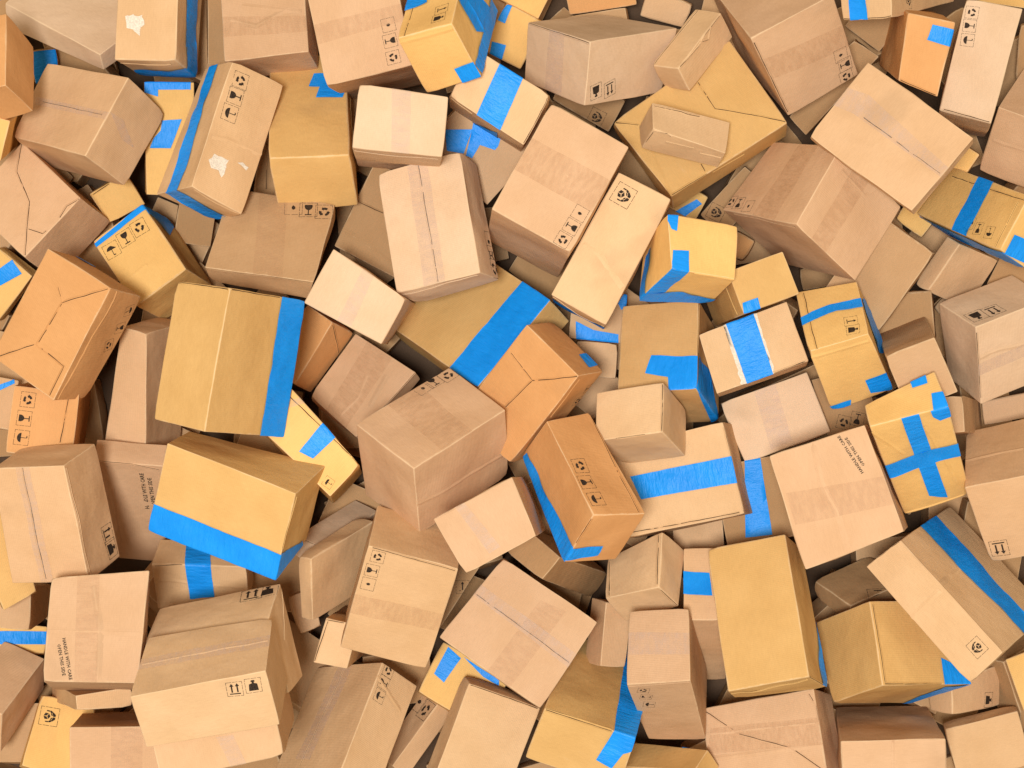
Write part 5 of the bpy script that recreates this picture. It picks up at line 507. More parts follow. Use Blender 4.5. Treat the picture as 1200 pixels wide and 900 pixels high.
(134, 'brown box at the right edge beside the three-symbol column box', 'b', 0.0054, [(2.1549, 1.2889, 0.3422), (2.1609, 1.5306, 0.3968), (2.2853, 1.2761, 0.3846), (2.2011, 1.3178, 0.2091), (2.2913, 1.5178, 0.4392), (2.207, 1.5595, 0.2636), (2.3314, 1.3051, 0.2514), (2.3374, 1.5468, 0.306)], [], 'cardboard boxes heaped in a pile'),
(136, 'brown box in the gap under the large protruding pink-tan box', 'b', 0.0052, [(1.283, 0.4112, 0.0987), (1.2656, 0.5096, 0.102), (1.4447, 0.4387, 0.1316), (1.302, 0.4179, 0.0), (1.4273, 0.5371, 0.1349), (1.2846, 0.5163, 0.0033), (1.4637, 0.4454, 0.0329), (1.4463, 0.5438, 0.0362)], [], 'cardboard boxes heaped in a pile'),
(140, 'pale box corner beside the narrow standing box, lower left of centre', 't', 0.0038, [(-0.896, -1.0604, 0.3872), (-0.953, -0.9095, 0.3731), (-0.8107, -1.0293, 0.3715), (-0.9092, -1.0738, 0.2932), (-0.8678, -0.8782, 0.3575), (-0.9663, -0.9227, 0.2791), (-0.8228, -1.0426, 0.2776), (-0.8799, -0.8915, 0.2635)], [], 'cardboard boxes heaped in a pile'),
(141, 'yellow box with a blue strip low in the gap at the left edge', 'y', 0.0048, [(-2.0085, -1.1627, 0.3065), (-2.0016, -1.0449, 0.2853), (-2.2207, -1.1412, 0.3711), (-2.0461, -1.1826, 0.1868), (-2.2152, -1.0237, 0.3499), (-2.0407, -1.0651, 0.1656), (-2.259, -1.161, 0.2513), (-2.2535, -1.0435, 0.2301)], [('T', 'ab', [(0.7098, 1.0), (0.8164, 0.0), (0.3552, 0.0), (0.255, 1.0)])], 'cardboard boxes heaped in a pile'),
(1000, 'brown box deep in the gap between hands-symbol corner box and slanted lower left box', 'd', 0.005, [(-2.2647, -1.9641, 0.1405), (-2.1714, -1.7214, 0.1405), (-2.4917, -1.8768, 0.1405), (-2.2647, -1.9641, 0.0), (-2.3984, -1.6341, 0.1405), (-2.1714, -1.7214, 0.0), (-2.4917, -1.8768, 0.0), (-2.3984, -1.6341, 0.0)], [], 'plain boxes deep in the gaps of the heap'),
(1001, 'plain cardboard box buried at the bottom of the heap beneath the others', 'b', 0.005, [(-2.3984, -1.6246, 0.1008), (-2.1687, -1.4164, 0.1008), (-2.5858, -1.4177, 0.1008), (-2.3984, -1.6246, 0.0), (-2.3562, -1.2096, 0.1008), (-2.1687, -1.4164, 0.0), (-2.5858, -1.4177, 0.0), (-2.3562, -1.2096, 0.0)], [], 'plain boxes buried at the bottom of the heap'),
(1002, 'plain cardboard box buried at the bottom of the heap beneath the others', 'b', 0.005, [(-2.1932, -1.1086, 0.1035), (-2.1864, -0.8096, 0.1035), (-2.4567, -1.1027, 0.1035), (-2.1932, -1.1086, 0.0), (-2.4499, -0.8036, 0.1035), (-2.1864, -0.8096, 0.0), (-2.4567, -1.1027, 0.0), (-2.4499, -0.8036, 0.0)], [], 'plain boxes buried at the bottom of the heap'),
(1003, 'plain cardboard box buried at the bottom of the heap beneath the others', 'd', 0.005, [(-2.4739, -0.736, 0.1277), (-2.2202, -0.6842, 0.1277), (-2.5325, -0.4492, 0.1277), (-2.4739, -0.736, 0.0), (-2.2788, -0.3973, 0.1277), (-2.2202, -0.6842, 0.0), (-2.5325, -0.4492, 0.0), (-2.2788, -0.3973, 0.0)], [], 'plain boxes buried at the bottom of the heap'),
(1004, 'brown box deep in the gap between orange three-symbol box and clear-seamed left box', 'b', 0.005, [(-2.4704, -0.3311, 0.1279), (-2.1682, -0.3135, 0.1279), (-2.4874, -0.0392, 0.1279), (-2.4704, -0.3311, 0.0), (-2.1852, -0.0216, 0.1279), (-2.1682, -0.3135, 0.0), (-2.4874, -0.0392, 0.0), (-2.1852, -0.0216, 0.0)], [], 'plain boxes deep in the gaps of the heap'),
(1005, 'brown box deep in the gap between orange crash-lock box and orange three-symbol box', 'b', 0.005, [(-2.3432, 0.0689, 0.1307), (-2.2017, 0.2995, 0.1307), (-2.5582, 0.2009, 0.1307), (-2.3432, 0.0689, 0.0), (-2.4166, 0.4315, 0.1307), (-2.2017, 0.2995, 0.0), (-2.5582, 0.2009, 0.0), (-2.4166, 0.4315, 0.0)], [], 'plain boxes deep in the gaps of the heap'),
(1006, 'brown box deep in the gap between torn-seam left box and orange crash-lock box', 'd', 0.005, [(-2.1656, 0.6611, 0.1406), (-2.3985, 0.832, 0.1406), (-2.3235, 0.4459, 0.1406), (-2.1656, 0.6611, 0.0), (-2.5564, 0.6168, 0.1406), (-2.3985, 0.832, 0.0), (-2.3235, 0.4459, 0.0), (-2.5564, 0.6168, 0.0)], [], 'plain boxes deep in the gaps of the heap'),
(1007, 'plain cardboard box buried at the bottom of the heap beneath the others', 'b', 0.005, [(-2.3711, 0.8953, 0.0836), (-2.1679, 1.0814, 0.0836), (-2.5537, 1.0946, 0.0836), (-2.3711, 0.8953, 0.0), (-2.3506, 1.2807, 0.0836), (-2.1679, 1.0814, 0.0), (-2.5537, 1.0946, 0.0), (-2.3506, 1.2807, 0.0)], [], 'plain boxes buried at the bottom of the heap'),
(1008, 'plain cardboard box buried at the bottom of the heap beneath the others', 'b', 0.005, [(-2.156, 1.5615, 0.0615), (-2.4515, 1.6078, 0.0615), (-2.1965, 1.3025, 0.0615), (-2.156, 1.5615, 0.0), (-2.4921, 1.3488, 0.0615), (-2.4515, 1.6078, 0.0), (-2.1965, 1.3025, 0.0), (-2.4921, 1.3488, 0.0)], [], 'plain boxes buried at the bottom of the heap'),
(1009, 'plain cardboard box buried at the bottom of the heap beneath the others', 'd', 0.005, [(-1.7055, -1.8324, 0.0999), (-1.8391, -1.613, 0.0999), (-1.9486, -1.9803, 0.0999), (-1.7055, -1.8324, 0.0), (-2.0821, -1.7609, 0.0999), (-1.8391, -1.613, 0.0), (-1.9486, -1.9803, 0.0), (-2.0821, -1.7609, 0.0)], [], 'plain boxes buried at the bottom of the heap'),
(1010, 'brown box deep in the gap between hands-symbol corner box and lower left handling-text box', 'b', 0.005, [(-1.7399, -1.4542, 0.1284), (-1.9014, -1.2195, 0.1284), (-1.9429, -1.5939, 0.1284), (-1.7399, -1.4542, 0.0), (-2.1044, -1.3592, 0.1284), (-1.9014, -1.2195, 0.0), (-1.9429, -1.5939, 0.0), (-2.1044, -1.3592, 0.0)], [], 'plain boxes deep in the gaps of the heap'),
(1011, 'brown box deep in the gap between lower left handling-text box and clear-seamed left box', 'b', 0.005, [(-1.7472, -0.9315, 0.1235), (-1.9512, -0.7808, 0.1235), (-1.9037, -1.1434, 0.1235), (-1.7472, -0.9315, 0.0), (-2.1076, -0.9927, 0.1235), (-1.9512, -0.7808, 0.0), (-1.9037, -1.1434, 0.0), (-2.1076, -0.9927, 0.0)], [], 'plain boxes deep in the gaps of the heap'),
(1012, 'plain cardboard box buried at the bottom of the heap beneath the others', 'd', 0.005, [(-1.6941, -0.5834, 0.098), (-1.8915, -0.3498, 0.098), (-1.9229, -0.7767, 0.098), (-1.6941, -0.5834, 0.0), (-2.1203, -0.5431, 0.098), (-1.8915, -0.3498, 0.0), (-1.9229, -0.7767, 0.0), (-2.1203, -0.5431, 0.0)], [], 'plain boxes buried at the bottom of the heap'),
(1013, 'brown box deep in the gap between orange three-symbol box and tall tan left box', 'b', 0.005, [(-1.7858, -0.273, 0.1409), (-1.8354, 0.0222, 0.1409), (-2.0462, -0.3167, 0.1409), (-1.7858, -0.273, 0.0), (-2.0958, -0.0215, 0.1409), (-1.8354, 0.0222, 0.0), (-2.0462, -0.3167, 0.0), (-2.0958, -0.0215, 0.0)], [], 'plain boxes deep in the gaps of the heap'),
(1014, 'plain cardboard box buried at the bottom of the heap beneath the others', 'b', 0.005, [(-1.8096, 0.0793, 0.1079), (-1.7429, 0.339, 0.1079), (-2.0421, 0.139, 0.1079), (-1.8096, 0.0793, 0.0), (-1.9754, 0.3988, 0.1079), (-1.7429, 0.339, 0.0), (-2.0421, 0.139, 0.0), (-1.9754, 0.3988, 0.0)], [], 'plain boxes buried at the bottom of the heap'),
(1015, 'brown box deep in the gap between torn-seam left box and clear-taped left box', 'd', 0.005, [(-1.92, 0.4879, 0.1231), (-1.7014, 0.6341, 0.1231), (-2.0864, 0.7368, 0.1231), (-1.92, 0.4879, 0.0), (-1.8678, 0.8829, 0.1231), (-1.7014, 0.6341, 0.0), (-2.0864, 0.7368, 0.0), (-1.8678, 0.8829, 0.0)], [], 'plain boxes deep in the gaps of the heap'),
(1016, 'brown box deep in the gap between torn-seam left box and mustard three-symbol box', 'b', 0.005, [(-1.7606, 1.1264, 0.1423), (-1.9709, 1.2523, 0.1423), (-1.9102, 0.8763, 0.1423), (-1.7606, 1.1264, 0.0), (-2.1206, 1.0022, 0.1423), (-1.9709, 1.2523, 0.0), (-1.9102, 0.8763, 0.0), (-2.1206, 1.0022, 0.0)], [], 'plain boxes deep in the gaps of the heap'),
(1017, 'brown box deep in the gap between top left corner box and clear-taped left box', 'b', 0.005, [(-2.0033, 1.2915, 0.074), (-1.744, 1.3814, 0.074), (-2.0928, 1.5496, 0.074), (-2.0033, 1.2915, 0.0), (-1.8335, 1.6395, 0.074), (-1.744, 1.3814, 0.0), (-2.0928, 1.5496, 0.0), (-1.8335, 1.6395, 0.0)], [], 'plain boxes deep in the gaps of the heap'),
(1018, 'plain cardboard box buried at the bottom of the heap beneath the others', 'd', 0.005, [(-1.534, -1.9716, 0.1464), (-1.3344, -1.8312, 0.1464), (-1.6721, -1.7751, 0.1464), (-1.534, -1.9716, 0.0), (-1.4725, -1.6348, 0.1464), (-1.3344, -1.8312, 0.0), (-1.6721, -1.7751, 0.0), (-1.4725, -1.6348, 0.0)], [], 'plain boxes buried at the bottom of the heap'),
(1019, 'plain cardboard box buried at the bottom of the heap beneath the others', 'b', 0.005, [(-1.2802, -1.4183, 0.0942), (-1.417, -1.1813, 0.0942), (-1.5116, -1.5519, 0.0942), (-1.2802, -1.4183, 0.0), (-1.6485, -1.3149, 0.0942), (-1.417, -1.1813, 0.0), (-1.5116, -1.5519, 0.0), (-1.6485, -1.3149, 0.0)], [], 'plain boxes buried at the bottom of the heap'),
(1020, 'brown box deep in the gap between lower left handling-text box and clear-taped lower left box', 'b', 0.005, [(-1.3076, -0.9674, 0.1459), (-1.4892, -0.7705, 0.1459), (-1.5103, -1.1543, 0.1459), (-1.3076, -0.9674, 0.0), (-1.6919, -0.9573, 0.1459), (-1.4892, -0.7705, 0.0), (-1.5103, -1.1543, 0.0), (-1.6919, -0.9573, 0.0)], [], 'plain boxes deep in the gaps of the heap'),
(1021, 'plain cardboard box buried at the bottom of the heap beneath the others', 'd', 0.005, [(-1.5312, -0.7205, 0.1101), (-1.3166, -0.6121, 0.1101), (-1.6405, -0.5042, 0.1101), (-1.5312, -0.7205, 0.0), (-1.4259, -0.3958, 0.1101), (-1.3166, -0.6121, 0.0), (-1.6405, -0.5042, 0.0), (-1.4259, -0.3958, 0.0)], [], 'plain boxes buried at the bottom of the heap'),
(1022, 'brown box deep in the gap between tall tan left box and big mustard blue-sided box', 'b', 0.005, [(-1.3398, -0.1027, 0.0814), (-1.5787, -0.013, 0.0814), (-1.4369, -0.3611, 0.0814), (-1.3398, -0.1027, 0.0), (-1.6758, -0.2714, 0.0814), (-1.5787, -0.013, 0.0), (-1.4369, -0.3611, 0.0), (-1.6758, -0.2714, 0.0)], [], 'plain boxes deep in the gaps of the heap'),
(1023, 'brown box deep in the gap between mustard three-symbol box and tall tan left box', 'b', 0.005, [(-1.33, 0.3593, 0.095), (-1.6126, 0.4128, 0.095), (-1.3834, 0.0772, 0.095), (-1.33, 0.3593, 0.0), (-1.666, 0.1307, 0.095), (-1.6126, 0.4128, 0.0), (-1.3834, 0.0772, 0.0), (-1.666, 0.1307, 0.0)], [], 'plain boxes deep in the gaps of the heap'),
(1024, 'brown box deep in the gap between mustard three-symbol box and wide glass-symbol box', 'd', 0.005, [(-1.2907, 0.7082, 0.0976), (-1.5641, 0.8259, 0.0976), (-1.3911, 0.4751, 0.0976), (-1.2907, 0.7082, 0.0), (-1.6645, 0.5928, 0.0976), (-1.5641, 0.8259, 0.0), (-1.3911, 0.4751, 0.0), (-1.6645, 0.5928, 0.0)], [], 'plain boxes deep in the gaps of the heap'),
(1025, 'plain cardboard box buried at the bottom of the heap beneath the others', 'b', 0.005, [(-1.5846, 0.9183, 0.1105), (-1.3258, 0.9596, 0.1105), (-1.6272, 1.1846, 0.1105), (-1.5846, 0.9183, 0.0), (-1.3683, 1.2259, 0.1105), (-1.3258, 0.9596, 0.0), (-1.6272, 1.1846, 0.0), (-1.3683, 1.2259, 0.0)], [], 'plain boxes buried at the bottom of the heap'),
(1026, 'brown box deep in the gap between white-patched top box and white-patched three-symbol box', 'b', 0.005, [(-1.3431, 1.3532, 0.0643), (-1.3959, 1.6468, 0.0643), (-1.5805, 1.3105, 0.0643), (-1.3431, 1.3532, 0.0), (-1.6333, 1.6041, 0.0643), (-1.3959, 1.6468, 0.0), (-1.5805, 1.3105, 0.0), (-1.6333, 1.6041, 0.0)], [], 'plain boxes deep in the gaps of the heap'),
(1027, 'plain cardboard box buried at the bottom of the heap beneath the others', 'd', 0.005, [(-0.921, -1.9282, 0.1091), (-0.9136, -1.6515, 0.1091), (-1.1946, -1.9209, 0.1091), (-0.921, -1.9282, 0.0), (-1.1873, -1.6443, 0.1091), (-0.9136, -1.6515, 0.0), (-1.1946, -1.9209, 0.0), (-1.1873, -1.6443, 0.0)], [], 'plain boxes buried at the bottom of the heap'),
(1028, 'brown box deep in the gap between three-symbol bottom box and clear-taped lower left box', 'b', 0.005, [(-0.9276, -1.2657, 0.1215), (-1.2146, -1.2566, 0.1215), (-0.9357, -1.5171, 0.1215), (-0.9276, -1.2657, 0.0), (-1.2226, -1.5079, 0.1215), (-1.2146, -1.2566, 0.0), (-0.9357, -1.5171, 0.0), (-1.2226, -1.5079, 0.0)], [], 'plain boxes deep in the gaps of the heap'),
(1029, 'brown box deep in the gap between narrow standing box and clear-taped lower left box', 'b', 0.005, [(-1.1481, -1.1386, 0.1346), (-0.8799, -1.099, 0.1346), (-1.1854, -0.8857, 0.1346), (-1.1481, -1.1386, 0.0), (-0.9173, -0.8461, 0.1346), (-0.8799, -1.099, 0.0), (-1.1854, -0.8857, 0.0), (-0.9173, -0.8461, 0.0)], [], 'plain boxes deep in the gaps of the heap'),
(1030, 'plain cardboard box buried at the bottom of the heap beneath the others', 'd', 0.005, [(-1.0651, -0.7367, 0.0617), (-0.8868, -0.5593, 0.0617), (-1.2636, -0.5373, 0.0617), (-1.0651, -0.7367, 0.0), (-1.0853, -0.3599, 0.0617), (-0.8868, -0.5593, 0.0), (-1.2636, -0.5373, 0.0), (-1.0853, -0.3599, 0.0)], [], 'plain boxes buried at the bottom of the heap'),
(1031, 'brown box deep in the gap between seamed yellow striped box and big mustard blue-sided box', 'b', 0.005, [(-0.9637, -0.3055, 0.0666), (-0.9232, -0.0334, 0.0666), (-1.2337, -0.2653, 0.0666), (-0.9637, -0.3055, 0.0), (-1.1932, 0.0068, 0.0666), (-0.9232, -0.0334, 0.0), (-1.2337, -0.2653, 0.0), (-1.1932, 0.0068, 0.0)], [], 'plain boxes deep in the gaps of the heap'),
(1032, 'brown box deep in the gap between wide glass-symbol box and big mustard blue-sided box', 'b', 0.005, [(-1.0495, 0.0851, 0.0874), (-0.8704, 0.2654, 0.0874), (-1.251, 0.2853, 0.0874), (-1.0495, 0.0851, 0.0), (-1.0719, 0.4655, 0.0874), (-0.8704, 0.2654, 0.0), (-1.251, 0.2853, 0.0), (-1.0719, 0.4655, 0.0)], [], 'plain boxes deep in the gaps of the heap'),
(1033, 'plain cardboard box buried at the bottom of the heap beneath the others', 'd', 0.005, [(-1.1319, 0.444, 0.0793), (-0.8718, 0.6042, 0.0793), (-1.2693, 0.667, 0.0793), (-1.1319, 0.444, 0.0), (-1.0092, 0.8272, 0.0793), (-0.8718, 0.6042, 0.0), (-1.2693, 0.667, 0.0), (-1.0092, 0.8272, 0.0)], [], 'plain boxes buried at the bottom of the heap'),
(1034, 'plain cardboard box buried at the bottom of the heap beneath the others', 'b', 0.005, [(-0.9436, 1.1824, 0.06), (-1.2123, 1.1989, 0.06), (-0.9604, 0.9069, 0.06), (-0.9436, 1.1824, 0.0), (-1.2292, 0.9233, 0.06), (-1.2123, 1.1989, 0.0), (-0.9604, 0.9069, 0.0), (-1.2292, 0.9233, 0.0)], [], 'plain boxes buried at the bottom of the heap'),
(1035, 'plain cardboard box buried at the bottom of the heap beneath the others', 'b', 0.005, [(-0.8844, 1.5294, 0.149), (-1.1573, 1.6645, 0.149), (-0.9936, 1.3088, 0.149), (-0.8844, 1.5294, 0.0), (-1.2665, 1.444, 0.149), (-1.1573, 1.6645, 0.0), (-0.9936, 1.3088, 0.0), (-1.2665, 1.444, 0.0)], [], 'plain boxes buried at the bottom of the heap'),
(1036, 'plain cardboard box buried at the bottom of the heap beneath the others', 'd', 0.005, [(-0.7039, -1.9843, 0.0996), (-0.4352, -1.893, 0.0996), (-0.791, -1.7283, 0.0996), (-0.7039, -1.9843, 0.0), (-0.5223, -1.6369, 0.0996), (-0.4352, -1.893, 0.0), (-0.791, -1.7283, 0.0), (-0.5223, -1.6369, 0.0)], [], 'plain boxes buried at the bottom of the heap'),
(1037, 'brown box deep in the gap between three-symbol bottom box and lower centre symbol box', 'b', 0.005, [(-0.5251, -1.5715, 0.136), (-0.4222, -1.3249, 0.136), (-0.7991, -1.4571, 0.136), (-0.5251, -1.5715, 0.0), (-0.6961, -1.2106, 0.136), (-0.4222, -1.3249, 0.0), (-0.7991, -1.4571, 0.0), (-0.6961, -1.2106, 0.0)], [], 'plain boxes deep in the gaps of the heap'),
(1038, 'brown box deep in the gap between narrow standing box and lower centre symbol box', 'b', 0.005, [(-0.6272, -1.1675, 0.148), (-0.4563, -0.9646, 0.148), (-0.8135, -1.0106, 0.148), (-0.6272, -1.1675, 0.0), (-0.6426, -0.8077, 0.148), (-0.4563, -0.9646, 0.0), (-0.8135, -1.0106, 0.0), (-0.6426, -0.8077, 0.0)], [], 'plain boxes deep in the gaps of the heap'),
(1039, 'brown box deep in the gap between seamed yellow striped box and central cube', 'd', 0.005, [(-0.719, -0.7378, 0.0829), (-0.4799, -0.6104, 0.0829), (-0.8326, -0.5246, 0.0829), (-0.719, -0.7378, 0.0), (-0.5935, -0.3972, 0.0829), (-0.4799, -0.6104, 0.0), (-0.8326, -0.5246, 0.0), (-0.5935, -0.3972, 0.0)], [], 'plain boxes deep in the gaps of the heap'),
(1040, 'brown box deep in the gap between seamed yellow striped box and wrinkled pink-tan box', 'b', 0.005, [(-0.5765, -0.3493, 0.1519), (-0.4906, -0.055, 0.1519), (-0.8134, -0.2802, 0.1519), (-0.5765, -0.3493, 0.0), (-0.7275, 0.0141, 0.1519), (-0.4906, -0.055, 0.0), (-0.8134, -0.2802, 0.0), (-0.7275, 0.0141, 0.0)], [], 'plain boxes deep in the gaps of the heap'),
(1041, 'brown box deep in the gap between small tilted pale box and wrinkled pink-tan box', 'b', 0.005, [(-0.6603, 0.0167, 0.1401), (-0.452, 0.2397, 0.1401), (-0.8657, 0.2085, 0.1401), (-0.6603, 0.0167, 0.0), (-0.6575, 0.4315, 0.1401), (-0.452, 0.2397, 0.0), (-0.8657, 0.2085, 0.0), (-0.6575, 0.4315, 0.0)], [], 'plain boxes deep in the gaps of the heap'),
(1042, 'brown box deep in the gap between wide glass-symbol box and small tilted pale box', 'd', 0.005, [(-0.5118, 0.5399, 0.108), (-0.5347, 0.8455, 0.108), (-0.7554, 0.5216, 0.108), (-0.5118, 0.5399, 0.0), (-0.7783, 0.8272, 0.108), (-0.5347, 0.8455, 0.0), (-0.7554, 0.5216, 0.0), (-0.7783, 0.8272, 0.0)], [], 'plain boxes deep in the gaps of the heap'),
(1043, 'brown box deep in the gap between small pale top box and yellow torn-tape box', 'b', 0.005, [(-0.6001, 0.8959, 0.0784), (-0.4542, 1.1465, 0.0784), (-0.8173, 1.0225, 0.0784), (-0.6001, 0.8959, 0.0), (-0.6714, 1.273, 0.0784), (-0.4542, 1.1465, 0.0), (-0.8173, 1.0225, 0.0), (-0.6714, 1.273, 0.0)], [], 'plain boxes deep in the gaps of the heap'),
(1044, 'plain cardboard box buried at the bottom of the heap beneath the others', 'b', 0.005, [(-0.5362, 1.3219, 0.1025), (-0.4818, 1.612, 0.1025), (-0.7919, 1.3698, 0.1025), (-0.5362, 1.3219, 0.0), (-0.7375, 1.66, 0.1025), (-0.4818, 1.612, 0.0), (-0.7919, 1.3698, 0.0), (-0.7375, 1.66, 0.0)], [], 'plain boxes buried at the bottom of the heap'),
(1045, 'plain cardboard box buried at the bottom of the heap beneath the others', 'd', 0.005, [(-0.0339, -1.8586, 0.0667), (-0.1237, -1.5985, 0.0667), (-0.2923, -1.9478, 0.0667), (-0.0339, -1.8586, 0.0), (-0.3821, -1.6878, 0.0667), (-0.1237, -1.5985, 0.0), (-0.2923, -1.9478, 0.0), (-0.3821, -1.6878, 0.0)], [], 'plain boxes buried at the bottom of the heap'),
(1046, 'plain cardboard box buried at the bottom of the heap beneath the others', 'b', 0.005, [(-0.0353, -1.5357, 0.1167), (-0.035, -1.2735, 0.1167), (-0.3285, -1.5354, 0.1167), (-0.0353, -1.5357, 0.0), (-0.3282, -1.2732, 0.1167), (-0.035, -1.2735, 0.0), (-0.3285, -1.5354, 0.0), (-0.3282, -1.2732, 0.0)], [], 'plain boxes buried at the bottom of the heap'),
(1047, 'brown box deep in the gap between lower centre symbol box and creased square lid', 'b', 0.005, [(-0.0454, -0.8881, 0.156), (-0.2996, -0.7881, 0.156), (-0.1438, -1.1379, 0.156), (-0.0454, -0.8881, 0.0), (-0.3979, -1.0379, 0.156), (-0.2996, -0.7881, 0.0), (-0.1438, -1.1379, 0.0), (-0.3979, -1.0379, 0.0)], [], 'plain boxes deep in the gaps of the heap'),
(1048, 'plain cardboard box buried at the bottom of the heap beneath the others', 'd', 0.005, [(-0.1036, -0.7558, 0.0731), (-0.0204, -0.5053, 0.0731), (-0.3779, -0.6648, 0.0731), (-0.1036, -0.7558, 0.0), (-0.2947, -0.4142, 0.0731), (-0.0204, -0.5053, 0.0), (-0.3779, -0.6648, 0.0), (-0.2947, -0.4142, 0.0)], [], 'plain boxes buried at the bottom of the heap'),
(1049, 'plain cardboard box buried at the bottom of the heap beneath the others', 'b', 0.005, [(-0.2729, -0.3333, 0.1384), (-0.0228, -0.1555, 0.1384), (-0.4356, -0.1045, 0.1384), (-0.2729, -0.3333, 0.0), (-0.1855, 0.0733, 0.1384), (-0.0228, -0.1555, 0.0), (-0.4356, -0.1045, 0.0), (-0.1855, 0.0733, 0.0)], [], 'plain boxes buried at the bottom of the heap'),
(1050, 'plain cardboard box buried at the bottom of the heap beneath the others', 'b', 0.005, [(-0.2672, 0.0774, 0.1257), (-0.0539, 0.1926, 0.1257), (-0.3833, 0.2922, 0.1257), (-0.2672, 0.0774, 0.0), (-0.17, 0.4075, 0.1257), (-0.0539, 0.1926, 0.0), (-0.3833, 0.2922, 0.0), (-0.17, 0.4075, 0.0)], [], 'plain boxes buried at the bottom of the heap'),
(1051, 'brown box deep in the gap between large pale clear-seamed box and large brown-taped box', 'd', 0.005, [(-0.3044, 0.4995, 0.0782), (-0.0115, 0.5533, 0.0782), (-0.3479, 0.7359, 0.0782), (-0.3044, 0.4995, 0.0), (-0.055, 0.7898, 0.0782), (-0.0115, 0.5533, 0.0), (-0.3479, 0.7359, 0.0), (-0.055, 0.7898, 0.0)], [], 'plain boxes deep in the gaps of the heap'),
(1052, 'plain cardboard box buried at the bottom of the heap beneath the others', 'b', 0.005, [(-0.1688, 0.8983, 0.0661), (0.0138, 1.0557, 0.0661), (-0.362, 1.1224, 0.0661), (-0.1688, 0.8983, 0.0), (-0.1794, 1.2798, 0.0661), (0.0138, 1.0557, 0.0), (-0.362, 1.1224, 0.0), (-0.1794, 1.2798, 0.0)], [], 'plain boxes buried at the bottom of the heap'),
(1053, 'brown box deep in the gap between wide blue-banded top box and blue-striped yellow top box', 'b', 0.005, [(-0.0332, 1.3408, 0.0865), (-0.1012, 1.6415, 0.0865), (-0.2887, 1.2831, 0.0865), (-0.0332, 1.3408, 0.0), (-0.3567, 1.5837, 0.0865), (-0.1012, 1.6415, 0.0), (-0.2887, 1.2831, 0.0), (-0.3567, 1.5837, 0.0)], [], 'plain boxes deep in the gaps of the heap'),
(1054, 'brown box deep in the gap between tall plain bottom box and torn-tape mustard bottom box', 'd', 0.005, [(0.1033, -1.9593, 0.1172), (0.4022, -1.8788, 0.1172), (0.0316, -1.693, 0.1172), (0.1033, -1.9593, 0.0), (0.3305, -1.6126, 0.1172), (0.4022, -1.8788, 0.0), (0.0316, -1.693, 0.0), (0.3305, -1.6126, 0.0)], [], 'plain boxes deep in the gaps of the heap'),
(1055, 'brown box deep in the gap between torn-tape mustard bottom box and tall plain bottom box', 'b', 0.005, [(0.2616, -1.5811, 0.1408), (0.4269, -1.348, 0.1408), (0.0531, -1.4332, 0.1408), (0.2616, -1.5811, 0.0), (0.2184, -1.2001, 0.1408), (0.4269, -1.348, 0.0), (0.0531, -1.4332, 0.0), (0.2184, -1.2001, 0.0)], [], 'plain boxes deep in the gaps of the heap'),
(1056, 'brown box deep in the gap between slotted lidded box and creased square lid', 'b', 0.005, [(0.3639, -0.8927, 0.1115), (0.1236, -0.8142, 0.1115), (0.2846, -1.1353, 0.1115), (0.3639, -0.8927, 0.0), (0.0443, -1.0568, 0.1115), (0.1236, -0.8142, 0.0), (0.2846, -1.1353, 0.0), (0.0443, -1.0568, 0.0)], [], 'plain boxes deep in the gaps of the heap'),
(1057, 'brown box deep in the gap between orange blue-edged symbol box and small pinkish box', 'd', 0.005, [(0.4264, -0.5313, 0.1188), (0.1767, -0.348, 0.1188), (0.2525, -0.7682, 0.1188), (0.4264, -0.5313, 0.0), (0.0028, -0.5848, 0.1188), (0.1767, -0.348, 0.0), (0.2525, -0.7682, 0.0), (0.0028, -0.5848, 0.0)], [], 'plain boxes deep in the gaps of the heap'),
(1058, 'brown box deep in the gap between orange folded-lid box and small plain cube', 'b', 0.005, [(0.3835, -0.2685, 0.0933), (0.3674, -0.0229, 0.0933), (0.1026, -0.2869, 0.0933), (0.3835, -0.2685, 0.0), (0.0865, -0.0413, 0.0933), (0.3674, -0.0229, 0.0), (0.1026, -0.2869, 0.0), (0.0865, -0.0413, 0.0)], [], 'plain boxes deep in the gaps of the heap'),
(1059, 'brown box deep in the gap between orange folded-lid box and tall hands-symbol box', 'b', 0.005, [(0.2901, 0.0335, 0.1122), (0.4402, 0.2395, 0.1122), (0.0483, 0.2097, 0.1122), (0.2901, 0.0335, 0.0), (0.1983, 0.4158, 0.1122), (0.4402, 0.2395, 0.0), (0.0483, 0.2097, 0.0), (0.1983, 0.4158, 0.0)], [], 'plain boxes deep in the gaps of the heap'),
(1060, 'plain cardboard box buried at the bottom of the heap beneath the others', 'd', 0.005, [(0.2138, 0.4641, 0.0855), (0.3858, 0.6842, 0.0855), (0.0229, 0.6133, 0.0855), (0.2138, 0.4641, 0.0), (0.1948, 0.8334, 0.0855), (0.3858, 0.6842, 0.0), (0.0229, 0.6133, 0.0), (0.1948, 0.8334, 0.0)], [], 'plain boxes buried at the bottom of the heap'),
(1061, 'brown box deep in the gap between pale upside-down-arrows box and wide blue-banded top box', 'b', 0.005, [(0.3256, 0.9091, 0.0856), (0.3827, 1.2112, 0.0856), (0.0358, 0.9639, 0.0856), (0.3256, 0.9091, 0.0), (0.0929, 1.2659, 0.0856), (0.3827, 1.2112, 0.0), (0.0358, 0.9639, 0.0), (0.0929, 1.2659, 0.0)], [], 'plain boxes deep in the gaps of the heap'),
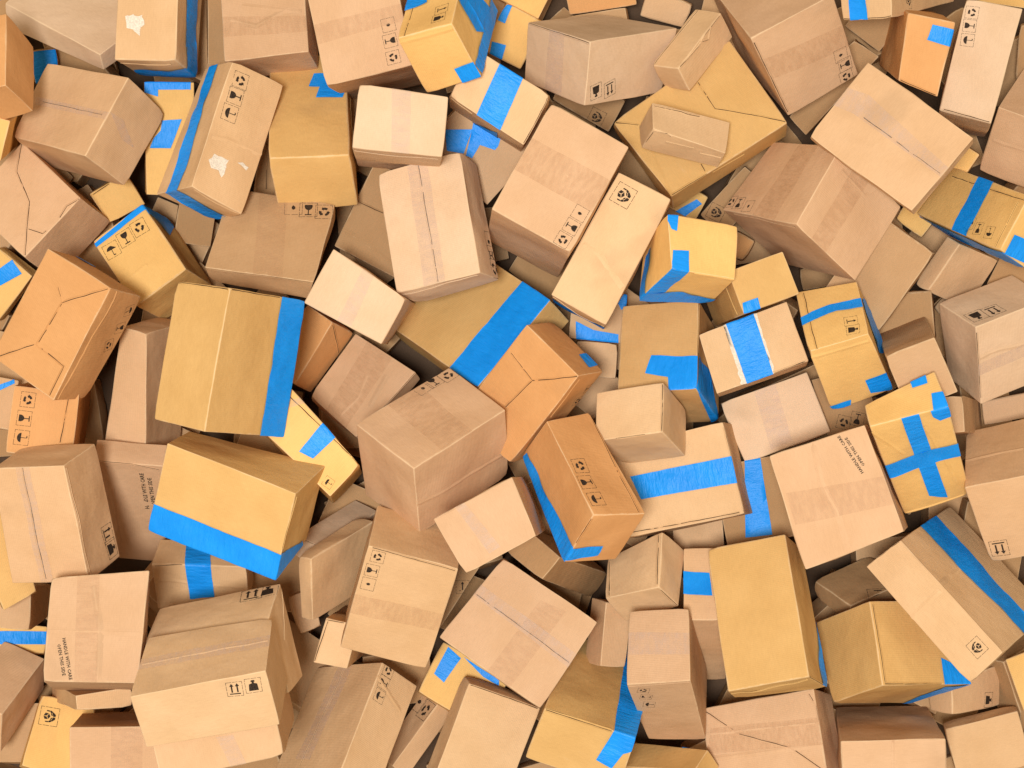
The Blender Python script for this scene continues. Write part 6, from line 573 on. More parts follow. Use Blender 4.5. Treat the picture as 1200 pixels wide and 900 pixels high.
(1062, 'brown box deep in the gap between pale upside-down-arrows box and blue-striped yellow top box', 'b', 0.005, [(0.4157, 1.4831, 0.0666), (0.2315, 1.6759, 0.0666), (0.2104, 1.287, 0.0666), (0.4157, 1.4831, 0.0), (0.0262, 1.4798, 0.0666), (0.2315, 1.6759, 0.0), (0.2104, 1.287, 0.0), (0.0262, 1.4798, 0.0)], [], 'plain boxes deep in the gaps of the heap'),
(1063, 'plain cardboard box buried at the bottom of the heap beneath the others', 'd', 0.005, [(0.5749, -2.0096, 0.1497), (0.855, -1.8919, 0.1497), (0.4613, -1.7395, 0.1497), (0.5749, -2.0096, 0.0), (0.7414, -1.6217, 0.1497), (0.855, -1.8919, 0.0), (0.4613, -1.7395, 0.0), (0.7414, -1.6217, 0.0)], [], 'plain boxes buried at the bottom of the heap'),
(1064, 'plain cardboard box buried at the bottom of the heap beneath the others', 'b', 0.005, [(0.6098, -1.5567, 0.0811), (0.8644, -1.3847, 0.0811), (0.4748, -1.3568, 0.0811), (0.6098, -1.5567, 0.0), (0.7294, -1.1848, 0.0811), (0.8644, -1.3847, 0.0), (0.4748, -1.3568, 0.0), (0.7294, -1.1848, 0.0)], [], 'plain boxes buried at the bottom of the heap'),
(1065, 'brown box deep in the gap between slotted lidded box and pinkish upright box', 'b', 0.005, [(0.6536, -1.1576, 0.1023), (0.8575, -0.9672, 0.1023), (0.4686, -0.9594, 0.1023), (0.6536, -1.1576, 0.0), (0.6725, -0.769, 0.1023), (0.8575, -0.9672, 0.0), (0.4686, -0.9594, 0.0), (0.6725, -0.769, 0.0)], [], 'plain boxes deep in the gaps of the heap'),
(1066, 'brown box deep in the gap between slotted lidded box and wide blue-banded centre box', 'd', 0.005, [(0.7195, -0.7117, 0.125), (0.8321, -0.4848, 0.125), (0.4978, -0.6017, 0.125), (0.7195, -0.7117, 0.0), (0.6104, -0.3748, 0.125), (0.8321, -0.4848, 0.0), (0.4978, -0.6017, 0.0), (0.6104, -0.3748, 0.0)], [], 'plain boxes deep in the gaps of the heap'),
(1067, 'brown box deep in the gap between small plain cube and wide blue-banded centre box', 'b', 0.005, [(0.5153, -0.3272, 0.0926), (0.8047, -0.3215, 0.0926), (0.5096, -0.0379, 0.0926), (0.5153, -0.3272, 0.0), (0.799, -0.0322, 0.0926), (0.8047, -0.3215, 0.0), (0.5096, -0.0379, 0.0), (0.799, -0.0322, 0.0)], [], 'plain boxes deep in the gaps of the heap'),
(1068, 'brown box deep in the gap between blue-wrapped small yellow box and tall hands-symbol box', 'b', 0.005, [(0.6116, 0.0491, 0.151), (0.8254, 0.2206, 0.151), (0.4455, 0.2561, 0.151), (0.6116, 0.0491, 0.0), (0.6593, 0.4276, 0.151), (0.8254, 0.2206, 0.0), (0.4455, 0.2561, 0.0), (0.6593, 0.4276, 0.0)], [], 'plain boxes deep in the gaps of the heap'),
(1069, 'brown box deep in the gap between blue-wrapped small yellow box and diamond mustard box', 'd', 0.005, [(0.629, 0.466, 0.1329), (0.8537, 0.5791, 0.1329), (0.507, 0.7082, 0.1329), (0.629, 0.466, 0.0), (0.7317, 0.8213, 0.1329), (0.8537, 0.5791, 0.0), (0.507, 0.7082, 0.0), (0.7317, 0.8213, 0.0)], [], 'plain boxes deep in the gaps of the heap'),
(1070, 'plain cardboard box buried at the bottom of the heap beneath the others', 'b', 0.005, [(0.7715, 0.9154, 0.154), (0.8613, 1.1688, 0.154), (0.5008, 1.0114, 0.154), (0.7715, 0.9154, 0.0), (0.5906, 1.2648, 0.154), (0.8613, 1.1688, 0.0), (0.5008, 1.0114, 0.0), (0.5906, 1.2648, 0.0)], [], 'plain boxes buried at the bottom of the heap'),
(1071, 'brown box deep in the gap between small notched carton and pale upside-down-arrows box', 'b', 0.005, [(0.7958, 1.557, 0.1058), (0.5116, 1.5966, 0.1058), (0.7611, 1.3079, 0.1058), (0.7958, 1.557, 0.0), (0.4769, 1.3474, 0.1058), (0.5116, 1.5966, 0.0), (0.7611, 1.3079, 0.0), (0.4769, 1.3474, 0.0)], [], 'plain boxes deep in the gaps of the heap'),
(1072, 'plain cardboard box buried at the bottom of the heap beneath the others', 'd', 0.005, [(1.0706, -1.9521, 0.1165), (1.2718, -1.7861, 0.1165), (0.9174, -1.7665, 0.1165), (1.0706, -1.9521, 0.0), (1.1186, -1.6005, 0.1165), (1.2718, -1.7861, 0.0), (0.9174, -1.7665, 0.0), (1.1186, -1.6005, 0.0)], [], 'plain boxes buried at the bottom of the heap'),
(1073, 'brown box deep in the gap between ragged-seam bottom box and pinkish upright box', 'b', 0.005, [(1.1148, -1.594, 0.1058), (1.2541, -1.3378, 0.1058), (0.8841, -1.4685, 0.1058), (1.1148, -1.594, 0.0), (1.0235, -1.2123, 0.1058), (1.2541, -1.3378, 0.0), (0.8841, -1.4685, 0.0), (1.0235, -1.2123, 0.0)], [], 'plain boxes deep in the gaps of the heap'),
(1074, 'plain cardboard box buried at the bottom of the heap beneath the others', 'b', 0.005, [(1.2821, -0.9219, 0.0834), (1.0908, -0.758, 0.0834), (1.093, -1.1425, 0.0834), (1.2821, -0.9219, 0.0), (0.9017, -0.9787, 0.0834), (1.0908, -0.758, 0.0), (1.093, -1.1425, 0.0), (0.9017, -0.9787, 0.0)], [], 'plain boxes buried at the bottom of the heap'),
(1075, 'plain cardboard box buried at the bottom of the heap beneath the others', 'd', 0.005, [(1.221, -0.4363, 0.1201), (0.974, -0.4274, 0.1201), (1.2112, -0.7102, 0.1201), (1.221, -0.4363, 0.0), (0.9641, -0.7013, 0.1201), (0.974, -0.4274, 0.0), (1.2112, -0.7102, 0.0), (0.9641, -0.7013, 0.0)], [], 'plain boxes buried at the bottom of the heap'),
(1076, 'brown box deep in the gap between small pale box right and folded blue patch box', 'b', 0.005, [(1.0368, -0.3491, 0.1329), (1.2803, -0.1723, 0.1329), (0.8956, -0.1545, 0.1329), (1.0368, -0.3491, 0.0), (1.1391, 0.0222, 0.1329), (1.2803, -0.1723, 0.0), (0.8956, -0.1545, 0.0), (1.1391, 0.0222, 0.0)], [], 'plain boxes deep in the gaps of the heap'),
(1077, 'plain cardboard box buried at the bottom of the heap beneath the others', 'b', 0.005, [(1.2353, 0.1455, 0.1557), (1.204, 0.4211, 0.1557), (0.9944, 0.1182, 0.1557), (1.2353, 0.1455, 0.0), (0.9631, 0.3938, 0.1557), (1.204, 0.4211, 0.0), (0.9944, 0.1182, 0.0), (0.9631, 0.3938, 0.0)], [], 'plain boxes buried at the bottom of the heap'),
(1078, 'brown box deep in the gap between blue-wrapped small yellow box and protruding-corner pink-tan box', 'd', 0.005, [(0.9315, 0.5162, 0.123), (1.2343, 0.5603, 0.123), (0.8963, 0.7573, 0.123), (0.9315, 0.5162, 0.0), (1.1991, 0.8015, 0.123), (1.2343, 0.5603, 0.0), (0.8963, 0.7573, 0.0), (1.1991, 0.8015, 0.0)], [], 'plain boxes deep in the gaps of the heap'),
(1079, 'brown box deep in the gap between protruding-corner pink-tan box and diamond mustard box', 'b', 0.005, [(1.098, 0.9016, 0.0703), (1.2904, 1.0627, 0.0703), (0.9114, 1.1245, 0.0703), (1.098, 0.9016, 0.0), (1.1038, 1.2856, 0.0703), (1.2904, 1.0627, 0.0), (0.9114, 1.1245, 0.0), (1.1038, 1.2856, 0.0)], [], 'plain boxes deep in the gaps of the heap'),
(1080, 'brown box deep in the gap between large top right box and diamond mustard box', 'b', 0.005, [(1.1767, 1.27, 0.1138), (1.2971, 1.5155, 0.1138), (0.9145, 1.3987, 0.1138), (1.1767, 1.27, 0.0), (1.035, 1.6441, 0.1138), (1.2971, 1.5155, 0.0), (0.9145, 1.3987, 0.0), (1.035, 1.6441, 0.0)], [], 'plain boxes deep in the gaps of the heap'),
(1081, 'plain cardboard box buried at the bottom of the heap beneath the others', 'd', 0.005, [(1.421, -1.9456, 0.1397), (1.6816, -1.8825, 0.1397), (1.353, -1.6643, 0.1397), (1.421, -1.9456, 0.0), (1.6135, -1.6012, 0.1397), (1.6816, -1.8825, 0.0), (1.353, -1.6643, 0.0), (1.6135, -1.6012, 0.0)], [], 'plain boxes buried at the bottom of the heap'),
(1082, 'brown box deep in the gap between pink-tan bottom right box and blue-cornered mustard box', 'b', 0.005, [(1.588, -1.5577, 0.0939), (1.6557, -1.298, 0.0939), (1.3418, -1.4935, 0.0939), (1.588, -1.5577, 0.0), (1.4095, -1.2338, 0.0939), (1.6557, -1.298, 0.0), (1.3418, -1.4935, 0.0), (1.4095, -1.2338, 0.0)], [], 'plain boxes deep in the gaps of the heap'),
(1083, 'brown box deep in the gap between handling-text lid and tall plain mustard box', 'b', 0.005, [(1.6263, -1.1704, 0.1282), (1.697, -0.8893, 0.1282), (1.3523, -1.1015, 0.1282), (1.6263, -1.1704, 0.0), (1.423, -0.8204, 0.1282), (1.697, -0.8893, 0.0), (1.3523, -1.1015, 0.0), (1.423, -0.8204, 0.0)], [], 'plain boxes deep in the gaps of the heap'),
(1084, 'plain cardboard box buried at the bottom of the heap beneath the others', 'd', 0.005, [(1.6583, -0.454, 0.1059), (1.4001, -0.3948, 0.1059), (1.6007, -0.7051, 0.1059), (1.6583, -0.454, 0.0), (1.3425, -0.6458, 0.1059), (1.4001, -0.3948, 0.0), (1.6007, -0.7051, 0.0), (1.3425, -0.6458, 0.0)], [], 'plain boxes buried at the bottom of the heap'),
(1085, 'plain cardboard box buried at the bottom of the heap beneath the others', 'b', 0.005, [(1.5899, -0.3416, 0.0905), (1.6767, -0.0795, 0.0905), (1.3271, -0.2546, 0.0905), (1.5899, -0.3416, 0.0), (1.4139, 0.0075, 0.0905), (1.6767, -0.0795, 0.0), (1.3271, -0.2546, 0.0), (1.4139, 0.0075, 0.0)], [], 'plain boxes buried at the bottom of the heap'),
(1086, 'plain cardboard box buried at the bottom of the heap beneath the others', 'b', 0.005, [(1.6002, 0.119, 0.1284), (1.6457, 0.3875, 0.1284), (1.337, 0.1637, 0.1284), (1.6002, 0.119, 0.0), (1.3826, 0.4322, 0.1284), (1.6457, 0.3875, 0.0), (1.337, 0.1637, 0.0), (1.3826, 0.4322, 0.0)], [], 'plain boxes buried at the bottom of the heap'),
(1087, 'plain cardboard box buried at the bottom of the heap beneath the others', 'd', 0.005, [(1.6634, 0.5277, 0.0876), (1.6751, 0.7741, 0.0876), (1.4026, 0.5402, 0.0876), (1.6634, 0.5277, 0.0), (1.4144, 0.7866, 0.0876), (1.6751, 0.7741, 0.0), (1.4026, 0.5402, 0.0), (1.4144, 0.7866, 0.0)], [], 'plain boxes buried at the bottom of the heap'),
(1088, 'plain cardboard box buried at the bottom of the heap beneath the others', 'b', 0.005, [(1.6044, 0.9381, 0.096), (1.6636, 1.1816, 0.096), (1.3287, 1.0051, 0.096), (1.6044, 0.9381, 0.0), (1.3879, 1.2486, 0.096), (1.6636, 1.1816, 0.0), (1.3287, 1.0051, 0.0), (1.3879, 1.2486, 0.0)], [], 'plain boxes buried at the bottom of the heap'),
(1089, 'brown box deep in the gap between orange blue-square box and diagonal-taped square lid', 'b', 0.005, [(1.6306, 1.2876, 0.1095), (1.6915, 1.555, 0.1095), (1.3697, 1.347, 0.1095), (1.6306, 1.2876, 0.0), (1.4306, 1.6144, 0.1095), (1.6915, 1.555, 0.0), (1.3697, 1.347, 0.0), (1.4306, 1.6144, 0.0)], [], 'plain boxes deep in the gaps of the heap'),
(1090, 'brown box deep in the gap between pink-tan bottom right box and long blue-striped hands box', 'd', 0.005, [(1.8402, -1.9706, 0.0601), (2.0941, -1.8735, 0.0601), (1.7472, -1.7277, 0.0601), (1.8402, -1.9706, 0.0), (2.0012, -1.6306, 0.0601), (2.0941, -1.8735, 0.0), (1.7472, -1.7277, 0.0), (2.0012, -1.6306, 0.0)], [], 'plain boxes deep in the gaps of the heap'),
(1091, 'brown box deep in the gap between pink-tan bottom right box and ragged-seam bottom box', 'b', 0.005, [(1.994, -1.5574, 0.0964), (2.1366, -1.3009, 0.0964), (1.7841, -1.4407, 0.0964), (1.994, -1.5574, 0.0), (1.9268, -1.1842, 0.0964), (2.1366, -1.3009, 0.0), (1.7841, -1.4407, 0.0), (1.9268, -1.1842, 0.0)], [], 'plain boxes deep in the gaps of the heap'),
(1092, 'plain cardboard box buried at the bottom of the heap beneath the others', 'b', 0.005, [(1.8563, -1.1466, 0.1089), (2.1448, -1.0798, 0.1089), (1.7929, -0.8725, 0.1089), (1.8563, -1.1466, 0.0), (2.0814, -0.8057, 0.1089), (2.1448, -1.0798, 0.0), (1.7929, -0.8725, 0.0), (2.0814, -0.8057, 0.0)], [], 'plain boxes buried at the bottom of the heap'),
(1093, 'brown box deep in the gap between blue cross box and long blue-striped hands box', 'd', 0.005, [(2.0835, -0.4176, 0.1581), (1.8254, -0.4158, 0.1581), (2.0815, -0.7118, 0.1581), (2.0835, -0.4176, 0.0), (1.8234, -0.71, 0.1581), (1.8254, -0.4158, 0.0), (2.0815, -0.7118, 0.0), (1.8234, -0.71, 0.0)], [], 'plain boxes deep in the gaps of the heap'),
(1094, 'brown box deep in the gap between blue cross box and right edge arrows box', 'b', 0.005, [(1.9336, -0.3879, 0.0943), (2.1516, -0.1915, 0.0943), (1.7471, -0.1809, 0.0943), (1.9336, -0.3879, 0.0), (1.9651, 0.0155, 0.0943), (2.1516, -0.1915, 0.0), (1.7471, -0.1809, 0.0), (1.9651, 0.0155, 0.0)], [], 'plain boxes deep in the gaps of the heap'),
(1095, 'brown box deep in the gap between slanted grey-tan box and right edge weight-symbol box', 'b', 0.005, [(1.927, 0.0845, 0.143), (2.1455, 0.2862, 0.143), (1.7601, 0.2653, 0.143), (1.927, 0.0845, 0.0), (1.9787, 0.467, 0.143), (2.1455, 0.2862, 0.0), (1.7601, 0.2653, 0.0), (1.9787, 0.467, 0.0)], [], 'plain boxes deep in the gaps of the heap'),
(1096, 'brown box deep in the gap between blue-striped yellow right box and leaning tan right box', 'd', 0.005, [(1.9196, 0.4281, 0.1448), (2.1314, 0.6466, 0.1448), (1.7123, 0.629, 0.1448), (1.9196, 0.4281, 0.0), (1.9242, 0.8475, 0.1448), (2.1314, 0.6466, 0.0), (1.7123, 0.629, 0.0), (1.9242, 0.8475, 0.0)], [], 'plain boxes deep in the gaps of the heap'),
(1097, 'brown box deep in the gap between blue-striped yellow right box and three-symbol column box', 'b', 0.005, [(2.0926, 0.9811, 0.0939), (2.0109, 1.2076, 0.0939), (1.8337, 0.8876, 0.0939), (2.0926, 0.9811, 0.0), (1.752, 1.1141, 0.0939), (2.0109, 1.2076, 0.0), (1.8337, 0.8876, 0.0), (1.752, 1.1141, 0.0)], [], 'plain boxes deep in the gaps of the heap'),
(1098, 'brown box deep in the gap between orange blue-square box and three-symbol column box', 'b', 0.005, [(1.9414, 1.2827, 0.0744), (2.1667, 1.4521, 0.0744), (1.7733, 1.5064, 0.0744), (1.9414, 1.2827, 0.0), (1.9987, 1.6758, 0.0744), (2.1667, 1.4521, 0.0), (1.7733, 1.5064, 0.0), (1.9987, 1.6758, 0.0)], [], 'plain boxes deep in the gaps of the heap'),
(1099, 'plain cardboard box buried at the bottom of the heap beneath the others', 'd', 0.005, [(2.4835, -1.9412, 0.1404), (2.5185, -1.6949, 0.1404), (2.2308, -1.9054, 0.1404), (2.4835, -1.9412, 0.0), (2.2658, -1.659, 0.1404), (2.5185, -1.6949, 0.0), (2.2308, -1.9054, 0.0), (2.2658, -1.659, 0.0)], [], 'plain boxes buried at the bottom of the heap'),
(1100, 'brown box deep in the gap between pink-tan bottom right box and right edge arrows box', 'b', 0.005, [(2.2377, -1.5256, 0.1324), (2.5303, -1.511, 0.1324), (2.2246, -1.2618, 0.1324), (2.2377, -1.5256, 0.0), (2.5172, -1.2472, 0.1324), (2.5303, -1.511, 0.0), (2.2246, -1.2618, 0.0), (2.5172, -1.2472, 0.0)], [], 'plain boxes deep in the gaps of the heap'),
(1101, 'plain cardboard box buried at the bottom of the heap beneath the others', 'b', 0.005, [(2.5414, -1.1488, 0.1162), (2.551, -0.8765, 0.1162), (2.2623, -1.1389, 0.1162), (2.5414, -1.1488, 0.0), (2.2719, -0.8667, 0.1162), (2.551, -0.8765, 0.0), (2.2623, -1.1389, 0.0), (2.2719, -0.8667, 0.0)], [], 'plain boxes buried at the bottom of the heap'),
(1102, 'plain cardboard box buried at the bottom of the heap beneath the others', 'd', 0.005, [(2.3456, -0.7704, 0.0703), (2.5536, -0.641, 0.0703), (2.2081, -0.5494, 0.0703), (2.3456, -0.7704, 0.0), (2.416, -0.42, 0.0703), (2.5536, -0.641, 0.0), (2.2081, -0.5494, 0.0), (2.416, -0.42, 0.0)], [], 'plain boxes buried at the bottom of the heap'),
(1103, 'plain cardboard box buried at the bottom of the heap beneath the others', 'b', 0.005, [(2.6056, -0.1402, 0.1104), (2.3369, 0.0128, 0.1104), (2.4764, -0.367, 0.1104), (2.6056, -0.1402, 0.0), (2.2078, -0.214, 0.1104), (2.3369, 0.0128, 0.0), (2.4764, -0.367, 0.0), (2.2078, -0.214, 0.0)], [], 'plain boxes buried at the bottom of the heap'),
(1104, 'plain cardboard box buried at the bottom of the heap beneath the others', 'b', 0.005, [(2.5795, 0.3388, 0.1123), (2.2979, 0.4394, 0.1123), (2.4957, 0.1045, 0.1123), (2.5795, 0.3388, 0.0), (2.2142, 0.205, 0.1123), (2.2979, 0.4394, 0.0), (2.4957, 0.1045, 0.0), (2.2142, 0.205, 0.0)], [], 'plain boxes buried at the bottom of the heap'),
(1105, 'plain cardboard box buried at the bottom of the heap beneath the others', 'd', 0.005, [(2.5577, 0.5577, 0.072), (2.4606, 0.8, 0.072), (2.3275, 0.4655, 0.072), (2.5577, 0.5577, 0.0), (2.2305, 0.7078, 0.072), (2.4606, 0.8, 0.0), (2.3275, 0.4655, 0.0), (2.2305, 0.7078, 0.0)], [], 'plain boxes buried at the bottom of the heap'),
(1106, 'plain cardboard box buried at the bottom of the heap beneath the others', 'b', 0.005, [(2.5645, 0.9695, 0.0915), (2.484, 1.2251, 0.0915), (2.284, 0.8812, 0.0915), (2.5645, 0.9695, 0.0), (2.2035, 1.1367, 0.0915), (2.484, 1.2251, 0.0), (2.284, 0.8812, 0.0), (2.2035, 1.1367, 0.0)], [], 'plain boxes buried at the bottom of the heap'),
(1107, 'plain cardboard box buried at the bottom of the heap beneath the others', 'b', 0.005, [(2.3824, 1.3295, 0.1087), (2.5739, 1.5103, 0.1087), (2.2132, 1.5088, 0.1087), (2.3824, 1.3295, 0.0), (2.4047, 1.6896, 0.1087), (2.5739, 1.5103, 0.0), (2.2132, 1.5088, 0.0), (2.4047, 1.6896, 0.0)], [], 'plain boxes buried at the bottom of the heap'),
(1108, 'brown box deep in the gap between tall tan left box and mustard blue-based box', 'd', 0.005, [(-1.4682, -0.5319, 0.2906), (-1.3389, -0.2344, 0.2091), (-1.7578, -0.3908, 0.3463), (-1.5081, -0.5553, 0.142), (-1.6285, -0.0933, 0.2648), (-1.3788, -0.2578, 0.0605), (-1.7978, -0.4141, 0.1977), (-1.6685, -0.1166, 0.1162)], [], 'plain boxes deep in the gaps of the heap'),
(1109, 'brown box deep in the gap between diamond mustard box and protruding-corner pink-tan box', 'b', 0.005, [(1.0785, 1.1099, 0.2352), (0.9231, 0.8514, 0.2348), (1.2993, 0.9771, 0.2273), (1.0756, 1.1119, 0.1189), (1.1438, 0.7186, 0.2269), (0.9201, 0.8534, 0.1185), (1.2963, 0.9791, 0.111), (1.1409, 0.7206, 0.1106)], [], 'plain boxes deep in the gaps of the heap'),
(1110, 'plain cardboard box buried at the bottom of the heap beneath the others', 'b', 0.005, [(-1.7403, -0.9582, 0.3378), (-2.0184, -1.1176, 0.2635), (-1.5834, -1.2219, 0.3166), (-1.7146, -0.9303, 0.182), (-1.8615, -1.3814, 0.2423), (-1.9928, -1.0898, 0.1077), (-1.5577, -1.1941, 0.1607), (-1.8359, -1.3535, 0.0864)], [], 'plain boxes buried at the bottom of the heap'),
(1111, 'brown box deep in the gap between yellow torn-tape box and small pale top box', 'd', 0.005, [(-0.5042, 1.0705, 0.2336), (-0.5627, 1.3707, 0.1795), (-0.7313, 1.0251, 0.227), (-0.4967, 1.0503, 0.1134), (-0.7898, 1.3252, 0.1729), (-0.5551, 1.3505, 0.0594), (-0.7238, 1.0049, 0.1068), (-0.7822, 1.3051, 0.0527)], [], 'plain boxes deep in the gaps of the heap'),
(1112, 'plain cardboard box buried at the bottom of the heap beneath the others', 'b', 0.005, [(-0.1924, 0.301, 0.2512), (-0.2629, 0.0544, 0.2498), (0.0983, 0.2177, 0.2913), (-0.1755, 0.2968, 0.1196), (0.0279, -0.0288, 0.29), (-0.2459, 0.0503, 0.1183), (0.1153, 0.2136, 0.1597), (0.0449, -0.033, 0.1584)], [], 'plain boxes buried at the bottom of the heap'),
(1113, 'brown box deep in the gap between wrinkled pink-tan box and small tilted pale box', 'b', 0.005, [(-0.85, 0.0049, 0.3079), (-0.785, 0.3086, 0.2556), (-1.1399, 0.0592, 0.2626), (-0.8346, -0.0207, 0.1785), (-1.0748, 0.3629, 0.2103), (-0.7695, 0.283, 0.1262), (-1.1244, 0.0336, 0.1331), (-1.0594, 0.3372, 0.0808)], [], 'plain boxes deep in the gaps of the heap'),
(1114, 'brown box deep in the gap between slotted lidded box and orange blue-edged symbol box', 'd', 0.005, [(0.4453, -0.3588, 0.2182), (0.3149, -0.5616, 0.3467), (0.6762, -0.5152, 0.2057), (0.412, -0.4, 0.1193), (0.5458, -0.718, 0.3341), (0.2816, -0.6028, 0.2478), (0.6429, -0.5564, 0.1068), (0.5125, -0.7592, 0.2352)], [], 'plain boxes deep in the gaps of the heap'),
(1115, 'brown box deep in the gap between large brown-taped box and diamond mustard box', 'b', 0.005, [(0.6686, 0.8153, 0.2295), (0.499, 1.0598, 0.2768), (0.4154, 0.6569, 0.14), (0.6871, 0.8502, 0.1155), (0.2457, 0.9014, 0.1873), (0.5174, 1.0947, 0.1628), (0.4338, 0.6917, 0.0261), (0.2641, 0.9362, 0.0734)], [], 'plain boxes deep in the gaps of the heap'),
(1116, 'brown box deep in the gap between seamed yellow striped box and mustard blue-based box', 'b', 0.005, [(-0.8141, -0.2836, 0.3028), (-0.4852, -0.2671, 0.2382), (-0.8216, -0.0435, 0.3258), (-0.8364, -0.2737, 0.1919), (-0.4928, -0.027, 0.2612), (-0.5075, -0.2571, 0.1273), (-0.8439, -0.0336, 0.2148), (-0.5151, -0.0171, 0.1502)], [], 'plain boxes deep in the gaps of the heap'),
(1117, 'brown box deep in the gap between hands-symbol corner box and clear-taped lower left box', 'd', 0.005, [(-2.2042, -1.6191, 0.3457), (-1.9501, -1.6252, 0.3025), (-2.2066, -1.3752, 0.2971), (-2.2294, -1.648, 0.2021), (-1.9524, -1.3814, 0.2538), (-1.9752, -1.6541, 0.1589), (-2.2318, -1.4041, 0.1535), (-1.9776, -1.4103, 0.1102)], [], 'plain boxes deep in the gaps of the heap'),
(1118, 'brown box deep in the gap between clear-taped left box and top left corner box', 'b', 0.005, [(-2.1144, 1.3966, 0.1664), (-1.9077, 1.1682, 0.2033), (-1.9409, 1.5626, 0.2224), (-2.0846, 1.4048, 0.0502), (-1.7342, 1.3341, 0.2593), (-1.878, 1.1763, 0.0871), (-1.9111, 1.5707, 0.1063), (-1.7045, 1.3423, 0.1432)], [], 'plain boxes deep in the gaps of the heap'),
(1119, 'brown box deep in the gap between white-edged blue band box and curved-blue-strip yellow box', 'b', 0.005, [(0.8486, 0.2435, 0.2325), (1.0918, 0.0858, 0.2885), (0.9748, 0.4715, 0.3264), (0.8917, 0.2682, 0.1145), (1.218, 0.3137, 0.3823), (1.1349, 0.1105, 0.1704), (1.018, 0.4962, 0.2083), (1.2612, 0.3384, 0.2643)], [], 'plain boxes deep in the gaps of the heap'),
(1120, 'brown box deep in the gap between tall plain mustard box and blue-cornered mustard box', 'd', 0.005, [(1.4165, -0.9116, 0.2687), (1.2215, -1.0544, 0.3885), (1.5514, -1.1463, 0.2085), (1.3541, -0.9191, 0.1582), (1.3565, -1.2891, 0.3283), (1.1591, -1.062, 0.278), (1.489, -1.1538, 0.098), (1.2941, -1.2967, 0.2179)], [], 'plain boxes deep in the gaps of the heap'),
(1121, 'brown box deep in the gap between slanted grey-tan box and curved-blue-strip yellow box', 'b', 0.005, [(1.8033, 0.1257, 0.2813), (1.6108, 0.318, 0.2838), (1.6306, -0.0469, 0.2717), (1.8067, 0.1312, 0.1205), (1.4382, 0.1455, 0.2742), (1.6143, 0.3236, 0.123), (1.6341, -0.0413, 0.1109), (1.4417, 0.151, 0.1134)], [], 'plain boxes deep in the gaps of the heap'),
(1122, 'brown box deep in the gap between torn-seam left box and orange-brown left edge box', 'b', 0.005, [(-2.074, 0.6792, 0.2808), (-1.9057, 0.9023, 0.2088), (-2.3026, 0.8664, 0.3267), (-2.1121, 0.6651, 0.1483), (-2.1344, 1.0896, 0.2547), (-1.9438, 0.8883, 0.0763), (-2.3407, 0.8524, 0.1942), (-2.1725, 1.0755, 0.1222)], [], 'plain boxes deep in the gaps of the heap'),
(1123, 'brown box deep in the gap between pink-tan bottom right box and tall plain mustard box', 'd', 0.005, [(1.7665, -0.98, 0.1914), (1.5847, -1.2984, 0.2458), (2.001, -1.1018, 0.2617), (1.7859, -1.0115, 0.0718), (1.8192, -1.4203, 0.3161), (1.6042, -1.3299, 0.1262), (2.0205, -1.1334, 0.1422), (1.8387, -1.4518, 0.1966)], [], 'plain boxes deep in the gaps of the heap'),
(1124, 'plain cardboard box buried at the bottom of the heap beneath the others', 'b', 0.005, [(1.2332, -1.6262, 0.2729), (1.4708, -1.7547, 0.2678), (1.3631, -1.3861, 0.2732), (1.2309, -1.6248, 0.1305), (1.6006, -1.5146, 0.2681), (1.4685, -1.7532, 0.1254), (1.3608, -1.3847, 0.1308), (1.5983, -1.5132, 0.1256)], [], 'plain boxes buried at the bottom of the heap'),
(1125, 'brown box deep in the gap between leaning tan right box and diagonal-taped square lid', 'b', 0.005, [(1.3987, 0.5131, 0.2041), (1.7123, 0.5514, 0.2224), (1.3585, 0.8344, 0.2201), (1.4053, 0.5204, 0.0744), (1.6722, 0.8727, 0.2384), (1.719, 0.5587, 0.0927), (1.3652, 0.8417, 0.0904), (1.6789, 0.88, 0.1086)], [], 'plain boxes deep in the gaps of the heap'),
(1126, 'brown box deep in the gap between white-patched top box and wrinkled top edge box', 'd', 0.005, [(-1.1935, 1.2294, 0.2761), (-1.0372, 1.5496, 0.2621), (-1.4664, 1.367, 0.378), (-1.2357, 1.2442, 0.1431), (-1.3101, 1.6873, 0.364), (-1.0794, 1.5644, 0.1292), (-1.5086, 1.3818, 0.245), (-1.3523, 1.7021, 0.2311)], [], 'plain boxes deep in the gaps of the heap'),
(1127, 'brown box deep in the gap between narrow standing box and mustard blue-based box', 'b', 0.005, [(-1.1704, -0.619, 0.2375), (-1.2391, -0.9191, 0.226), (-0.8623, -0.6917, 0.2955), (-1.1493, -0.6195, 0.1249), (-0.931, -0.9918, 0.2841), (-1.218, -0.9196, 0.1134), (-0.8412, -0.6922, 0.1829), (-0.9099, -0.9923, 0.1714)], [], 'plain boxes deep in the gaps of the heap'),
(1128, 'brown box deep in the gap between blue-striped yellow right box and diagonal-taped square lid', 'b', 0.005, [(2.2036, 0.8894, 0.3277), (1.9784, 0.6247, 0.2846), (2.397, 0.7325, 0.2809), (2.1948, 0.919, 0.1921), (2.1717, 0.4678, 0.2377), (1.9695, 0.6543, 0.1489), (2.3881, 0.7621, 0.1452), (2.1629, 0.4974, 0.1021)], [], 'plain boxes deep in the gaps of the heap'),
(1129, 'brown box deep in the gap between tall hands-symbol box and folded blue patch box', 'd', 0.005, [(0.2843, 0.1891, 0.2472), (0.5804, -0.0271, 0.239), (0.4672, 0.4391, 0.2573), (0.2845, 0.1932, 0.1428), (0.7633, 0.2229, 0.2491), (0.5806, -0.023, 0.1346), (0.4673, 0.4433, 0.1529), (0.7634, 0.227, 0.1448)], [], 'plain boxes deep in the gaps of the heap'),
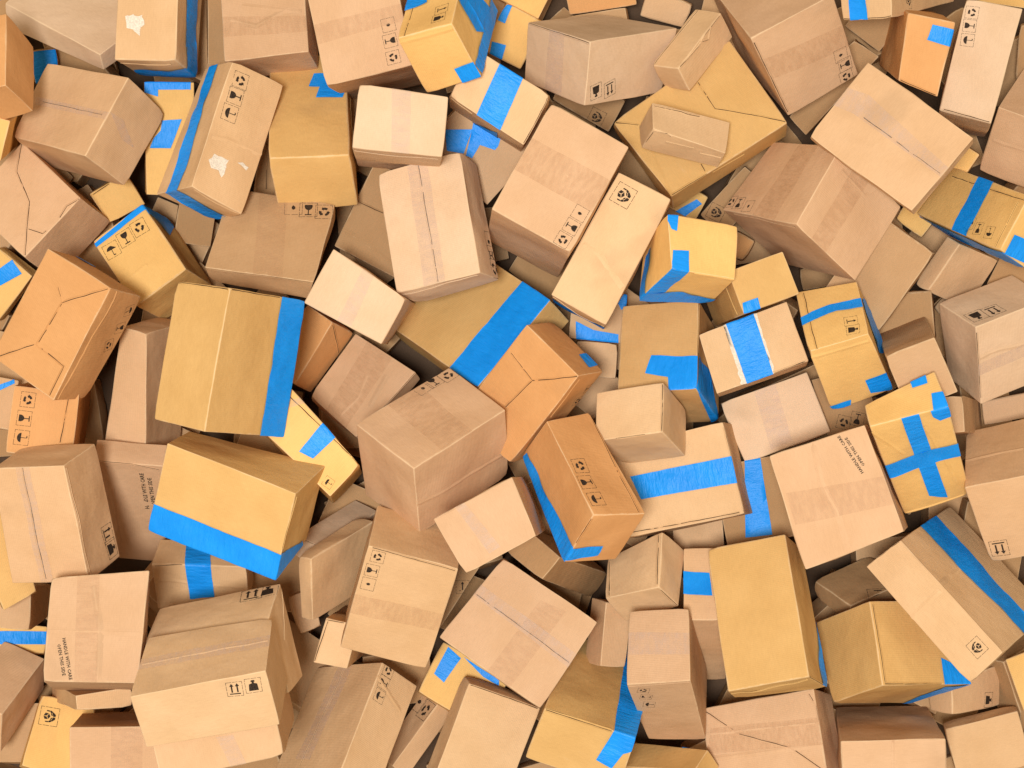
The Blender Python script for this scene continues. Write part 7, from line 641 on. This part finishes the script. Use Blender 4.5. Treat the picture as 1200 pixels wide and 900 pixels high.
(1130, 'plain cardboard box buried at the bottom of the heap beneath the others', 'b', 0.005, [(0.3479, -1.5017, 0.3813), (0.1755, -1.7545, 0.2572), (0.5637, -1.6418, 0.3668), (0.3739, -1.4463, 0.2322), (0.3913, -1.8946, 0.2427), (0.2015, -1.6991, 0.1081), (0.5897, -1.5864, 0.2177), (0.4173, -1.8392, 0.0937)], [], 'plain boxes buried at the bottom of the heap'),
(1131, 'plain cardboard box buried at the bottom of the heap beneath the others', 'b', 0.005, [(-2.1705, -0.3449, 0.2185), (-2.3008, -0.5641, 0.3293), (-1.9728, -0.4841, 0.1757), (-2.2089, -0.3701, 0.1235), (-2.103, -0.7032, 0.2865), (-2.3391, -0.5893, 0.2343), (-2.0111, -0.5093, 0.0807), (-2.1414, -0.7285, 0.1915)], [], 'plain boxes buried at the bottom of the heap'),
(1132, 'brown box deep in the gap between pale upside-down-arrows box and small notched carton', 'd', 0.005, [(0.494, 1.6381, 0.2254), (0.238, 1.6046, 0.1855), (0.5356, 1.3498, 0.2005), (0.5096, 1.6499, 0.1154), (0.2796, 1.3163, 0.1606), (0.2536, 1.6164, 0.0755), (0.5512, 1.3615, 0.0905), (0.2952, 1.328, 0.0506)], [], 'plain boxes deep in the gaps of the heap'),
(1133, 'brown box deep in the gap between small pinkish box and creased square lid', 'b', 0.005, [(-0.2939, -0.8105, 0.3246), (-0.0342, -0.7569, 0.2463), (-0.3713, -0.5369, 0.2548), (-0.3222, -0.8493, 0.2041), (-0.1116, -0.4833, 0.1765), (-0.0625, -0.7957, 0.1258), (-0.3997, -0.5756, 0.1343), (-0.14, -0.5221, 0.056)], [], 'plain boxes deep in the gaps of the heap'),
(1134, 'brown box deep in the gap between right edge arrows box and long blue-striped hands box', 'b', 0.005, [(2.1764, -0.8934, 0.2709), (2.2313, -0.5471, 0.3037), (1.9085, -0.8503, 0.2647), (2.1815, -0.8814, 0.1356), (1.9635, -0.504, 0.2975), (2.2364, -0.535, 0.1685), (1.9136, -0.8383, 0.1294), (1.9686, -0.4919, 0.1623)], [], 'plain boxes deep in the gaps of the heap'),
(1135, 'brown box deep in the gap between small tilted pale box and large pale clear-seamed box', 'd', 0.005, [(-0.5093, 0.8195, 0.267), (-0.7484, 0.6433, 0.276), (-0.3384, 0.5858, 0.2294), (-0.5243, 0.8323, 0.1193), (-0.5775, 0.4095, 0.2384), (-0.7634, 0.6561, 0.1283), (-0.3534, 0.5986, 0.0816), (-0.5926, 0.4223, 0.0907)], [], 'plain boxes deep in the gaps of the heap'),
(1136, 'brown box deep in the gap between blue cross box and handling-text lid', 'b', 0.005, [(1.4463, -0.4067, 0.1961), (1.7252, -0.5717, 0.2423), (1.5965, -0.1497, 0.207), (1.4623, -0.4112, 0.0828), (1.8755, -0.3148, 0.2532), (1.7413, -0.5763, 0.1289), (1.6126, -0.1543, 0.0937), (1.8915, -0.3193, 0.1399)], [], 'plain boxes deep in the gaps of the heap'),
(1137, 'brown box deep in the gap between mustard three-symbol box and torn-seam left box', 'b', 0.005, [(-1.9794, 0.6889, 0.2522), (-1.9138, 0.4013, 0.2177), (-1.7368, 0.742, 0.2705), (-1.9738, 0.7043, 0.1339), (-1.6712, 0.4544, 0.2361), (-1.9082, 0.4167, 0.0995), (-1.7313, 0.7575, 0.1523), (-1.6657, 0.4699, 0.1178)], [], 'plain boxes deep in the gaps of the heap'),
(1138, 'brown box deep in the gap between orange three-symbol box and orange crash-lock box', 'd', 0.005, [(-1.9778, 0.177, 0.2548), (-2.275, 0.242, 0.1946), (-2.0495, -0.1153, 0.2935), (-1.9585, 0.1568, 0.1382), (-2.3468, -0.0503, 0.2333), (-2.2558, 0.2219, 0.078), (-2.0303, -0.1355, 0.1768), (-2.3276, -0.0704, 0.1166)], [], 'plain boxes deep in the gaps of the heap'),
(1139, 'brown box deep in the gap between orange blue-square box and large top right box', 'b', 0.005, [(1.3817, 1.3276, 0.2553), (1.6415, 1.4497, 0.271), (1.2727, 1.564, 0.2205), (1.3961, 1.3144, 0.1204), (1.5325, 1.6861, 0.2362), (1.6558, 1.4365, 0.1361), (1.287, 1.5508, 0.0856), (1.5468, 1.6729, 0.1013)], [], 'plain boxes deep in the gaps of the heap'),
(1140, 'brown box deep in the gap between small pale box right and white-edged blue band box', 'b', 0.005, [(1.1067, -0.3528, 0.2626), (1.4353, -0.2016, 0.2974), (0.9717, -0.0662, 0.2928), (1.1138, -0.3337, 0.1124), (1.3002, 0.085, 0.3276), (1.4424, -0.1825, 0.1471), (0.9787, -0.047, 0.1426), (1.3073, 0.1041, 0.1773)], [], 'plain boxes deep in the gaps of the heap'),
(1141, 'brown box deep in the gap between pinkish upright box and ragged-seam bottom box', 'd', 0.005, [(0.8551, -1.8376, 0.2543), (1.1457, -1.6933, 0.2851), (0.7311, -1.5893, 0.2611), (0.867, -1.8273, 0.0939), (1.0217, -1.445, 0.2919), (1.1576, -1.683, 0.1247), (0.743, -1.579, 0.1006), (1.0336, -1.4347, 0.1314)], [], 'plain boxes deep in the gaps of the heap'),
(1142, 'plain cardboard box buried at the bottom of the heap beneath the others', 'b', 0.005, [(0.493, -1.1025, 0.2991), (0.5104, -1.3697, 0.3309), (0.7811, -1.0951, 0.2036), (0.4473, -1.1221, 0.1597), (0.7985, -1.3623, 0.2354), (0.4647, -1.3893, 0.1915), (0.7354, -1.1147, 0.0642), (0.7528, -1.3819, 0.096)], [], 'plain boxes buried at the bottom of the heap'),
(1143, 'brown box deep in the gap between wide blue-banded top box and pale upside-down-arrows box', 'b', 0.005, [(-0.1032, 1.195, 0.1942), (0.0238, 0.9878, 0.3073), (0.1187, 1.3233, 0.1799), (-0.0824, 1.1466, 0.0822), (0.2457, 1.116, 0.293), (0.0445, 0.9394, 0.1952), (0.1395, 1.2749, 0.0679), (0.2665, 1.0676, 0.181)], [], 'plain boxes deep in the gaps of the heap'),
(1144, 'plain cardboard box buried at the bottom of the heap beneath the others', 'd', 0.005, [(2.2318, 0.4609, 0.256), (2.0514, 0.1804, 0.2623), (2.4669, 0.31, 0.2679), (2.2359, 0.4547, 0.0948), (2.2865, 0.0295, 0.2741), (2.0555, 0.1742, 0.1011), (2.471, 0.3038, 0.1066), (2.2906, 0.0232, 0.1129)], [], 'plain boxes buried at the bottom of the heap'),
(1145, 'brown box deep in the gap between lower centre symbol box and three-symbol bottom box', 'b', 0.005, [(-0.6207, -1.4109, 0.2502), (-0.3384, -1.378, 0.222), (-0.6438, -1.1778, 0.2911), (-0.6338, -1.3929, 0.1399), (-0.3616, -1.1449, 0.2629), (-0.3516, -1.3599, 0.1117), (-0.657, -1.1598, 0.1808), (-0.3747, -1.1268, 0.1526)], [], 'plain boxes deep in the gaps of the heap'),
(1146, 'brown box deep in the gap between three-symbol bottom box and hands-symbol corner box', 'b', 0.005, [(-1.3751, -1.5025, 0.2396), (-1.2207, -1.7904, 0.3215), (-1.1307, -1.3667, 0.2563), (-1.3499, -1.5302, 0.0949), (-0.9763, -1.6545, 0.3381), (-1.1955, -1.818, 0.1768), (-1.1055, -1.3943, 0.1116), (-0.9511, -1.6821, 0.1934)], [], 'plain boxes deep in the gaps of the heap'),
(1147, 'plain cardboard box buried at the bottom of the heap beneath the others', 'd', 0.005, [(2.3912, -1.7123, 0.2681), (2.236, -1.5068, 0.3047), (2.1799, -1.8825, 0.327), (2.3527, -1.7153, 0.1212), (2.0247, -1.677, 0.3636), (2.1975, -1.5098, 0.1578), (2.1413, -1.8854, 0.1801), (1.9861, -1.68, 0.2167)], [], 'plain boxes buried at the bottom of the heap'),
(1148, 'brown box deep in the gap between three-symbol column box and orange blue-square box', 'b', 0.005, [(2.2085, 1.5046, 0.2677), (1.9227, 1.3866, 0.1774), (2.3079, 1.2937, 0.2287), (2.2289, 1.5329, 0.1663), (2.022, 1.1757, 0.1384), (1.943, 1.4149, 0.076), (2.3283, 1.322, 0.1273), (2.0424, 1.204, 0.037)], [], 'plain boxes deep in the gaps of the heap'),
(1149, 'brown box deep in the gap between mustard three-symbol box and big mustard blue-sided box', 'b', 0.005, [(-1.1766, 0.3495, 0.1734), (-1.3611, 0.5362, 0.1863), (-1.3811, 0.145, 0.2086), (-1.1897, 0.344, 0.066), (-1.5656, 0.3317, 0.2215), (-1.3742, 0.5308, 0.0789), (-1.3942, 0.1395, 0.1013), (-1.5787, 0.3262, 0.1142)], [], 'plain boxes deep in the gaps of the heap'),
(1150, 'brown box deep in the gap between handling-text lid and long blue-striped hands box', 'd', 0.005, [(1.8047, -0.9029, 0.2708), (1.7834, -0.6496, 0.2718), (1.5027, -0.9282, 0.2666), (1.8067, -0.9021, 0.1181), (1.4814, -0.6749, 0.2676), (1.7855, -0.6488, 0.119), (1.5047, -0.9275, 0.1139), (1.4834, -0.6742, 0.1148)], [], 'plain boxes deep in the gaps of the heap'),
(1151, 'plain cardboard box buried at the bottom of the heap beneath the others', 'b', 0.005, [(-1.1873, 1.1426, 0.2736), (-1.5436, 1.0598, 0.2553), (-1.1285, 0.8902, 0.2702), (-1.1801, 1.1463, 0.1161), (-1.4848, 0.8074, 0.252), (-1.5364, 1.0635, 0.0979), (-1.1213, 0.894, 0.1128), (-1.4776, 0.8112, 0.0946)], [], 'plain boxes buried at the bottom of the heap'),
(1152, 'plain cardboard box buried at the bottom of the heap beneath the others', 'b', 0.005, [(-0.7883, 1.7429, 0.2947), (-0.6232, 1.5291, 0.2618), (-0.6044, 1.8897, 0.264), (-0.8167, 1.7454, 0.1355), (-0.4393, 1.6759, 0.2312), (-0.6516, 1.5316, 0.1027), (-0.6328, 1.8921, 0.1049), (-0.4677, 1.6784, 0.0721)], [], 'plain boxes buried at the bottom of the heap'),
(1153, 'plain cardboard box buried at the bottom of the heap beneath the others', 'd', 0.005, [(-0.2502, -1.5116, 0.1972), (-0.2965, -1.7925, 0.2487), (0.0372, -1.5677, 0.1493), (-0.2748, -1.5306, 0.0718), (-0.009, -1.8486, 0.2009), (-0.3211, -1.8114, 0.1234), (0.0126, -1.5867, 0.024), (-0.0336, -1.8676, 0.0755)], [], 'plain boxes buried at the bottom of the heap'),
(1154, 'brown box deep in the gap between seamed yellow striped box and tall tan left box', 'b', 0.005, [(-1.1625, -0.1739, 0.2301), (-1.2781, -0.478, 0.2555), (-0.9031, -0.2748, 0.2025), (-1.1811, -0.1796, 0.077), (-1.0187, -0.5789, 0.2279), (-1.2966, -0.4838, 0.1024), (-0.9217, -0.2805, 0.0494), (-1.0373, -0.5846, 0.0748)], [], 'plain boxes deep in the gaps of the heap'),
(1155, 'brown box deep in the gap between small pale box right and wide blue-banded centre box', 'b', 0.005, [(0.7572, -0.4725, 0.3545), (0.9524, -0.6083, 0.2727), (0.9071, -0.2093, 0.2752), (0.6947, -0.4788, 0.2155), (1.1023, -0.3451, 0.1935), (0.8899, -0.6146, 0.1337), (0.8445, -0.2155, 0.1362), (1.0398, -0.3513, 0.0544)], [], 'plain boxes deep in the gaps of the heap'),
(1156, 'brown box deep in the gap between three-symbol bottom box and narrow standing box', 'd', 0.005, [(-0.6935, -1.2022, 0.2534), (-0.9789, -1.0128, 0.2169), (-0.8529, -1.4238, 0.3503), (-0.7045, -1.2383, 0.1526), (-1.1383, -1.2344, 0.3139), (-0.99, -1.0489, 0.1162), (-0.864, -1.4599, 0.2495), (-1.1494, -1.2705, 0.2131)], [], 'plain boxes deep in the gaps of the heap'),
(1157, 'brown box deep in the gap between creased square lid and slotted lidded box', 'b', 0.005, [(0.0808, -0.8231, 0.2914), (0.0103, -1.1163, 0.2315), (0.3079, -0.8789, 0.297), (0.0909, -0.7963, 0.1482), (0.2374, -1.172, 0.237), (0.0204, -1.0894, 0.0882), (0.318, -0.852, 0.1537), (0.2475, -1.1451, 0.0938)], [], 'plain boxes deep in the gaps of the heap'),
(1158, 'brown box deep in the gap between seamed yellow striped box and narrow standing box', 'b', 0.005, [(-0.4382, -0.5419, 0.1992), (-0.7565, -0.4042, 0.2245), (-0.5273, -0.7527, 0.225), (-0.4533, -0.552, 0.0643), (-0.8457, -0.6149, 0.2503), (-0.7716, -0.4143, 0.0896), (-0.5424, -0.7628, 0.0901), (-0.8607, -0.6251, 0.1154)], [], 'plain boxes deep in the gaps of the heap'),
(1159, 'brown box deep in the gap between small pinkish box and orange blue-edged symbol box', 'd', 0.005, [(-0.0826, -0.2281, 0.222), (0.038, -0.4446, 0.3475), (0.144, -0.1033, 0.2195), (-0.0485, -0.2928, 0.0774), (0.2646, -0.3199, 0.345), (0.0721, -0.5094, 0.2029), (0.1781, -0.1681, 0.075), (0.2987, -0.3847, 0.2004)], [], 'plain boxes deep in the gaps of the heap'),
(1160, 'brown box deep in the gap between diagonal blue-stripe box and tall hands-symbol box', 'b', 0.005, [(0.1271, 0.7131, 0.3339), (-0.0182, 0.4986, 0.1553), (0.3247, 0.5452, 0.3748), (0.1954, 0.7648, 0.2164), (0.1794, 0.3307, 0.1962), (0.0501, 0.5503, 0.0377), (0.3929, 0.5969, 0.2573), (0.2476, 0.3824, 0.0786)], [], 'plain boxes deep in the gaps of the heap'),
(1161, 'brown box deep in the gap between blue cross box and slanted grey-tan box', 'b', 0.005, [(1.941, 0.0027, 0.2313), (1.9769, -0.2912, 0.2462), (2.1622, 0.0268, 0.1743), (1.9141, -0.0061, 0.123), (2.198, -0.2671, 0.1892), (1.9499, -0.2999, 0.1378), (2.1352, 0.018, 0.066), (2.1711, -0.2758, 0.0808)], [], 'plain boxes deep in the gaps of the heap'),
(1162, 'brown box deep in the gap between blue-striped yellow top box and pale upside-down-arrows box', 'd', 0.005, [(0.1832, 1.7661, 0.2278), (-0.1213, 1.8947, 0.1493), (0.0474, 1.4683, 0.2663), (0.202, 1.7432, 0.1171), (-0.2571, 1.5969, 0.1878), (-0.1024, 1.8718, 0.0386), (0.0663, 1.4454, 0.1556), (-0.2382, 1.574, 0.0771)], [], 'plain boxes deep in the gaps of the heap'),
(1163, 'brown box deep in the gap between hands-symbol corner box and clear-seamed left box', 'b', 0.005, [(-1.7034, -1.8129, 0.1903), (-1.4717, -1.6221, 0.1494), (-1.8767, -1.5949, 0.2258), (-1.7265, -1.8112, 0.0673), (-1.645, -1.404, 0.1849), (-1.4948, -1.6204, 0.0264), (-1.8998, -1.5932, 0.1028), (-1.6681, -1.4023, 0.0619)], [], 'plain boxes deep in the gaps of the heap'),
(1164, 'plain cardboard box buried at the bottom of the heap beneath the others', 'b', 0.005, [(-2.3966, -1.2769, 0.2592), (-2.0765, -1.2479, 0.1992), (-2.4216, -1.0075, 0.2564), (-2.4188, -1.2802, 0.1395), (-2.1015, -0.9785, 0.1964), (-2.0987, -1.2512, 0.0795), (-2.4437, -1.0108, 0.1367), (-2.1236, -0.9818, 0.0767)], [], 'plain boxes buried at the bottom of the heap'),
(1165, 'brown box deep in the gap between small notched carton and large top right box', 'd', 0.005, [(0.8806, 1.8515, 0.1935), (0.7899, 1.4886, 0.1644), (1.1033, 1.7892, 0.2755), (0.9215, 1.8503, 0.0816), (1.0125, 1.4263, 0.2464), (0.8307, 1.4873, 0.0525), (1.1441, 1.788, 0.1636), (1.0533, 1.4251, 0.1345)], [], 'plain boxes deep in the gaps of the heap'),
(1166, 'plain cardboard box buried at the bottom of the heap beneath the others', 'b', 0.005, [(-1.0466, 0.8988, 0.2687), (-1.2038, 0.6371, 0.1971), (-0.8173, 0.757, 0.283), (-1.0243, 0.9216, 0.136), (-0.9745, 0.4954, 0.2114), (-1.1815, 0.6599, 0.0644), (-0.7949, 0.7799, 0.1503), (-0.9521, 0.5182, 0.0787)], [], 'plain boxes buried at the bottom of the heap'),
(1167, 'plain cardboard box buried at the bottom of the heap beneath the others', 'b', 0.005, [(0.887, 1.0127, 0.3747), (0.9107, 1.3409, 0.407), (0.5809, 1.0458, 0.2636), (0.9356, 1.0221, 0.2436), (0.6047, 1.374, 0.2959), (0.9593, 1.3503, 0.2759), (0.6295, 1.0551, 0.1325), (0.6533, 1.3834, 0.1648)], [], 'plain boxes buried at the bottom of the heap'),
(1168, 'brown box deep in the gap between lower left handling-text box and mustard blue-based box', 'd', 0.005, [(-1.4173, -1.0319, 0.3331), (-1.2599, -0.8176, 0.2117), (-1.5684, -0.8727, 0.4181), (-1.4983, -1.0426, 0.2092), (-1.411, -0.6585, 0.2968), (-1.3409, -0.8283, 0.0878), (-1.6494, -0.8834, 0.2942), (-1.492, -0.6691, 0.1729)], [], 'plain boxes deep in the gaps of the heap'),
(1169, 'brown box deep in the gap between orange-brown left edge box and top left corner box', 'b', 0.005, [(-2.0672, 1.6975, 0.2128), (-2.2943, 1.8465, 0.1369), (-2.232, 1.4585, 0.2367), (-2.0468, 1.6724, 0.1025), (-2.4591, 1.6075, 0.1608), (-2.2739, 1.8214, 0.0266), (-2.2116, 1.4334, 0.1264), (-2.4388, 1.5824, 0.0505)], [], 'plain boxes deep in the gaps of the heap'),
(1170, 'plain cardboard box buried at the bottom of the heap beneath the others', 'b', 0.005, [(1.5915, 1.006, 0.3284), (1.8329, 0.8808, 0.2223), (1.7067, 1.2387, 0.3158), (1.542, 1.0233, 0.1953), (1.948, 1.1135, 0.2097), (1.7833, 0.8981, 0.0892), (1.6571, 1.256, 0.1827), (1.8985, 1.1308, 0.0766)], [], 'plain boxes buried at the bottom of the heap'),
(1171, 'plain cardboard box buried at the bottom of the heap beneath the others', 'd', 0.005, [(1.0432, -0.652, 0.2702), (0.8014, -0.7736, 0.2092), (1.1778, -0.9029, 0.2369), (1.0588, -0.6295, 0.1634), (0.9359, -1.0245, 0.1759), (0.817, -0.7511, 0.1024), (1.1933, -0.8804, 0.1301), (0.9515, -1.0019, 0.0691)], [], 'plain boxes buried at the bottom of the heap'),
(1172, 'brown box deep in the gap between long blue-striped hands box and blue-cornered mustard box', 'b', 0.005, [(2.3924, -1.3137, 0.2446), (2.3049, -1.083, 0.2896), (2.1785, -1.4147, 0.3465), (2.3283, -1.3121, 0.1118), (2.091, -1.184, 0.3915), (2.2408, -1.0814, 0.1568), (2.1145, -1.4131, 0.2137), (2.027, -1.1824, 0.2587)], [], 'plain boxes deep in the gaps of the heap'),
(1173, 'plain cardboard box buried at the bottom of the heap beneath the others', 'b', 0.005, [(-0.5376, -1.5897, 0.2868), (-0.786, -1.5021, 0.2465), (-0.6197, -1.8396, 0.2496), (-0.5116, -1.5782, 0.1518), (-0.8681, -1.752, 0.2094), (-0.76, -1.4905, 0.1116), (-0.5938, -1.8281, 0.1147), (-0.8422, -1.7404, 0.0744)], [], 'plain boxes buried at the bottom of the heap')
]
for d in DATA: build(d)
